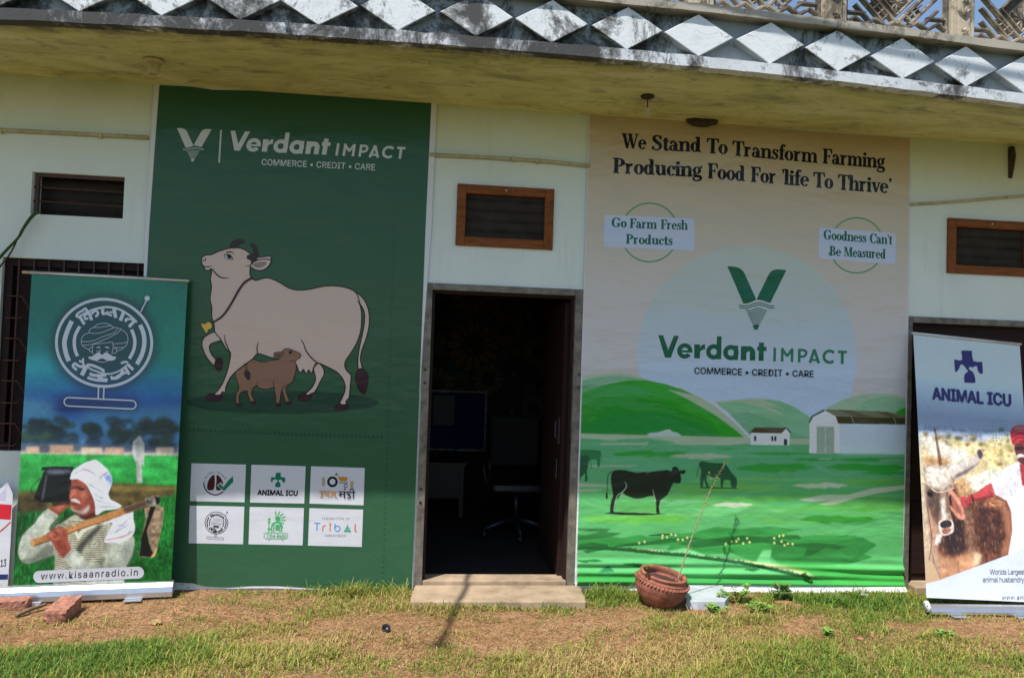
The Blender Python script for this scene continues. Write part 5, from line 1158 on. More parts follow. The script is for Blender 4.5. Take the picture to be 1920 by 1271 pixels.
A_(Z6((1422, 262), (1500, 264), (1780, 275), (1900, 300), (1900, 315), (1560, 302), (1490, 300)), sh(88, 86, 66), .5); A_(Z6((1490, 300), (1900, 312), (1900, 348), (1505, 342)), sh(52, 48, 26), .5)
A_(Z6((1500, 264), (1585, 268), (1700, 304), (1600, 303)), sh(72, 66, 46), .5); A_(Z6((1700, 270), (1780, 276), (1850, 310), (1800, 308)), sh(72, 66, 46), .5)
for p in ([(1578, 302), (1595, 342)], [(1818, 308), (1832, 347)]): cv.stroke(Z6(*p), .6, sh(150, 150, 140), .3, 1, 0)
# cattle silhouettes
BK = li(38, 48, 36); BK2 = sh(30, 68, 44)
A_(Z7((40, 15), (60, 8), (130, 10), (162, 12), (172, 25), (166, 60), (164, 105), (150, 105), (150, 70), (140, 62), (40, 70)), sh(36, 92, 54), .5); cv.stroke(Z7((166, 15), (174, 40), (171, 75)), 1, sh(36, 92, 54))
A_(Z7((40, 55), (70, 42), (95, 38), (106, 55), (100, 90), (92, 130), (96, 185), (78, 186), (82, 140), (60, 160), (50, 188), (40, 188)), BK2, .5); cv.stroke(Z7((102, 48), (112, 80), (118, 118)), 1.3, BK2)
A_(smooth(Z7((228, 150), (240, 128), (262, 122), (310, 124), (350, 132), (440, 132), (520, 124), (545, 122), (568, 128), (572, 108), (590, 103), (604, 112), (612, 124), (640, 122), (648, 130), (636, 145), (618, 146), (622, 170), (616, 196), (592, 198), (580, 195), (565, 220), (545, 262), (512, 288), (500, 320), (503, 366), (482, 366), (480, 320), (472, 272), (440, 270), (410, 280), (360, 282), (310, 265), (290, 252), (272, 275), (252, 300), (245, 362), (222, 362), (226, 300), (238, 265), (228, 200)), 3), BK, .5)
cv.stroke(Z7((232, 128), (208, 160), (206, 230), (202, 255)), [2, 1.5, 1.2], BK); A_(Z7((200, 250), (208, 250), (209, 280), (202, 288), (196, 275)), BK, .4)
A_(Z7((188, 366), (230, 358), (480, 366), (545, 368), (460, 376), (300, 376)), BK, .5)
cv.stroke(Z7((305, 188), (314, 215), (290, 248), (262, 268), (245, 330), (244, 360)), [.6, 1.6, 1.8, 1.2, 1, .8], li(170, 190, 165), .35); cv.stroke(Z7((462, 230), (470, 268), (480, 300)), [.5, 1.4, .6], li(170, 190, 165), .35); cv.stroke(Z7((507, 290), (500, 330), (503, 360)), [.6, 1.2, .8], li(160, 185, 155), .35)
cv.stroke(Z7((345, 132), (370, 138), (400, 136)), [.4, 1, .4], li(120, 150, 120), .35); cv.stroke(Z7((425, 144), (445, 132), (470, 128)), [.4, 1, .4], li(120, 150, 120), .35)
A_(smooth(Z7((722, 88), (740, 72), (775, 80), (830, 84), (872, 90), (900, 130), (925, 158), (935, 175), (934, 215), (915, 225), (898, 205), (900, 185), (885, 178), (862, 182), (856, 218), (844, 218), (838, 165), (800, 165), (770, 152), (766, 185), (778, 216), (765, 220), (750, 180), (742, 218), (730, 218), (728, 170), (734, 130)), 3), BK2, .5)
cv.stroke(Z7((726, 90), (714, 125), (710, 160)), 1.4, BK2); A_(Z7((716, 224), (740, 218), (930, 222), (945, 228), (820, 227)), BK2, .4); cv.stroke(Z7((778, 130), (776, 145), (762, 156)), .8, li(120, 160, 120), .35)
cv.a *= (1+.05*(vnoise(cv.h, cv.w, 3, 3, 8)-.5))[..., None]*.93
# the meadow print as a mesh, with the gathers at its foot as real folds
U = np.linspace(0, 1, cv.w)[None, :]; Vv = np.linspace(1, 0, cv.h)[:, None]
PX = LX0+(LX1-LX0)*U+0*Vv; PZ = LZ0+(LZ1-LZ0)*Vv+0*U
PX = PX-.0055*(1-Vv)*np.clip(1-U*2, 0, 1)*0
foldw = np.exp(-((PZ-.13)/.07)**2)
PY = -.0128-foldw*(.007*(1+np.sin(PZ*95+PX*1.6+.9*np.sin(PX*2.1)))+.005*(1+np.sin(PZ*55-PX*2.2)))-.022*np.exp(-((PZ-.055-.012*np.sin(PX*1.3))/.018)**2)-.012*np.clip((.25-PZ)/.25, 0, 1)
PY -= .0015*(1+np.sin(PX*3.1+PZ*4))*np.clip((.8-PZ), 0, 1)
grid_mesh('landscape_print', np.stack([PX, PY, PZ], -1), cv.a, M['creased'], bn2)
# white hem turned out along the ground
hx = np.linspace(LX0-.008, LX1+.004, 120); hem = []
for k, (yy, zz) in enumerate(((-.026, .055), (-.030, .040), (-.040, .022), (-.055, .010), (-.062, .004))):
    w_ = np.clip((hx-(LX0+.1))/.5, .25, 1)
    hem.append(np.stack([hx, yy*w_-.008-.006*np.sin(hx*2.3)*k/4, np.full_like(hx, zz)+.004*np.sin(hx*3.7+1)*(k/4)], -1))
grid_mesh('hem', np.array(hem), np.full((5, 120, 3), .74), M['creased'], bn2)

# ------------------------------------------------------------------ roll-up banners leaning on the wall
class Quad:
    """a leaning rectangular sheet: four photo pixels with the distance of each corner, and its world plane"""
    def __init__(s, px, ys, sag=0.0):
        s.P = [onY(x, y, d) for (x, y), d in zip(px, ys)]                # TL TR BR BL
        src = [(0, 1), (1, 1), (1, 0), (0, 0)]; A = []; b = []
        for (x, y), (u, v) in zip(px, src):
            A.append([x, y, 1, 0, 0, 0, -u*x, -u*y]); b.append(u); A.append([0, 0, 0, x, y, 1, -v*x, -v*y]); b.append(v)
        s.H = np.append(np.linalg.solve(np.array(A, float), np.array(b, float)), 1).reshape(3, 3); s.sag = sag
        n = np.cross(s.P[1]-s.P[3], s.P[0]-s.P[2]); n /= np.linalg.norm(n); s.n = n if n[1] < 0 else -n
    def uv(s, x, y): q = s.H @ np.array([x, y, 1.0]); return q[0]/q[2], q[1]/q[2]
    def disp(s, u, v): return s.sag*(np.sin(u*9.0+.8)*.5+np.sin(u*17+v*2.0)*.3)*(.35+.65*np.sin(np.pi*np.clip(v, 0, 1)))
    def at(s, u, v, off=0):
        u = np.asarray(u, float)[..., None]; v = np.asarray(v, float)[..., None]
        p = (s.P[0]*(1-u)+s.P[1]*u)*v+(s.P[3]*(1-u)+s.P[2]*u)*(1-v)
        return p+s.n*(off+s.disp(u, v))
    def surf(s, off0=0.0): return lambda px, py, off: s.at(*s.uv(px, py), off0+off)
def rollup(name, quad, cv, label, railpx, raild, base, group='roll-up banners', endcap=None):
    e = empty(name, tuple((quad.P[2]+quad.P[3])/2), label, 'roll-up banner', group)
    U = np.linspace(0, 1, cv.w)[None, :]; V = np.linspace(1, 0, cv.h)[:, None]
    P = quad.at(U+0*V, V+0*U)
    sheet = grid_mesh('printed_sheet', P, cv.a, M['sheet'], e)
    r0, r1 = onY(*railpx[0], raild[0]), onY(*railpx[1], raild[1])
    mb = MB(); mb.tube([r0, r1], .011, 10); rail = mb.build('top_rail', M['alu'], e, True)
    if endcap: mb = MB(); mb.tube([r0+(r0-r1)*.045, r0+(r0-r1)*.002], .009, 8); mb.build('rail_tip', M['cream'], rail, True)
    b0, b1, hgt, dep = base; b0 = np.array(b0); b1 = np.array(b1); d = (b1-b0)/np.linalg.norm(b1-b0); nrm = np.array([d[1], -d[0], 0]); nrm = nrm if nrm[1] < 0 else -nrm
    mb = MB(); prof = [(dep*.5, .0), (dep*.5, hgt*.35), (dep*.42, hgt*.7), (dep*.2, hgt*.95), (-dep*.1, hgt), (-dep*.4, hgt*.85), (-dep*.5, hgt*.4), (-dep*.5, .0)]
    vs = []
    for t in np.linspace(0, 1, 12):
        c = b0+(b1-b0)*t
        vs += [c+nrm*a+np.array([0, 0, h]) for a, h in prof]
    k = len(prof); mb.add(vs, [(i*k+j, i*k+(j+1) % k, (i+1)*k+(j+1) % k, (i+1)*k+j) for i in range(11) for j in range(k)]+[tuple(range(k-1, -1, -1)), tuple(11*k+j for j in range(k))])
    cs = mb.build('cassette', M['alu'], e, bevel=.002)
    mb = MB()
    for t in (.22, .78):
        c = b0+(b1-b0)*t; mt = Matrix(((d[0], -nrm[0], 0, c[0]), (d[1], -nrm[1], 0, c[1]), (0, 0, 1, c[2]), (0, 0, 0, 1)))
        mf = MB(); mf.box(-.05, .05, -dep*.5-.05, dep*.4, -.006, -.0015, mt); mf.build('foot', M['alu'], cs)
    return e, sheet, cs, (b0, b1, nrm, d)

# ---- left: farmer with a hoe
q1 = Quad([(60, 512), (352, 528), (321, 1090), (24, 1099)], [-.11, -.065, -.155, -.262], .007)
cv = Canvas(300, 580, q1.uv); cv.x0 = 60
Z7b = tracer(0, 490, 4.1); Z8 = tracer(40, 850, 5.086); Z9 = tracer(0, 780, 3.346)
cv.rows([(512, sh(5, 92, 74)), (600, sh(2, 92, 80)), (660, sh(5, 98, 92)), (700, sh(18, 100, 116)), (725, sh(10, 84, 120)), (745, sh(14, 66, 120)), (770, sh(10, 52, 108)), (788, sh(40, 90, 130)), (800, sh(62, 110, 140)), (835, sh(60, 92, 120)), (852, sh(150, 140, 140)), (858, li(60, 150, 80)), (910, li(52, 138, 66)), (1099, li(20, 78, 34))])
h_, w_ = cv.h, cv.w
cv.a *= (1+.28*(vnoise(h_, w_, 70, 160, 1)-.5)+.10*(vnoise(h_, w_, 20, 90, 2)-.5))[..., None]
A_ = cv.poly
A_(Z7b((850, 560), (1440, 520), (1420, 860), (1100, 800)), sh(5, 105, 85), 18, .5); A_(Z7b((160, 720), (420, 740), (460, 900), (140, 900)), sh(52, 140, 140), 12, .55); A_(Z7b((150, 900), (600, 930), (560, 1010), (140, 1020)), sh(40, 130, 140), 12, .5)
A_(Z7b((1000, 980), (1420, 960), (1420, 1060), (1050, 1060)), sh(30, 100, 120), 10, .5); A_(Z7b((140, 1060), (400, 1090), (430, 1220), (140, 1230)), sh(90, 140, 150), 10, .6); A_(Z7b((640, 1150), (1400, 1120), (1400, 1230), (640, 1240)), sh(72, 122, 135), 10, .6)
# soft dark glow round the emblem
KA = tracer(90, 540, 5.295)
A_([(KA((560+540*math.cos(t), 555+505*math.sin(t)))[0]) for t in np.linspace(0, 6.28, 50)], sh(2, 34, 44), 7, .62); A_(KA((110, 1080), (900, 1100), (900, 1240), (110, 1220)), sh(2, 30, 60), 7, .6); A_(KA((900, 250), (970, 80), (1030, 90), (960, 270)), sh(2, 45, 48), 4, .6)
A_([(KA((560+380*math.cos(t), 555+350*math.sin(t)))[0]) for t in np.linspace(0, 6.28, 50)], sh(3, 58, 66), 12, .55)
# trees, sheds, field
rt = random.Random(21)
for k in range(120):
    x = rt.uniform(60, 1110); 
    if 610 < x < 690 or 470 < x < 560 and rt.random() < .6: continue
    y = rt.uniform(40, 190); r = rt.uniform(18, 50)
    A_([Z9((x+r*1.3*math.cos(t)*rt.uniform(.7, 1.1), y+r*.8*math.sin(t)*rt.uniform(.7, 1.1)))[0] for t in np.linspace(0, 6.28, 10)], rt.choice([li(38, 66, 62), li(28, 50, 62), li(54, 84, 66), li(30, 58, 52)]), 2.2, .75)
A_(Z9((60, 185), (1110, 190), (1110, 240), (60, 235)), li(60, 78, 92), 3, .8)
for xa, xb, ya, yb, c in ((165, 250, 205, 245, li(190, 165, 140)), (310, 460, 195, 250, li(176, 148, 125)), (510, 640, 210, 250, li(205, 180, 160)), (660, 780, 208, 250, li(190, 160, 140)), (980, 1090, 205, 250, li(205, 185, 165)), (250, 310, 190, 245, li(90, 90, 100))):
    A_(Z9((xa, ya), (xb, ya), (xb, yb), (xa, yb)), c, 1.8, .9)
A_(Z9((60, 250), (1110, 260), (1110, 440), (60, 470)), li(62, 160, 84), 2, 1, (.3, 10, 26, 4)); A_(Z9((60, 360), (1110, 380), (1110, 430), (60, 480)), li(44, 128, 60), 6, .5)
A_(Z9((835, 170), (880, 130), (908, 180), (905, 330), (890, 300), (895, 425), (860, 425), (862, 300), (848, 290), (830, 240)), li(170, 172, 168), 1.1); A_(Z9((850, 180), (875, 150), (875, 425), (862, 425)), li(150, 155, 148), 1, .6)
A_(Z9((60, 485), (240, 480), (300, 560), (690, 430), (860, 430), (1000, 445), (1100, 440), (1100, 505), (940, 540), (760, 600), (700, 560), (60, 620)), li(98, 84, 52), 3, 1, (.5, 9, 14, 5)); A_(Z9((700, 440), (1100, 450), (1100, 470), (700, 480)), li(130, 116, 66), 2, .7)
A_(Z9((60, 500), (300, 540), (280, 640), (60, 640)), li(66, 60, 40), 3, .7, (.5, 8, 10, 9))
A_(Z9((60, 630), (420, 590), (760, 590), (1000, 520), (1110, 505), (1110, 1100), (20, 1100)), li(26, 96, 44), 2.5, 1, (.45, 6, 4, 6))
A_(Z9((930, 540), (1100, 510), (1080, 800), (950, 800)), li(46, 140, 66), 6, .6, (.5, 8, 4, 16)); A_(Z9((20, 640), (160, 640), (120, 900), (30, 1080)), li(14, 62, 30), 5, .6)
for k in range(520):
    x = rt.uniform(25, 1100); y = rt.uniform(620, 1090); L = rt.uniform(12, 40)
    cv.stroke(Z9((x, y), (x+rt.uniform(-8, 8), y-L)), rt.uniform(.5, 1.2), rt.choice([li(60, 160, 80), li(16, 66, 28), li(34, 120, 50), li(84, 178, 96)]), .5, .55, 0)
# the farmer
SK, SKD, SKL = li(150, 88, 72), li(88, 44, 36), li(196, 136, 116)
SLV, SLD, SLL = li(168, 172, 158), li(104, 108, 98), li(196, 200, 188)
A_(smooth(Z8((0, 820), (60, 740), (130, 680), (170, 620), (260, 540), (350, 590), (330, 640), (270, 720), (300, 830), (330, 950), (240, 990), (100, 1045), (20, 1040), (-30, 960)), 3), SLV, .9, 1, (.12, 10, 14, 2))
A_(smooth(Z8((0, 1010), (100, 1000), (180, 930), (250, 870), (320, 900), (330, 960), (200, 1020), (100, 1048), (20, 1042)), 3), SLD, 2.5, .85); A_(Z8((20, 830), (140, 690), (250, 560), (290, 575), (180, 720), (60, 860)), SLL, 4, .7)
A_(Z8((300, 600), (370, 640), (300, 740), (250, 740), (320, 660)), SLD, 2, .8)
A_(smooth(Z8((262, 535), (330, 490), (420, 470), (480, 462), (470, 500), (420, 540), (370, 590), (345, 596)), 3), SK, .8); A_(Z8((300, 520), (420, 475), (470, 470), (400, 520), (340, 560)), SKL, 2.5, .6); A_(Z8((350, 590), (440, 530), (465, 500), (420, 545), (370, 598)), SKD, 1.5, .8)
# black cooking pot
A_(Z8((225, 165), (300, 145), (490, 145), (490, 470), (300, 480), (185, 480), (120, 440), (200, 230)), li(16, 17, 22), .8); A_(Z8((195, 150), (300, 142), (500, 145), (500, 165), (215, 175), (190, 185)), li(28, 30, 36), .7)
A_(Z8((230, 185), (280, 175), (470, 178), (470, 195), (340, 215), (260, 210)), li(120, 126, 138), 2.5, .8); A_(Z8((235, 225), (250, 222), (215, 440), (190, 470)), li(96, 96, 100), 1, .8); cv.stroke(Z8((180, 250), (100, 340), (95, 370), (125, 410), (175, 400)), 1.5, li(60, 52, 42), .5); A_(Z8((290, 480), (470, 465), (470, 500), (300, 520)), li(20, 18, 18), 1.5, .8)
# jersey body
A_(Z8((330, 700), (420, 650), (510, 590), (560, 620), (620, 640), (720, 620), (880, 690), (830, 860), (800, 1000), (760, 1100), (740, 1280), (310, 1280), (320, 1000), (300, 830)), li(170, 168, 150), .9)
for k in range(34):
    y = 640+k*20.5; dy = 34
    pts = [(318+t*(500), y+math.sin(t*3.2)*14-(22 if t < .25 else 0)+t*dy*.6) for t in np.linspace(0, 1, 9)]
    pts = [(x, yy) for x, yy in pts if yy > 590+abs(x-560)*.35]
    if len(pts) > 3: cv.stroke(Z8(*pts), 1.25, li(52, 52, 50), .45, .9, 2)
A_(Z8((350, 690), (450, 620), (530, 585), (480, 580), (380, 650)), li(40, 40, 38), 2.5, .8); A_(Z8((520, 920), (560, 860), (700, 720), (790, 680), (700, 790), (600, 900), (570, 960)), li(66, 68, 62), 2, .85)
A_(Z8((500, 760), (545, 840), (600, 760), (720, 690), (690, 660), (600, 700), (545, 775), (520, 700)), li(196, 200, 176), .8)
A_(Z8((530, 700), (620, 640), (720, 600), (700, 560), (610, 640), (540, 770)), SK, 1); A_(Z8((555, 620), (640, 640), (720, 590), (700, 520), (600, 560)), SKD, 2.5, .9)
for x, y in ((670, 850), (690, 840), (715, 860), (700, 880), (670, 880)): A_(Z8((x, y), (x+14, y+2), (x+12, y+22), (x-2, y+20)), li(185, 185, 178), .5, .7)
# right arm sleeve
A_(smooth(Z8((830, 860), (900, 850), (1040, 790), (1080, 830), (1060, 960), (1000, 1080), (950, 1280), (700, 1280), (600, 1200), (420, 1020), (480, 920), (560, 970), (640, 1030), (740, 1050), (790, 980)), 3), SLV, .9, 1, (.12, 9, 12, 7))
A_(Z8((640, 1090), (760, 1050), (850, 1060), (940, 1000), (900, 1090), (760, 1120), (640, 1110)), SLD, 4, .6); A_(Z8((960, 900), (1070, 830), (1060, 980), (1000, 1090), (960, 1080)), li(120, 126, 118), 5, .7); A_(Z8((500, 960), (600, 1010), (560, 1080), (470, 1020)), SLL, 3, .6); A_(Z8((730, 1060), (780, 990), (810, 1000), (770, 1070)), SLD, 1.5, .7)
# scarf on shoulder
A_(smooth(Z8((780, 670), (880, 570), (960, 535), (1060, 540), (1070, 640), (1085, 720), (1050, 800), (960, 850), (860, 858), (790, 845), (830, 760), (870, 670)), 3), li(206, 208, 216), .8)
for p in ([(840, 780), (930, 740), (1060, 660)], [(860, 700), (960, 690), (1050, 610)], [(880, 640), (960, 580), (1030, 560)], [(880, 820), (980, 790), (1070, 730)]): cv.stroke(Z8(*p), [1, 4, 2], li(150, 154, 166), 1.4, .8)
cv.stroke(Z8((800, 832), (900, 815), (1000, 790), (1065, 750)), 1.6, li(178, 110, 96), .6)
# head
A_(smooth(Z8((475, 280), (500, 255), (580, 270), (650, 340), (690, 440), (710, 540), (640, 600), (560, 610), (520, 570), (480, 545), (470, 480), (458, 440), (465, 390), (480, 350)), 3), SK, .8)
A_(Z8((600, 300), (660, 360), (700, 470), (690, 560), (620, 590), (640, 480)), li(120, 64, 52), 4, .8); A_(Z8((470, 330), (480, 420), (500, 440), (520, 400), (510, 340)), SKL, 3, .7); A_(Z8((560, 380), (620, 370), (640, 430), (580, 440)), SKL, 4, .55)
A_(Z8((475, 330), (540, 325), (600, 345), (610, 365), (550, 355), (480, 352)), SKD, 1.2, .9); A_(Z8((545, 350), (600, 352), (605, 362), (550, 364)), li(40, 24, 20), .7); A_(Z8((474, 348), (496, 350), (494, 360), (474, 360)), li(40, 24, 20), .7)
A_(Z8((480, 360), (500, 350), (525, 430), (490, 440), (462, 428)), li(176, 108, 90), 1.2, .8); A_(Z8((480, 425), (520, 425), (512, 440), (482, 440)), SKD, 1, .8)
A_(smooth(Z8((470, 462), (500, 442), (545, 462), (565, 490), (530, 482), (490, 474)), 3), li(190, 184, 182), .8); A_(Z8((480, 492), (540, 494), (535, 504), (485, 502)), li(110, 56, 50), .7)
A_(smooth(Z8((470, 500), (490, 540), (540, 560), (600, 545), (640, 500), (650, 540), (600, 590), (530, 575), (478, 548)), 3), li(176, 168, 164), 1.8, .85); A_(Z8((560, 590), (640, 600), (715, 570), (720, 610), (610, 650), (555, 625)), SKD, 2, .9)
# turban
A_(smooth(Z8((465, 260), (480, 200), (520, 160), (600, 110), (660, 85), (712, 78), (780, 130), (832, 180), (865, 260), (850, 340), (830, 400), (850, 450), (900, 475), (955, 515), (880, 545), (790, 555), (715, 600), (705, 520), (690, 450), (660, 380), (610, 300), (540, 262), (490, 262)), 3), li(206, 209, 216), .8)
for p, w in (([(500, 215), (560, 180), (640, 180), (720, 230), (790, 290)], 2), ([(540, 170), (600, 160), (680, 195)], 1.5), ([(620, 300), (700, 340), (800, 400)], 2.4), ([(660, 360), (740, 430), (820, 440)], 2), ([(700, 440), (780, 480), (900, 500)], 2.2), ([(720, 520), (800, 520), (900, 520)], 3), ([(740, 250), (800, 210), (830, 185)], 3), ([(690, 300), (760, 300), (820, 360)], 1.6)):
    cv.stroke(Z8(*p), [w*.4, w, w*.4], li(128, 134, 152), .9, .85)
A_(Z8((790, 230), (850, 210), (865, 270), (850, 340), (820, 300)), li(120, 138, 190), 1.4, .85); A_(Z8((820, 260), (850, 300), (830, 390), (800, 330)), li(176, 186, 208), 1, .7)
cv.stroke(Z8((560, 185), (620, 165), (690, 210)), 1, li(190, 130, 124), .5, .8)
# hoe
A_(Z8((95, 835), (240, 780), (600, 660), (800, 585), (1050, 500), (1220, 440), (1240, 500), (1070, 560), (860, 640), (600, 720), (260, 845), (115, 895), (95, 870)), li(168, 126, 84), .8)
A_(Z8((110, 885), (260, 835), (600, 712), (860, 630), (850, 645), (600, 725), (260, 850), (118, 898)), li(96, 64, 40), 1, .85); A_(Z8((960, 535), (1220, 440), (1240, 500), (1070, 560), (1000, 580)), li(74, 66, 60), 2, .9); A_(smooth(Z8((95, 850), (110, 830), (128, 850), (125, 885), (105, 892)), 2), li(190, 150, 104), .6)
A_(Z8((1180, 440), (1260, 410), (1310, 415), (1325, 470), (1300, 510), (1240, 520), (1190, 500)), li(140, 132, 122), .9, 1, (.4, 4, 4, 3)); A_(Z8((1270, 410), (1325, 430), (1322, 480), (1290, 505)), li(20, 20, 22), 1); A_(Z8((1185, 460), (1230, 450), (1240, 480), (1190, 495)), li(40, 46, 54), 1.2, .8)
A_(Z8((1175, 530), (1230, 515), (1310, 510), (1358, 520), (1350, 650), (1320, 800), (1285, 960), (1255, 997), (1125, 985), (1150, 800), (1190, 640)), li(150, 132, 110), .8, 1, (.5, 7, 7, 8)); A_(Z8((1230, 515), (1285, 512), (1245, 620), (1200, 740), (1220, 860), (1255, 950), (1235, 990), (1125, 985), (1150, 790), (1200, 640)), li(26, 24, 28), .9); A_(Z8((1290, 900), (1300, 890), (1275, 980), (1240, 995)), li(200, 172, 110), .8, .8)
# gripping hand
A_(smooth(Z8((240, 775), (290, 745), (360, 705), (440, 755), (445, 830), (470, 900), (475, 950), (410, 1010), (350, 950), (310, 890), (280, 840), (250, 830)), 3), SK, .8)
for p in ([(300, 735), (340, 775), (370, 790)], [(345, 715), (390, 750), (410, 780)], [(265, 765), (310, 800), (340, 810)], [(290, 845), (340, 850), (380, 830)]): cv.stroke(Z8(*p), [.8, 1.6, .6], SKD, .6, .85)
A_(Z8((310, 850), (380, 850), (440, 900), (470, 940), (410, 1000), (350, 940)), li(124, 66, 54), 3, .7); A_(Z8((250, 780), (290, 760), (310, 800), (270, 815)), SKL, 2, .6); A_(Z8((330, 730), (360, 715), (400, 760), (370, 780)), SKL, 2.5, .5)
A_(Z8((405, 1000), (480, 915), (500, 930), (420, 1030)), li(150, 152, 140), .8)
fb_ = .16*(vnoise(h_, w_, 2.2, 2.2, 51)-.5)+.20*(vnoise(h_, w_, 5, 4, 52)-.5)+.22*(vnoise(h_, w_, 11, 9, 53)-.5); cv.a *= (1+np.where(np.arange(h_)[:, None] > h_*.57, 1.25, .45)*fb_)[..., None]
cv.a = .22*(np.maximum(cv.a, 0)/.22)**1.3; cv.a = np.clip(cv.a*(1+.10*(vnoise(h_, w_, 1.6, 1.6, 12)-.5))[..., None]*.78, 0, .64)
b0, b1 = onZ(-14, 1128, .012), onZ(325, 1114, .012)
e1, sh1, cs1, _ = rollup('rollup_banner', q1, cv, 'green and blue roll-up banner of a farmer with a hoe, left of cow banner', [(56, 511), (355, 526.5)], (-.112, -.066), (b0, b1, .088, .10), endcap=True)
a = Art(q1.surf(.0015), .00003); kisaan(a, KA, (.64, .68, .73), thin=5); a.build('radio_emblem', M['sheet'], sh1)
a = Art(q1.surf(.0012), .0003); LBC = (.50, .50, .52); lpts = [Z8((172+(1115-172)*t, 1176-(1176-1135)*t))[0] for t in np.linspace(0, 1, 40)]
a.ell(lpts[0], 11, 11, LBC, 28); a.ell(lpts[-1], 11, 11, LBC, 28); a.stroke(lpts, 22, LBC, sm=0); lab = a.build('address_label', M['sheet'], sh1)
a = Art(q1.surf(.0030)); put_text(a, 'www.kisaanradio.in', *Z8((188, 1200), (1110, 1160)), 62/5.086, (.03, .03, .032), .004, 1.18, k=.055); a.build('web_address', M['sheet'], lab)

# ---- right: bull
q2 = Quad([(1712, 626), (1912, 647), (1945, 1129), (1737, 1120)], [-.055, -.075, -.50, -.475], .006)
cv = Canvas(240, 560, q2.uv); cv.x0 = 1712
ZB = tracer(1690, 790, 3.435); ZC = tracer(1690, 580, 3.972)
cv.rows([(626, (.70, .85, .90)), (700, (.70, .85, .90)), (780, li(150, 165, 185)), (815, li(158, 170, 190)), (850, li(196, 190, 170)), (1120, li(190, 160, 130))])
h_, w_ = cv.h, cv.w; A_ = cv.poly; rb = random.Random(31)
A_(ZC((80, 165), (890, 260), (914, 500), (110, 500)), (.70, .85, .90), 10, .4)
A_(ZB((130, 100), (260, 140), (520, 150), (790, 100), (790, 420), (130, 420)), li(214, 196, 150), 6, .9, (.3, 14, 18, 3))
for k in range(90):
    x = rb.uniform(140, 720); y = rb.uniform(70, 300) if x > 480 else rb.uniform(90, 170); r = rb.uniform(8, 26)
    A_([ZB((x+r*math.cos(t)*rb.uniform(.6, 1.2), y+r*.7*math.sin(t)*rb.uniform(.6, 1.2)))[0] for t in np.linspace(0, 6.28, 9)], rb.choice([li(150, 150, 60), li(96, 92, 36), li(170, 140, 70), li(70, 60, 30), li(196, 176, 110), li(130, 96, 50)]), 1.5, .6)
for c, r in (((240, 200), 70), ((370, 240), 70), ((170, 150), 40)): A_([ZB((c[0]+r*1.1*math.cos(t), c[1]+r*.7*math.sin(t)))[0] for t in np.linspace(0, 6.28, 20)], (.78, .76, .70), 4, .85)
A_(ZB((145, 250), (300, 260), (330, 300), (150, 300)), li(160, 100, 60), 4, .7); A_(ZB((210, 60), (222, 60), (268, 300), (245, 310)), li(120, 84, 62), .8, .9)
for k in range(44):                                                # green halftone dots
    i, j = k % 6, k//6
    c = ZC((678+i*21.5+j*1.5, 845+j*22+i*2))[0]
    A_([(c[0]+1.0*math.cos(t), c[1]+1.0*math.sin(t)) for t in np.linspace(0, 6.28, 8, endpoint=False)], li(40, 140, 84), .35)
# bull body
BR, BRD, BRL, CRE = li(122, 78, 56), li(56, 34, 26), li(180, 128, 96), li(226, 206, 186)
A_(ZB((400, 420), (470, 380), (620, 330), (700, 400), (720, 700), (690, 870), (500, 950), (250, 1020), (200, 900), (165, 600), (180, 420)), BR, 1, 1, (.55, 7, 5, 4))
A_(ZB((410, 390), (560, 330), (650, 330), (600, 440), (480, 480), (420, 460)), li(232, 222, 206), 3, .9, (.2, 6, 6, 5)); A_(ZB((340, 385), (420, 380), (470, 470), (430, 540), (380, 520)), li(196, 160, 120), 3, .9, (.3, 5, 4, 6))
A_(ZB((480, 560), (620, 530), (690, 600), (700, 760), (640, 830), (520, 850), (470, 760)), BRD, 6, .6, (.6, 5, 5, 7)); A_(ZB((640, 530), (705, 600), (715, 720), (690, 860), (640, 880), (680, 760)), BRL, 4, .8); A_(ZB((600, 500), (680, 540), (640, 580), (520, 560)), BRL, 3, .7, (.5, 3, 5, 9))
A_(ZB((250, 800), (330, 640), (430, 640), (450, 720), (440, 860), (330, 880)), li(50, 36, 32), 4, .85); A_(ZB((400, 560), (460, 600), (490, 900), (430, 930)), li(140, 106, 84), 3, .8, (.5, 6, 3, 2))
A_(ZB((200, 850), (300, 900), (480, 850), (520, 900), (470, 960), (250, 1024)), li(206, 160, 124), 5, .9, (.3, 8, 8, 3)); A_(ZB((480, 850), (520, 870), (500, 930), (460, 940)), li(236, 206, 172), 3, .9)
# head
A_(smooth(ZB((150, 300), (230, 310), (320, 300), (350, 390), (330, 470), (310, 560), (330, 640), (340, 700), (300, 745), (250, 760), (235, 850), (262, 1000), (230, 960), (190, 820), (160, 560), (152, 420)), 3), li(176, 150, 130), .9, 1, (.25, 6, 6, 6))
A_(ZB((152, 310), (300, 310), (330, 400), (280, 450), (200, 440), (155, 410)), li(214, 204, 192), 2.5, .9, (.2, 5, 5, 8)); A_(ZB((160, 430), (250, 470), (262, 600), (240, 700), (190, 640), (165, 560)), li(74, 52, 44), 4, .85); A_(ZB((256, 520), (285, 500), (300, 640), (265, 655)), li(226, 214, 204), 2, .9)
A_(ZB((285, 470), (330, 460), (320, 590), (290, 620)), li(120, 88, 70), 2.5, .8); A_(ZB((165, 470), (205, 475), (200, 505), (168, 500)), li(26, 18, 18), 1.5); A_(ZB((165, 560), (230, 700), (225, 850), (195, 800)), li(196, 152, 126), 4, .7)
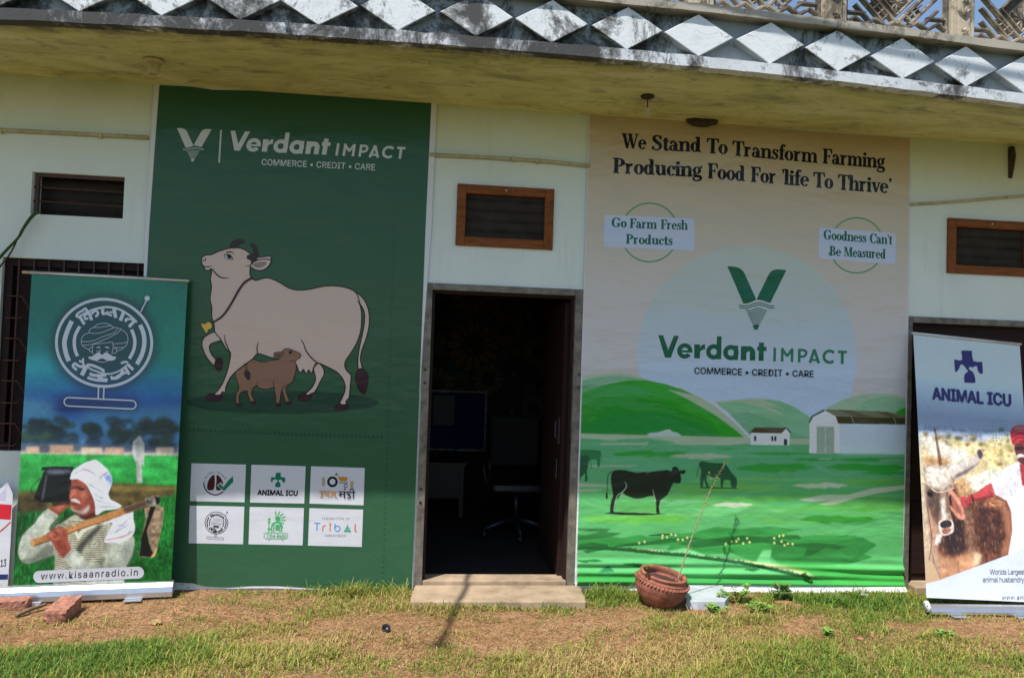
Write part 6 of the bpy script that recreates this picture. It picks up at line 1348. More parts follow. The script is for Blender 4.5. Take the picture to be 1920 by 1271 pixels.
A_(smooth(ZB((240, 665), (290, 645), (330, 655), (342, 710), (320, 738), (262, 742)), 3), li(224, 208, 198), .8); A_(smooth(ZB((252, 668), (290, 650), (325, 660), (325, 690), (285, 705), (255, 695)), 3), li(58, 48, 50), .9); A_(smooth(ZB((265, 710), (300, 700), (325, 712), (300, 738), (268, 735)), 3), li(160, 112, 92), 1)
A_(ZB((228, 740), (262, 745), (250, 790), (215, 808)), li(236, 226, 214), 1.5)
cv.stroke(ZB((155, 410), (200, 455), (240, 475), (300, 465), (345, 445)), 1.6, li(206, 196, 180), .5)
# horn
A_(smooth(ZB((300, 300), (380, 285), (440, 268), (480, 235), (498, 200), (520, 200), (535, 235), (515, 280), (460, 340), (400, 375), (345, 392)), 4), li(198, 186, 176), .8); A_(ZB((345, 392), (430, 350), (510, 285), (530, 225), (500, 290), (420, 330), (350, 365)), li(84, 66, 60), 2, .85); A_(smooth(ZB((495, 205), (515, 200), (532, 232), (515, 262), (498, 240)), 3), li(60, 48, 46), 1.2, .9); A_(ZB((310, 310), (430, 280), (440, 295), (330, 335)), li(224, 216, 208), 2, .7)
# ear
A_(smooth(ZB((310, 470), (330, 462), (370, 510), (400, 570), (416, 630), (405, 648), (370, 640), (325, 585), (308, 540)), 4), li(206, 150, 128), .8); A_(smooth(ZB((318, 490), (345, 510), (380, 570), (396, 620), (360, 600), (325, 560)), 4), li(150, 92, 76), 1.5, .9); A_(ZB((308, 500), (325, 490), (330, 560), (312, 560)), li(30, 22, 22), 1.2)
cv.stroke(ZB((165, 560), (180, 650), (195, 760), (190, 830), (178, 900)), 1.2, li(50, 40, 36), .6)
for k in range(420):                                                # coat hair
    x, y = rb.uniform(180, 700), rb.uniform(470, 940)
    if y > 960-(x-400)*.3: continue
    cv.stroke(ZB((x, y), (x+rb.uniform(-6, 10), y+rb.uniform(10, 34))), rb.uniform(.4, .9), rb.choice([BRD, BRL, BR, li(196, 160, 130)]), .4, .5, 0)
# handler: arm, shirt, red turban
A_(smooth(ZB((378, 515), (400, 500), (440, 505), (470, 490), (580, 415), (610, 470), (590, 500), (480, 528), (445, 545), (420, 572), (400, 570), (395, 545)), 3), li(186, 84, 82), .8); A_(ZB((440, 525), (590, 490), (600, 505), (470, 530)), li(120, 44, 46), 1.2, .8); cv.stroke(ZB((452, 490), (466, 515), (462, 535)), 3, li(70, 30, 34), .6); cv.stroke(ZB((434, 490), (446, 516), (444, 540)), 2, li(150, 40, 50), .5)
A_(ZB((580, 400), (680, 310), (760, 280), (820, 280), (820, 860), (690, 870), (715, 720), (708, 600), (680, 530), (610, 490)), li(222, 220, 228), .9); A_(ZB((640, 440), (690, 380), (680, 480), (630, 500)), li(222, 180, 180), 4, .5); A_(ZB((600, 420), (640, 390), (620, 490), (600, 470)), li(196, 196, 208), 3, .7); cv.stroke(ZB((735, 400), (732, 460), (745, 520)), 1.4, li(170, 170, 184), .8, .8)
A_(ZB((762, 290), (800, 300), (800, 440), (780, 430)), li(176, 70, 66), 1); A_(smooth(ZB((728, 180), (760, 150), (800, 150), (820, 300), (770, 290), (745, 250)), 3), li(112, 62, 54), .9); A_(ZB((732, 185), (790, 180), (790, 200), (735, 205)), li(50, 26, 24), 1.2, .9); A_(smooth(ZB((745, 240), (765, 228), (800, 235), (800, 250), (770, 248), (752, 258)), 3), (.66, .63, .62), .8)
A_(smooth(ZB((706, 130), (705, 80), (730, 48), (770, 40), (815, 55), (815, 170), (760, 150), (725, 175)), 3), li(168, 44, 52), .9)
for p in ([(712, 90), (750, 60), (800, 60)], [(712, 110), (760, 80), (810, 85)], [(715, 135), (760, 110), (810, 115)], [(725, 160), (760, 135), (810, 140)]): cv.stroke(ZB(*p), [.8, 1.8, .8], li(206, 110, 110), .7, .7)
A_(ZB((716, 60), (750, 42), (800, 45), (800, 80), (740, 72)), li(190, 140, 130), 3, .6)
# white wedge along the foot
A_(ZB((150, 1048), (250, 1025), (500, 938), (690, 870), (760, 842), (900, 790), (900, 1300), (100, 1300)), li(200, 204, 214), .6)
fb_ = .18*(vnoise(h_, w_, 2.0, 2.0, 61)-.5)+.26*(vnoise(h_, w_, 5, 4, 62)-.5)+.26*(vnoise(h_, w_, 11, 9, 63)-.5); vv_ = np.linspace(0, 1, h_)[:, None]; cv.a *= (1+np.where((vv_ > .36) & (vv_ < .84-.22*np.linspace(0, 1, w_)[None]), 1.25, .12)*fb_)[..., None]
cv.a = .30*(np.maximum(cv.a, 0)/.30)**1.25; cv.a[:, :] = np.clip(cv.a*(1+.10*(vnoise(h_, w_, 1.6, 1.6, 13)-.5))[..., None]*.74, 0, .74)
g0, g1 = onZ(1739, 1147, .004), onZ(1952, 1150, .004)
e2, sh2, cs2, (bb0, bb1, bn_, bd_) = rollup('rollup_banner', q2, cv, 'pale roll-up banner with a horned bull, leaning on the right hand dark door', [(1710, 624.5), (1914, 645.5)], (-.057, -.077), (g0, g1, .052, .10))
mb = MB(); c = bb0-bd_*.004+np.array([0, 0, .036]); mb.tube([c-bd_*.006, c+bd_*.003], .037, 28); cap = mb.build('end_cap', M['white'], cs2, True)
mb = MB()
for k in range(3): an = 2.1*k+.5; p = c-bd_*.0065+np.array([0, 0, 1])*.022*math.sin(an)+bn_*.022*math.cos(an); mb.tube([p-bd_*.001, p+bd_*.001], .005, 8)
mb.build('screw', M['black'], cap)
NV = (.028, .018, .15)
ZCm = affine3([(890, 192), (1040, 240), (938, 336)], ZC((395, 310), (608, 408), (474, 560)))
a = Art(q2.surf(.0028)); a.poly(smooth(ZC((455, 312), (520, 312), (528, 318), (538, 392), (595, 398), (604, 408), (608, 480), (602, 490), (588, 488), (572, 462), (568, 434), (552, 430), (540, 440), (510, 438), (506, 452), (520, 465), (538, 480), (552, 520), (554, 555), (545, 560), (480, 558), (474, 548), (472, 505), (488, 482), (502, 470), (490, 455), (472, 430), (450, 418), (440, 428), (432, 452), (415, 474), (404, 474), (397, 385), (405, 382), (455, 386), (452, 330)), 2), NV)
put_text(a, 'ANIMAL ICU', *ZC((236, 686), (815, 738)), 88/3.972, NV, .042, k=-.03); a.build('printed_logo', M['sheet'], sh2)
a = Art(q2.surf(.0028)); GY_ = (.10, .10, .11)
put_text(a, 'Worlds Largest', *ZB((572, 990), (796, 990)), 31/3.435, GY_, -.006, .92, k=-.04); a.build('text_line', M['sheet'], sh2); a = Art(q2.surf(.0028)); put_text(a, 'animal husbandry', *ZB((528, 1038), (790, 1038)), 31/3.435, GY_, -.006, .92, k=-.04); a.build('text_line', M['sheet'], sh2); a = Art(q2.surf(.0028)); put_text(a, 'www.ani', *ZB((650, 1146), (790, 1146)), 26/3.435, GY_, .004, 1.15, k=-.04)
a.build('text_line', M['sheet'], sh2)

# ---- sliver of a third poster behind the farmer banner
e3 = empty('paper_poster', tuple(onY(0, 1108, -.06)), 'creased white and red poster, only its edge showing behind the farmer roll-up', 'poster')
a = Art(wall_surf(-.05)); a.poly([(-70, 915), (-30, 905), (2, 915), (14, 903), (24, 925), (20, 1012), (14, 1108), (-70, 1112)], (.66, .66, .72)); ps = a.build('poster_sheet', M['sheet'], e3)
a = Art(wall_surf(-.0505)); a.poly([(-70, 940), (22, 946), (20, 974), (-70, 968)], (.62, .02, .04)); a.build('printed_band', M['sheet'], ps); a = Art(wall_surf(-.0505)); a.poly([(-70, 1078), (15, 1076), (14.5, 1086), (-70, 1088)], (.02, .03, .15)); a.build('printed_band', M['sheet'], ps); a = Art(wall_surf(-.0505)); a.poly([(-20, 922), (2, 926), (12, 912), (10, 938), (-20, 936)], (.55, .52, .68))
a.build('printed_band', M['sheet'], ps); a = Art(wall_surf(-.0505)); a.stroke([(-20, 1004), (0, 996), (20, 978)], 3, (.55, .12, .08)); a.build('printed_curve', M['sheet'], ps); a = Art(wall_surf(-.0505)); put_text(a, '13', (1, 1062), (11, 1061), 13, (.02, .02, .03), .02, k=.05); a.build('printed_number', M['sheet'], ps)

# ------------------------------------------------------------------ small things on the ground
def gpt(px, py, dz=0.0):
    p = onZ(px, py, 0.0); p = onZ(px, py, float(gz(p[0], p[1]))); return np.array([p[0], p[1], float(gz(p[0], p[1]))+dz])
# clay pot, tilted a little
pc = gpt(1232, 1132); pot = empty('flower_pot', tuple(pc), 'round terracotta pot with a beaded band, tilted on the grass before the slogan banner', 'flower pot')
tilt = Matrix.Translation(Vector(pc)) @ Matrix.Rotation(math.radians(9), 4, 'Y') @ Matrix.Rotation(math.radians(6), 4, 'X') @ Matrix.Diagonal((.97, .97, .84, 1))
def xf(mb): mb.v = [tuple(tilt @ Vector(p)) for p in mb.v]; return mb
mb = MB(); prof = [(.0, -.01), (.085, -.008), (.110, .015), (.140, .055), (.163, .10), (.176, .145), (.178, .165), (.172, .19), (.160, .212), (.152, .222), (.156, .230), (.160, .238), (.157, .248), (.148, .252), (.138, .248), (.132, .235), (.136, .21), (.142, .19), (.130, .185)]
mb.lathe(prof[:1]+[(r, z) for r, z in prof[1:]], 72, wob=.004); body_ = xf(mb).build('body', M['terracotta'], pot, True)
bd = MB()
for k in range(44):
    an = 2*math.pi*k/44; ca, sa = math.cos(an), math.sin(an)
    bd.tube([(.176*ca, .176*sa, .176), (.181*math.cos(an+.03), .181*math.sin(an+.03), .186), (.172*math.cos(an+.05), .172*math.sin(an+.05), .200)], [.005, .008, .004], 6)
xf(bd).build('beaded_band', M['terracotta'], body_, True)
rg_ = MB()
for zz, rr_, th in ((.168, .1775, .0028), (.207, .1655, .0028), (.135, .1735, .0016), (.115, .1675, .0014), (.10, .163, .0013), (.085, .157, .0013)):
    rg_.tube([(rr_*math.cos(2*math.pi*k/60), rr_*math.sin(2*math.pi*k/60), zz) for k in range(61)], th, 6, False)
xf(rg_).build('incised_ring', M['terracotta'], body_, True)
mb = MB(); vs = []; n = 30
for i in range(7):
    for k in range(n): r = .139*i/6; vs.append((r*math.cos(2*math.pi*k/n), r*math.sin(2*math.pi*k/n), .196+random.uniform(-.006, .006)+.012*math.cos(r*20)))
mb.add(vs, [(i*n+k, i*n+(k+1) % n, (i+1)*n+(k+1) % n, (i+1)*n+k) for i in range(6) for k in range(n)]); xf(mb).build('soil', M['soil'], pot, True)

def leafmesh(mb, p, d, L, w, col, up=(0, 0, 1), fold=.15, droop=.2):
    d = Vector(d).normalized(); s = d.cross(Vector(up)); s = s.normalized() if s.length > .01 else Vector((1, 0, 0)); u = s.cross(d); p = Vector(p); vs = []
    for t, ww in ((0, .06), (.2, .65), (.45, 1), (.7, .8), (.9, .35), (1, .02)):
        c = p+d*L*t-Vector((0, 0, 1))*droop*L*t*t
        vs += [c-s*w*ww/2+u*fold*w*ww, c, c+s*w*ww/2+u*fold*w*ww]
    mb.add(vs, [(3*i+k, 3*i+k+1, 3*i+k+4, 3*i+k+3) for i in range(5) for k in range(2)], col)
# thorny sapling growing in the pot
def lerp(a, b, t): return a+(b-a)*t
b0_, t0_ = onY(1270, 1088, -.335), onY(1361, 866, -.17)
spx = [(1270, 1090), (1282, 1052), (1292, 1022), (1303, 992), (1318, 955), (1327, 930), (1340, 903), (1350, 884), (1361, 866)]
spt = [onY(x, y, lerp(-.335, -.17, i/8)) for i, (x, y) in enumerate(spx)]
sap = empty('thorny_sapling', tuple(spt[0]), 'thin leaning thorny sapling with a few leaf buds, growing in the terracotta pot', 'sapling')
st_ = [tuple(p) for p in cr(spt, 4)]
mb = MB(); mb.tube(st_, [lerp(.0048, .0020, i/(len(st_)-1)) for i in range(len(st_))], 7); stem_ = mb.build('stem', M['bark'], sap, True)
tb, lb_ = MB(), MB(); rs = random.Random(9)
for i in range(3, len(st_)-1):
    p = Vector(st_[i]); sd = 1 if i % 2 else -1
    dv = Vector((sd*rs.uniform(.5, 1), rs.uniform(-.7, .4), rs.uniform(.0, .5))).normalized()
    tb.tube([p, p+dv*rs.uniform(.018, .034)], [.0017, .0004], 5)
    if i > len(st_)-16 or rs.random() < .25:
        for q in range(3 if i > len(st_)-9 else 1): leafmesh(lb_, p, (rs.uniform(-1, 1), rs.uniform(-1, .3), rs.uniform(0, 1)), rs.uniform(.012, .024), .009, rs.choice([(.26, .24, .04), (.16, .22, .04), (.34, .20, .05)]))
p = Vector(st_[-9]); br = [tuple(p), tuple(p+Vector((-.025, -.01, .02))), tuple(p+Vector((-.045, -.01, .055)))]
tb.tube(br, [.002, .0015, .001], 5)
for q in range(8): leafmesh(lb_, Vector(br[rs.choice([1, 2, 2])]), (rs.uniform(-1, 1), rs.uniform(-1, .2), rs.uniform(0, 1)), .018, .009, rs.choice([(.30, .26, .05), (.40, .20, .06)]))
for q in range(12): leafmesh(lb_, Vector(st_[-1]), (rs.uniform(-1, 1), rs.uniform(-1, .2), rs.uniform(0, 1.4)), rs.uniform(.014, .03), .009, rs.choice([(.34, .32, .05), (.22, .26, .04)]))
tb.build('thorn', M['bark'], sap); lb_.build('leaf_bud', M['leaf'], sap)
mb = MB(); p = Vector(onY(1213, 1078, -.42))
mb.tube([p, p+Vector((.003, 0, .03)), p+Vector((.004, -.004, .055))], .0022, 6, True, (.12, .2, .04))
for an, L, z in ((.3, .042, .055), (2.4, .040, .05), (4.2, .036, .04), (5.4, .034, .058)): leafmesh(mb, p+Vector((.004, 0, z)), (math.cos(an), math.sin(an)*.7-.3, .45), L, .026, (.17, .27, .03))
tag(mb.build('seedling', M['leaf']), 'tiny bright green seedling sprouting inside the terracotta pot', 'seedling')

# weeds
def weed(px, py, h, n, spread, col, label, seed, leafL=.036, leafW=.017, group='weeds in the grass'):
    r = random.Random(seed); p0 = Vector(gpt(px, py)); mb = MB()
    for s_ in range(n):
        a = r.uniform(0, 6.28); R = r.uniform(.2, 1)*spread; tip = p0+Vector((math.cos(a)*R, math.sin(a)*R*.6, h*r.uniform(.55, 1)))
        mid = p0.lerp(tip, .5)+Vector((0, 0, h*.12)); pts = [p0+Vector((math.cos(a)*.008, math.sin(a)*.008, -.005)), mid, tip]
        mb.tube([tuple(q) for q in cr(pts, 4)], .0022, 5, True, (.16, .17, .05))
        for q in cr(pts, 4)[2:]:
            for sd in (-1, 1):
                if r.random() < .8:
                    an = a+sd*1.3+r.uniform(-.5, .5); v = r.uniform(.7, 1.25)
                    leafmesh(mb, q, (math.cos(an), math.sin(an), r.uniform(.1, .7)), leafL*v, leafW*v, tuple(c*r.uniform(.75, 1.3) for c in col))
        for q in range(3): an = r.uniform(0, 6.28); leafmesh(mb, tip, (math.cos(an), math.sin(an), .6), leafL, leafW, tuple(c*r.uniform(.9, 1.4) for c in col))
    o = mb.build('weed_plant', M['leaf']); return tag(o, label, 'weed', group)
GW = (.20, .34, .06)
weed(1382, 1130, .11, 9, .15, GW, 'bushy bright green weed growing right of the grey marble slab', 1)
weed(1335, 1152, .07, 6, .10, GW, 'low leafy weed in front of the grey marble slab', 2)
weed(1418, 1148, .06, 5, .13, GW, 'spreading leafy weed in the grass right of the pot and slab', 3)
weed(1462, 1128, .13, 3, .06, (.11, .20, .05), 'pale broad leaved weed with few stems beside a bare earth patch', 4, .07, .032)
weed(1508, 1106, .13, 3, .06, GW, 'small upright weed against the white hem of the slogan banner', 5, .045, .02)
weed(1297, 1098, .14, 6, .05, (.14, .20, .035), 'narrow leaved weed squeezed between the pot and the banner', 6, .05, .014)
weed(1556, 1195, .04, 4, .05, GW, 'small weed on bare earth in the right foreground lawn', 7, .035, .016)
weed(1770, 1195, .035, 4, .06, GW, 'small weed in the lawn before the bull roll-up', 9, .035, .016)
weed(352, 1104, .10, 5, .08, (.07, .13, .03), 'wispy weed at the foot of the cow banner beside the farmer roll-up', 11, .05, .008)

# stones, bricks, litter
def brick(c, ang, label, tiltx=0.0, dims=(.225, .108, .072), name='brick', mat='brick', seed=0):
    r = random.Random(seed); L, W, H = dims; mt = Matrix.Translation(Vector(c)+Vector((0, 0, H/2-.006))) @ Matrix.Rotation(ang, 4, 'Z') @ Matrix.Rotation(tiltx, 4, 'Y')
    nx, ny, nz = 12, 6, 5; mb = MB()
    def face(f, na, nb):
        vs = []
        for i in range(na+1):
            for j in range(nb+1):
                p = f(i/na, j/nb); e = sum(abs(abs(q)-.5) < 1e-6 for q in p)
                k = 1-.02*(e-1); rn = random.Random(hash((round(p[0], 4), round(p[1], 4), round(p[2], 4), seed)))
                vs.append(mt @ Vector((p[0]*L*k+rn.uniform(-.0025, .0025)*e, p[1]*W*k+rn.uniform(-.0025, .0025)*e, p[2]*H*k+rn.uniform(-.002, .002)*e)))
        mb.add(vs, [(i*(nb+1)+j, i*(nb+1)+j+1, (i+1)*(nb+1)+j+1, (i+1)*(nb+1)+j) for i in range(na) for j in range(nb)])
    for s_ in (-.5, .5):
        face(lambda a, b, s_=s_: (a-.5, b-.5, s_), nx, ny); face(lambda a, b, s_=s_: (a-.5, s_, b-.5), nx, nz); face(lambda a, b, s_=s_: (s_, a-.5, b-.5), ny, nz)
    return tag(mb.build(name, M[mat]), label, name.replace('_', ' '))
bdv = gpt(136, 1140)-gpt(100, 1171)
brick((gpt(100, 1171)+gpt(136, 1140))/2, math.atan2(bdv[1], bdv[0]), 'whole red brick lying on bare earth in front of the farmer roll-up', math.radians(-3), (.25, .112, .082), seed=3)
brick(gpt(20, 1140), .15, 'half buried red brick in shade under the farmer roll-up, at the left edge', 0, (.2, .1, .06), seed=5)
mb = MB(); a_, b_ = gpt(30, 1158, .012), gpt(86, 1142, .03); mb.tube([tuple(q) for q in cr([a_, lerp(a_, b_, .4)+np.array([0, 0, .006]), b_], 5)], [.011, .013, .009], 8); tag(mb.build('stick', M['drywood'], None, True), 'short dry stick lying beside the red brick', 'stick')
ZP = tracer(1150, 860, 3.971)
pl = [gpt(x, y)[:2] for x, y in ZP((540, 1010), (640, 962), (810, 985), (838, 1030), (856, 1080), (830, 1115), (620, 1125), (540, 1112))]
mb = MB(); n = len(pl); mb.add([(x, y, .045) for x, y in pl]+[(x, y-.006, -.01) for x, y in pl], [tuple(range(n))]+[(k, n+k, n+(k+1) % n, (k+1) % n) for k in range(n)]); tag(mb.build('marble_slab', M['stone'], None, False, .005), 'broken flat grey marble slab on the grass right of the pot', 'stone slab')
lump('pot_shard', gpt(1311, 1153, .012), (.03, .028, .016), M['terracotta'], 'small terracotta shard in front of the marble slab', 'shard', 2)
lump('pebble', gpt(1613, 1200, .006), (.022, .016, .010), M['brick'], 'flat reddish pebble on the right foreground lawn', 'pebble', 6)
lump('earth_clod', gpt(1470, 1134, .008), (.07, .04, .02), M['ground'], 'clod of bare brown earth among the weeds', 'clod', 8); lump('earth_clod', gpt(1492, 1140, .008), (.05, .035, .018), M['ground'], 'smaller brown earth clod right of the larger one', 'clod', 12)
e_ = empty('bottle_cap', tuple(gpt(724, 1183)), 'small black plastic bottle cap lying on the bare lawn below the cow banner', 'bottle cap'); c_ = gpt(724, 1183)
mb = MB(); mb.lathe([(.0, 0), (.022, 0), (.024, .004), (.024, .022), (.021, .022), (.020, .006), (.0, .006)], 20, tuple(c_)); mb.v = [tuple(Matrix.Translation(Vector(c_)) @ Matrix.Rotation(.6, 4, 'X') @ Matrix.Translation(-Vector(c_)) @ Vector(p)+Vector((0, 0, .008))) for p in mb.v]; mb.build('shell', M['black'], e_, True)
def scrap(name, px, py, size, col, label, cat, seed):
    r = random.Random(seed); c = Vector(gpt(px, py, .006)); mb = MB(); n = 7; vs = []
    for i in range(n):
        for j in range(n): vs.append(c+Vector(((i/(n-1)-.5)*size*r.uniform(.8, 1.1), (j/(n-1)-.5)*size*.7*r.uniform(.8, 1.1), abs(r.gauss(0, .16))*size)))
    mb.add(vs, [(i*n+j, i*n+j+1, (i+1)*n+j+1, (i+1)*n+j) for i in range(n-1) for j in range(n-1)], col); return tag(mb.build(name, M['leaf']), label, cat)
scrap('plastic_scrap', 1620, 1118, .055, (.7, .7, .7), 'crumpled white plastic scrap on the grass left of the bull roll-up', 'litter', 3)
scrap('dry_leaf', 293, 1171, .065, (.50, .34, .15), 'curled tan dry leaf on bare earth below the cow banner', 'dry leaf', 5)
scrap('plastic_scrap', 58, 1211, .018, (.72, .72, .72), 'tiny white scrap in the grass at the lower left', 'litter', 7)

# stalk and cable hanging by the left window
hs = empty('hanging_stalk', tuple(onY(70, 398, -.05)), 'green leaf stalk and black wire hanging beside the louvred vent at upper left', 'plant stalk')
mb = MB(); mb.tube([tuple(q) for q in cr([onY(78, 397, -.045), onY(62, 404, -.06), onY(46, 425, -.07), onY(34, 446, -.07), onY(4, 478, -.06), onY(-30, 520, -.05)], 6)], [.004, .011, .010, .008, .009, .010], 8, True, (.05, .10, .025)); mb.build('stalk', M['leaf'], hs, True)
mb = MB(); mb.tube([tuple(q) for q in cr([onY(60, 406, -.03), onY(40, 432, -.045), onY(30, 455, -.05), onY(16, 480, -.05), onY(0, 500, -.05), onY(-20, 530, -.04)], 5)], .005, 6); mb.build('wire', M['cable'], hs, True)

# ------------------------------------------------------------------ lawn
def blades(n, x0, x1, y0, y1, seed, hscale=1.0, tuft=0):
    r = np.random.default_rng(seed); x = r.uniform(x0, x1, n); y = r.uniform(y0, y1, n)
    if tuft:                                                                # n blades gathered in tufts
        cx, cy = r.uniform(x0, x1, tuft), r.uniform(y0, y1, tuft); q = r.integers(0, tuft, n); sz = r.uniform(.012, .05, tuft)[q]
        x, y = cx[q]+r.normal(0, 1, n)*sz, cy[q]+r.normal(0, 1, n)*sz
    gx = lambda px, py: gpt(px, py)[:2]
    def bl(px, py, rx, ry): c = gx(px, py); return np.exp(-(((x-c[0])/rx)**2+((y-c[1])/ry)**2))
    g = .0
    nz = (np.sin(x*5.1+2*np.sin(y*4))*np.sin(y*6.3+1.3*np.sin(x*3.7))+np.sin(x*13+y*7)*np.sin(y*15-x*5)*.6+np.sin(x*2.1-y*2.7+1)*.6)
    d = .42+.34*nz+.12*np.sin(x*31+y*17)*np.sin(y*41-x*9)
    d -= 1.0*bl(300, 1148, .62, .17)+.8*bl(150, 1195, .45, .13)+.75*bl(640, 1168, .62, .16)+.5*bl(880, 1198, .45, .14)+.35*bl(1010, 1178, .4, .12)+.8*bl(1505, 1168, .20, .13)+.8*bl(1530, 1192, .16, .10)+1.0*bl(1840, 1180, .30, .10)+.5*bl(1680, 1172, .2, .08)+.7*bl(470, 1205, .4, .10)+.8*bl(1470, 1135, .10, .05)
    d += .6*bl(80, 1245, .9, .30)+.6*bl(330, 1225, .6, .18)+.6*bl(1750, 1255, .9, .25)+.6*bl(1640, 1130, .5, .16)+.7*bl(1160, 1120, .30, .16)+.8*bl(660, 1112, .35, .10)+.7*bl(950, 1142, .5, .05)+.6*bl(1380, 1165, .4, .12)+.6*bl(1250, 1240, .7, .2)+.35*bl(760, 1250, .6, .15)
    keep = (r.random(n) < np.clip(d, .025, 1)) & ~((x > -.03) & (x < 1.11) & (y > -.33)) & (y < -.035)
    x, y, dd = x[keep], y[keep], d[keep]; n = len(x)
    gr = np.clip(.40+.22*np.sin(x*3.3+1.7*np.sin(y*3))+.5*bl(1640, 1130, .8, .2)+.4*bl(1160, 1115, .5, .2)+.45*bl(80, 1245, .9, .3)+.4*bl(1800, 1255, .8, .25)-.35*bl(1150, 1240, .9, .2)-.35*bl(650, 1190, .9, .2)+.4*bl(660, 1110, .5, .1)+r.normal(0, .26, n), 0, 1)
    tall = 1+.8*bl(660, 1112, .35, .08)+.5*bl(1160, 1112, .3, .1)
    L = r.gamma(5, .0062, n)*hscale*tall*np.clip(.6+.5*dd, .5, 1.2); L = np.clip(L, .012, .13)
    a = r.uniform(0, 2*np.pi, n); ln = r.uniform(.45, 1.55, n); w = r.uniform(.0013, .0030, n)
    dx, dy = np.cos(a), np.sin(a); base = np.stack([x, y, gz(x, y)-.002], -1); T = np.array([0, .4, .75, 1.0]); V = np.zeros((n, 7, 3))
    sx, sy = -dy, dx
    for i, t in enumerate(T):
        hor = L*np.sin(np.minimum(ln, 1.45))*t*(.4+.6*t); ver = L*(np.cos(np.minimum(ln, 1.45))*t+.25*t*(1-t)*2)
        c = base+np.stack([dx*hor, dy*hor, ver], -1); ww = w*(1-.45*t)
        if i < 3: V[:, 2*i] = c+np.stack([sx*ww, sy*ww, 0*ww], -1); V[:, 2*i+1] = c-np.stack([sx*ww, sy*ww, 0*ww], -1)
        else: V[:, 6] = c
    G = np.array([.115, .215, .030]); Y = np.array([.30, .33, .048]); S_ = np.array([.48, .34, .14])
    k = gr[:, None]; col = np.where(k > .5, Y+(G-Y)*np.clip((k-.45)*2.6, 0, 1), S_+(Y-S_)*np.clip(k*2.4, 0, 1)); col = col*r.uniform(.65, 1.3, (n, 1))
    return V, col
def litter(n, x0, x1, y0, y1, seed):
    r = np.random.default_rng(seed); x = r.uniform(x0, x1, n); y = r.uniform(y0, y1, n); k = ~((x > -.03) & (x < 1.11) & (y > -.33)); x, y = x[k], y[k]; n = len(x)
    L = r.gamma(3, .014, n)+.01; a = r.uniform(0, 2*np.pi, n); b = r.normal(0, .5, n); w = r.uniform(.0008, .0021, n); V = np.zeros((n, 7, 3))
    for i, t in enumerate((0, .4, .75, 1)):
        an = a+b*t; cx = x+np.cos(an)*L*t; cy = y+np.sin(an)*L*t; cz = gz(cx, cy)+.003+.006*np.sin(np.pi*t)*r.random(n)
        if i < 3: V[:, 2*i] = np.stack([cx-np.sin(an)*w, cy+np.cos(an)*w, cz], -1); V[:, 2*i+1] = np.stack([cx+np.sin(an)*w, cy-np.cos(an)*w, cz], -1)
        else: V[:, 6] = np.stack([cx, cy, cz], -1)
    u = r.random((n, 1)); col = np.where(u < .45, np.array([.33, .18, .088]), np.where(u < .8, np.array([.56, .37, .19]), np.array([.24, .22, .06])))*r.uniform(.6, 1.3, (n, 1))
    return V, col
def lawn(name, parts):
    V = np.concatenate([p[0] for p in parts]); col = np.concatenate([p[1] for p in parts]); n = len(V)
    me = bpy.data.meshes.new(name); me.vertices.add(n*7); me.vertices.foreach_set('co', V.astype(np.float32).ravel())
    b = (np.arange(n)*7)[:, None]; q = np.concatenate([b+[0, 1, 3, 2], b+[2, 3, 5, 4]], 0).ravel(); t = (b+[4, 5, 6]).ravel()
    idx = np.concatenate([q, t]).astype(np.int32); me.loops.add(len(idx)); me.loops.foreach_set('vertex_index', idx)
    st = np.concatenate([np.arange(2*n)*4, 8*n+np.arange(n)*3]).astype(np.int32); me.polygons.add(3*n); me.polygons.foreach_set('loop_start', st)
    me.update(calc_edges=True)
    a = me.color_attributes.new('Col', 'FLOAT_COLOR', 'POINT'); a.data.foreach_set('color', np.concatenate([np.repeat(col, 7, 0), np.ones((n*7, 1))], 1).astype(np.float32).ravel())
    me.materials.append(M['grass']); o = bpy.data.objects.new(name, me); C.objects.link(o); return o
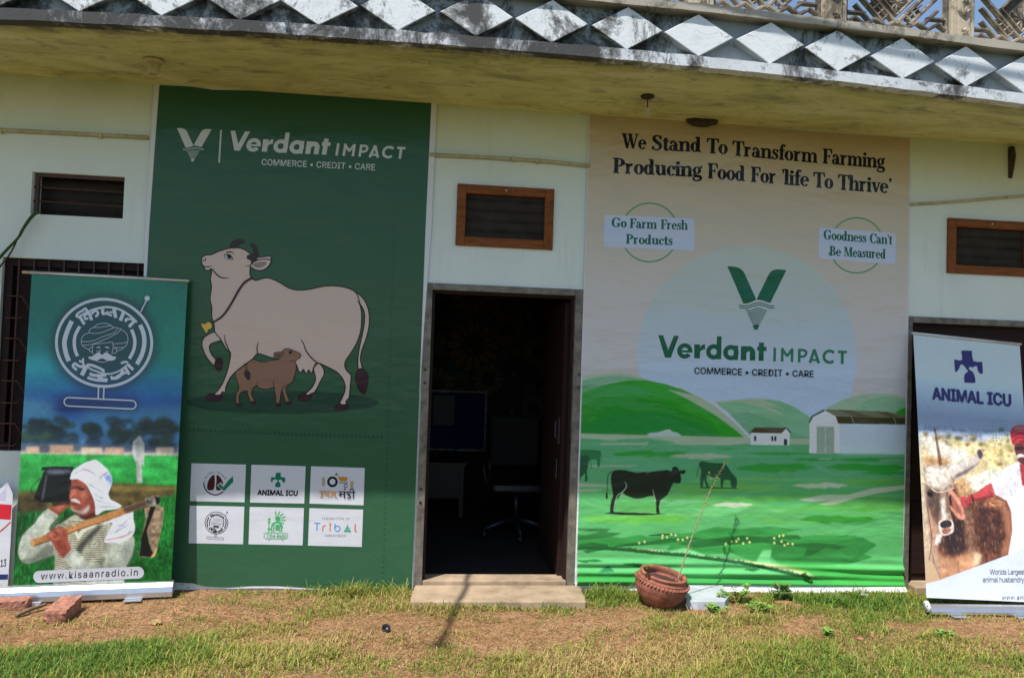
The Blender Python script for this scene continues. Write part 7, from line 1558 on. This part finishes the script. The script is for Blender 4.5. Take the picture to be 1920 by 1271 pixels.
tag(lawn('grass', [blades(330000, -3.3, 4.9, -1.95, -.03, 1), blades(40000, -6, -3.3, -3, -.03, 2), blades(40000, 4.9, 8, -3, -.03, 3), blades(60000, -4, 6, -3.4, -1.95, 4), litter(38000, -3.3, 4.9, -1.95, -.03, 6), blades(26000, -3.3, 4.9, -1.95, -.05, 7, 1.55, 330), blades(9000, 1.1, 4.6, -.42, -.05, 8, 1.5, 110)]), 'short dry lawn grass, part green and part straw coloured', 'grass', None, 'stuff')
# crumbs of earth and straw
r_ = np.random.default_rng(5); mb = MB()
for k in range(6500):
    x, y = r_.uniform(-3.2, 4.8), r_.uniform(-1.9, -.04)
    if -.04 < x < 1.12 and y > -.34: continue
    s_ = r_.gamma(1.6, .0034)+.0015; z = float(gz(x, y)); rot = r_.uniform(0, 6.28)
    p = [(s_*math.cos(rot+q*2.1)*r_.uniform(.7, 1.2), s_*math.sin(rot+q*2.1)*r_.uniform(.7, 1.2)) for q in range(3)]
    mb.add([(x+a, y+b, z-.001) for a, b in p]+[(x+a*.5, y+b*.5, z+s_*r_.uniform(.5, .9)) for a, b in p], [(0, 1, 4, 3), (1, 2, 5, 4), (2, 0, 3, 5), (3, 4, 5)])
tag(mb.build('earth_crumbs', M['ground']), 'loose crumbs of dry brown earth', 'earth crumbs', None, 'stuff')

# ------------------------------------------------------------------ overhead, outside the picture: what throws the thin shadows
def back(p, h): return np.array(p)-np.array(SUN_D)/abs(SUN_D.z)*(h-p[2])
l0, l1 = q2.at(*q2.uv(1730, 775)), q2.at(*q2.uv(1919, 791)); w0, w1 = back(l0, 4.6), back(l1, 4.7); dv = (w1-w0)
mb = MB(); mb.tube([w0-dv*9, w0-dv*3, w0, w1, w1+dv*4], .011, 6); tag(mb.build('overhead_cable', M['cable'], None, True), 'black cable strung overhead above the lawn', 'cable')
bp = [back(gpt(903, 1085), 4.0), back(gpt(893, 1094), 4.05), back(gpt(872, 1120), 4.1), back(gpt(850, 1155), 4.25), back(gpt(838, 1180), 4.5), back(gpt(830, 1198), 5.0), back(gpt(826, 1206), 5.8), back(gpt(824, 1210), 7.5)]
mb = MB(); mb.tube([tuple(q) for q in cr(bp, 5)], [.008, .014, .017, .017, .018, .022, .03, .05], 8); tag(mb.build('bare_branch', M['drywood'], None, True), 'bare tree branch reaching in above the doorstep', 'branch')
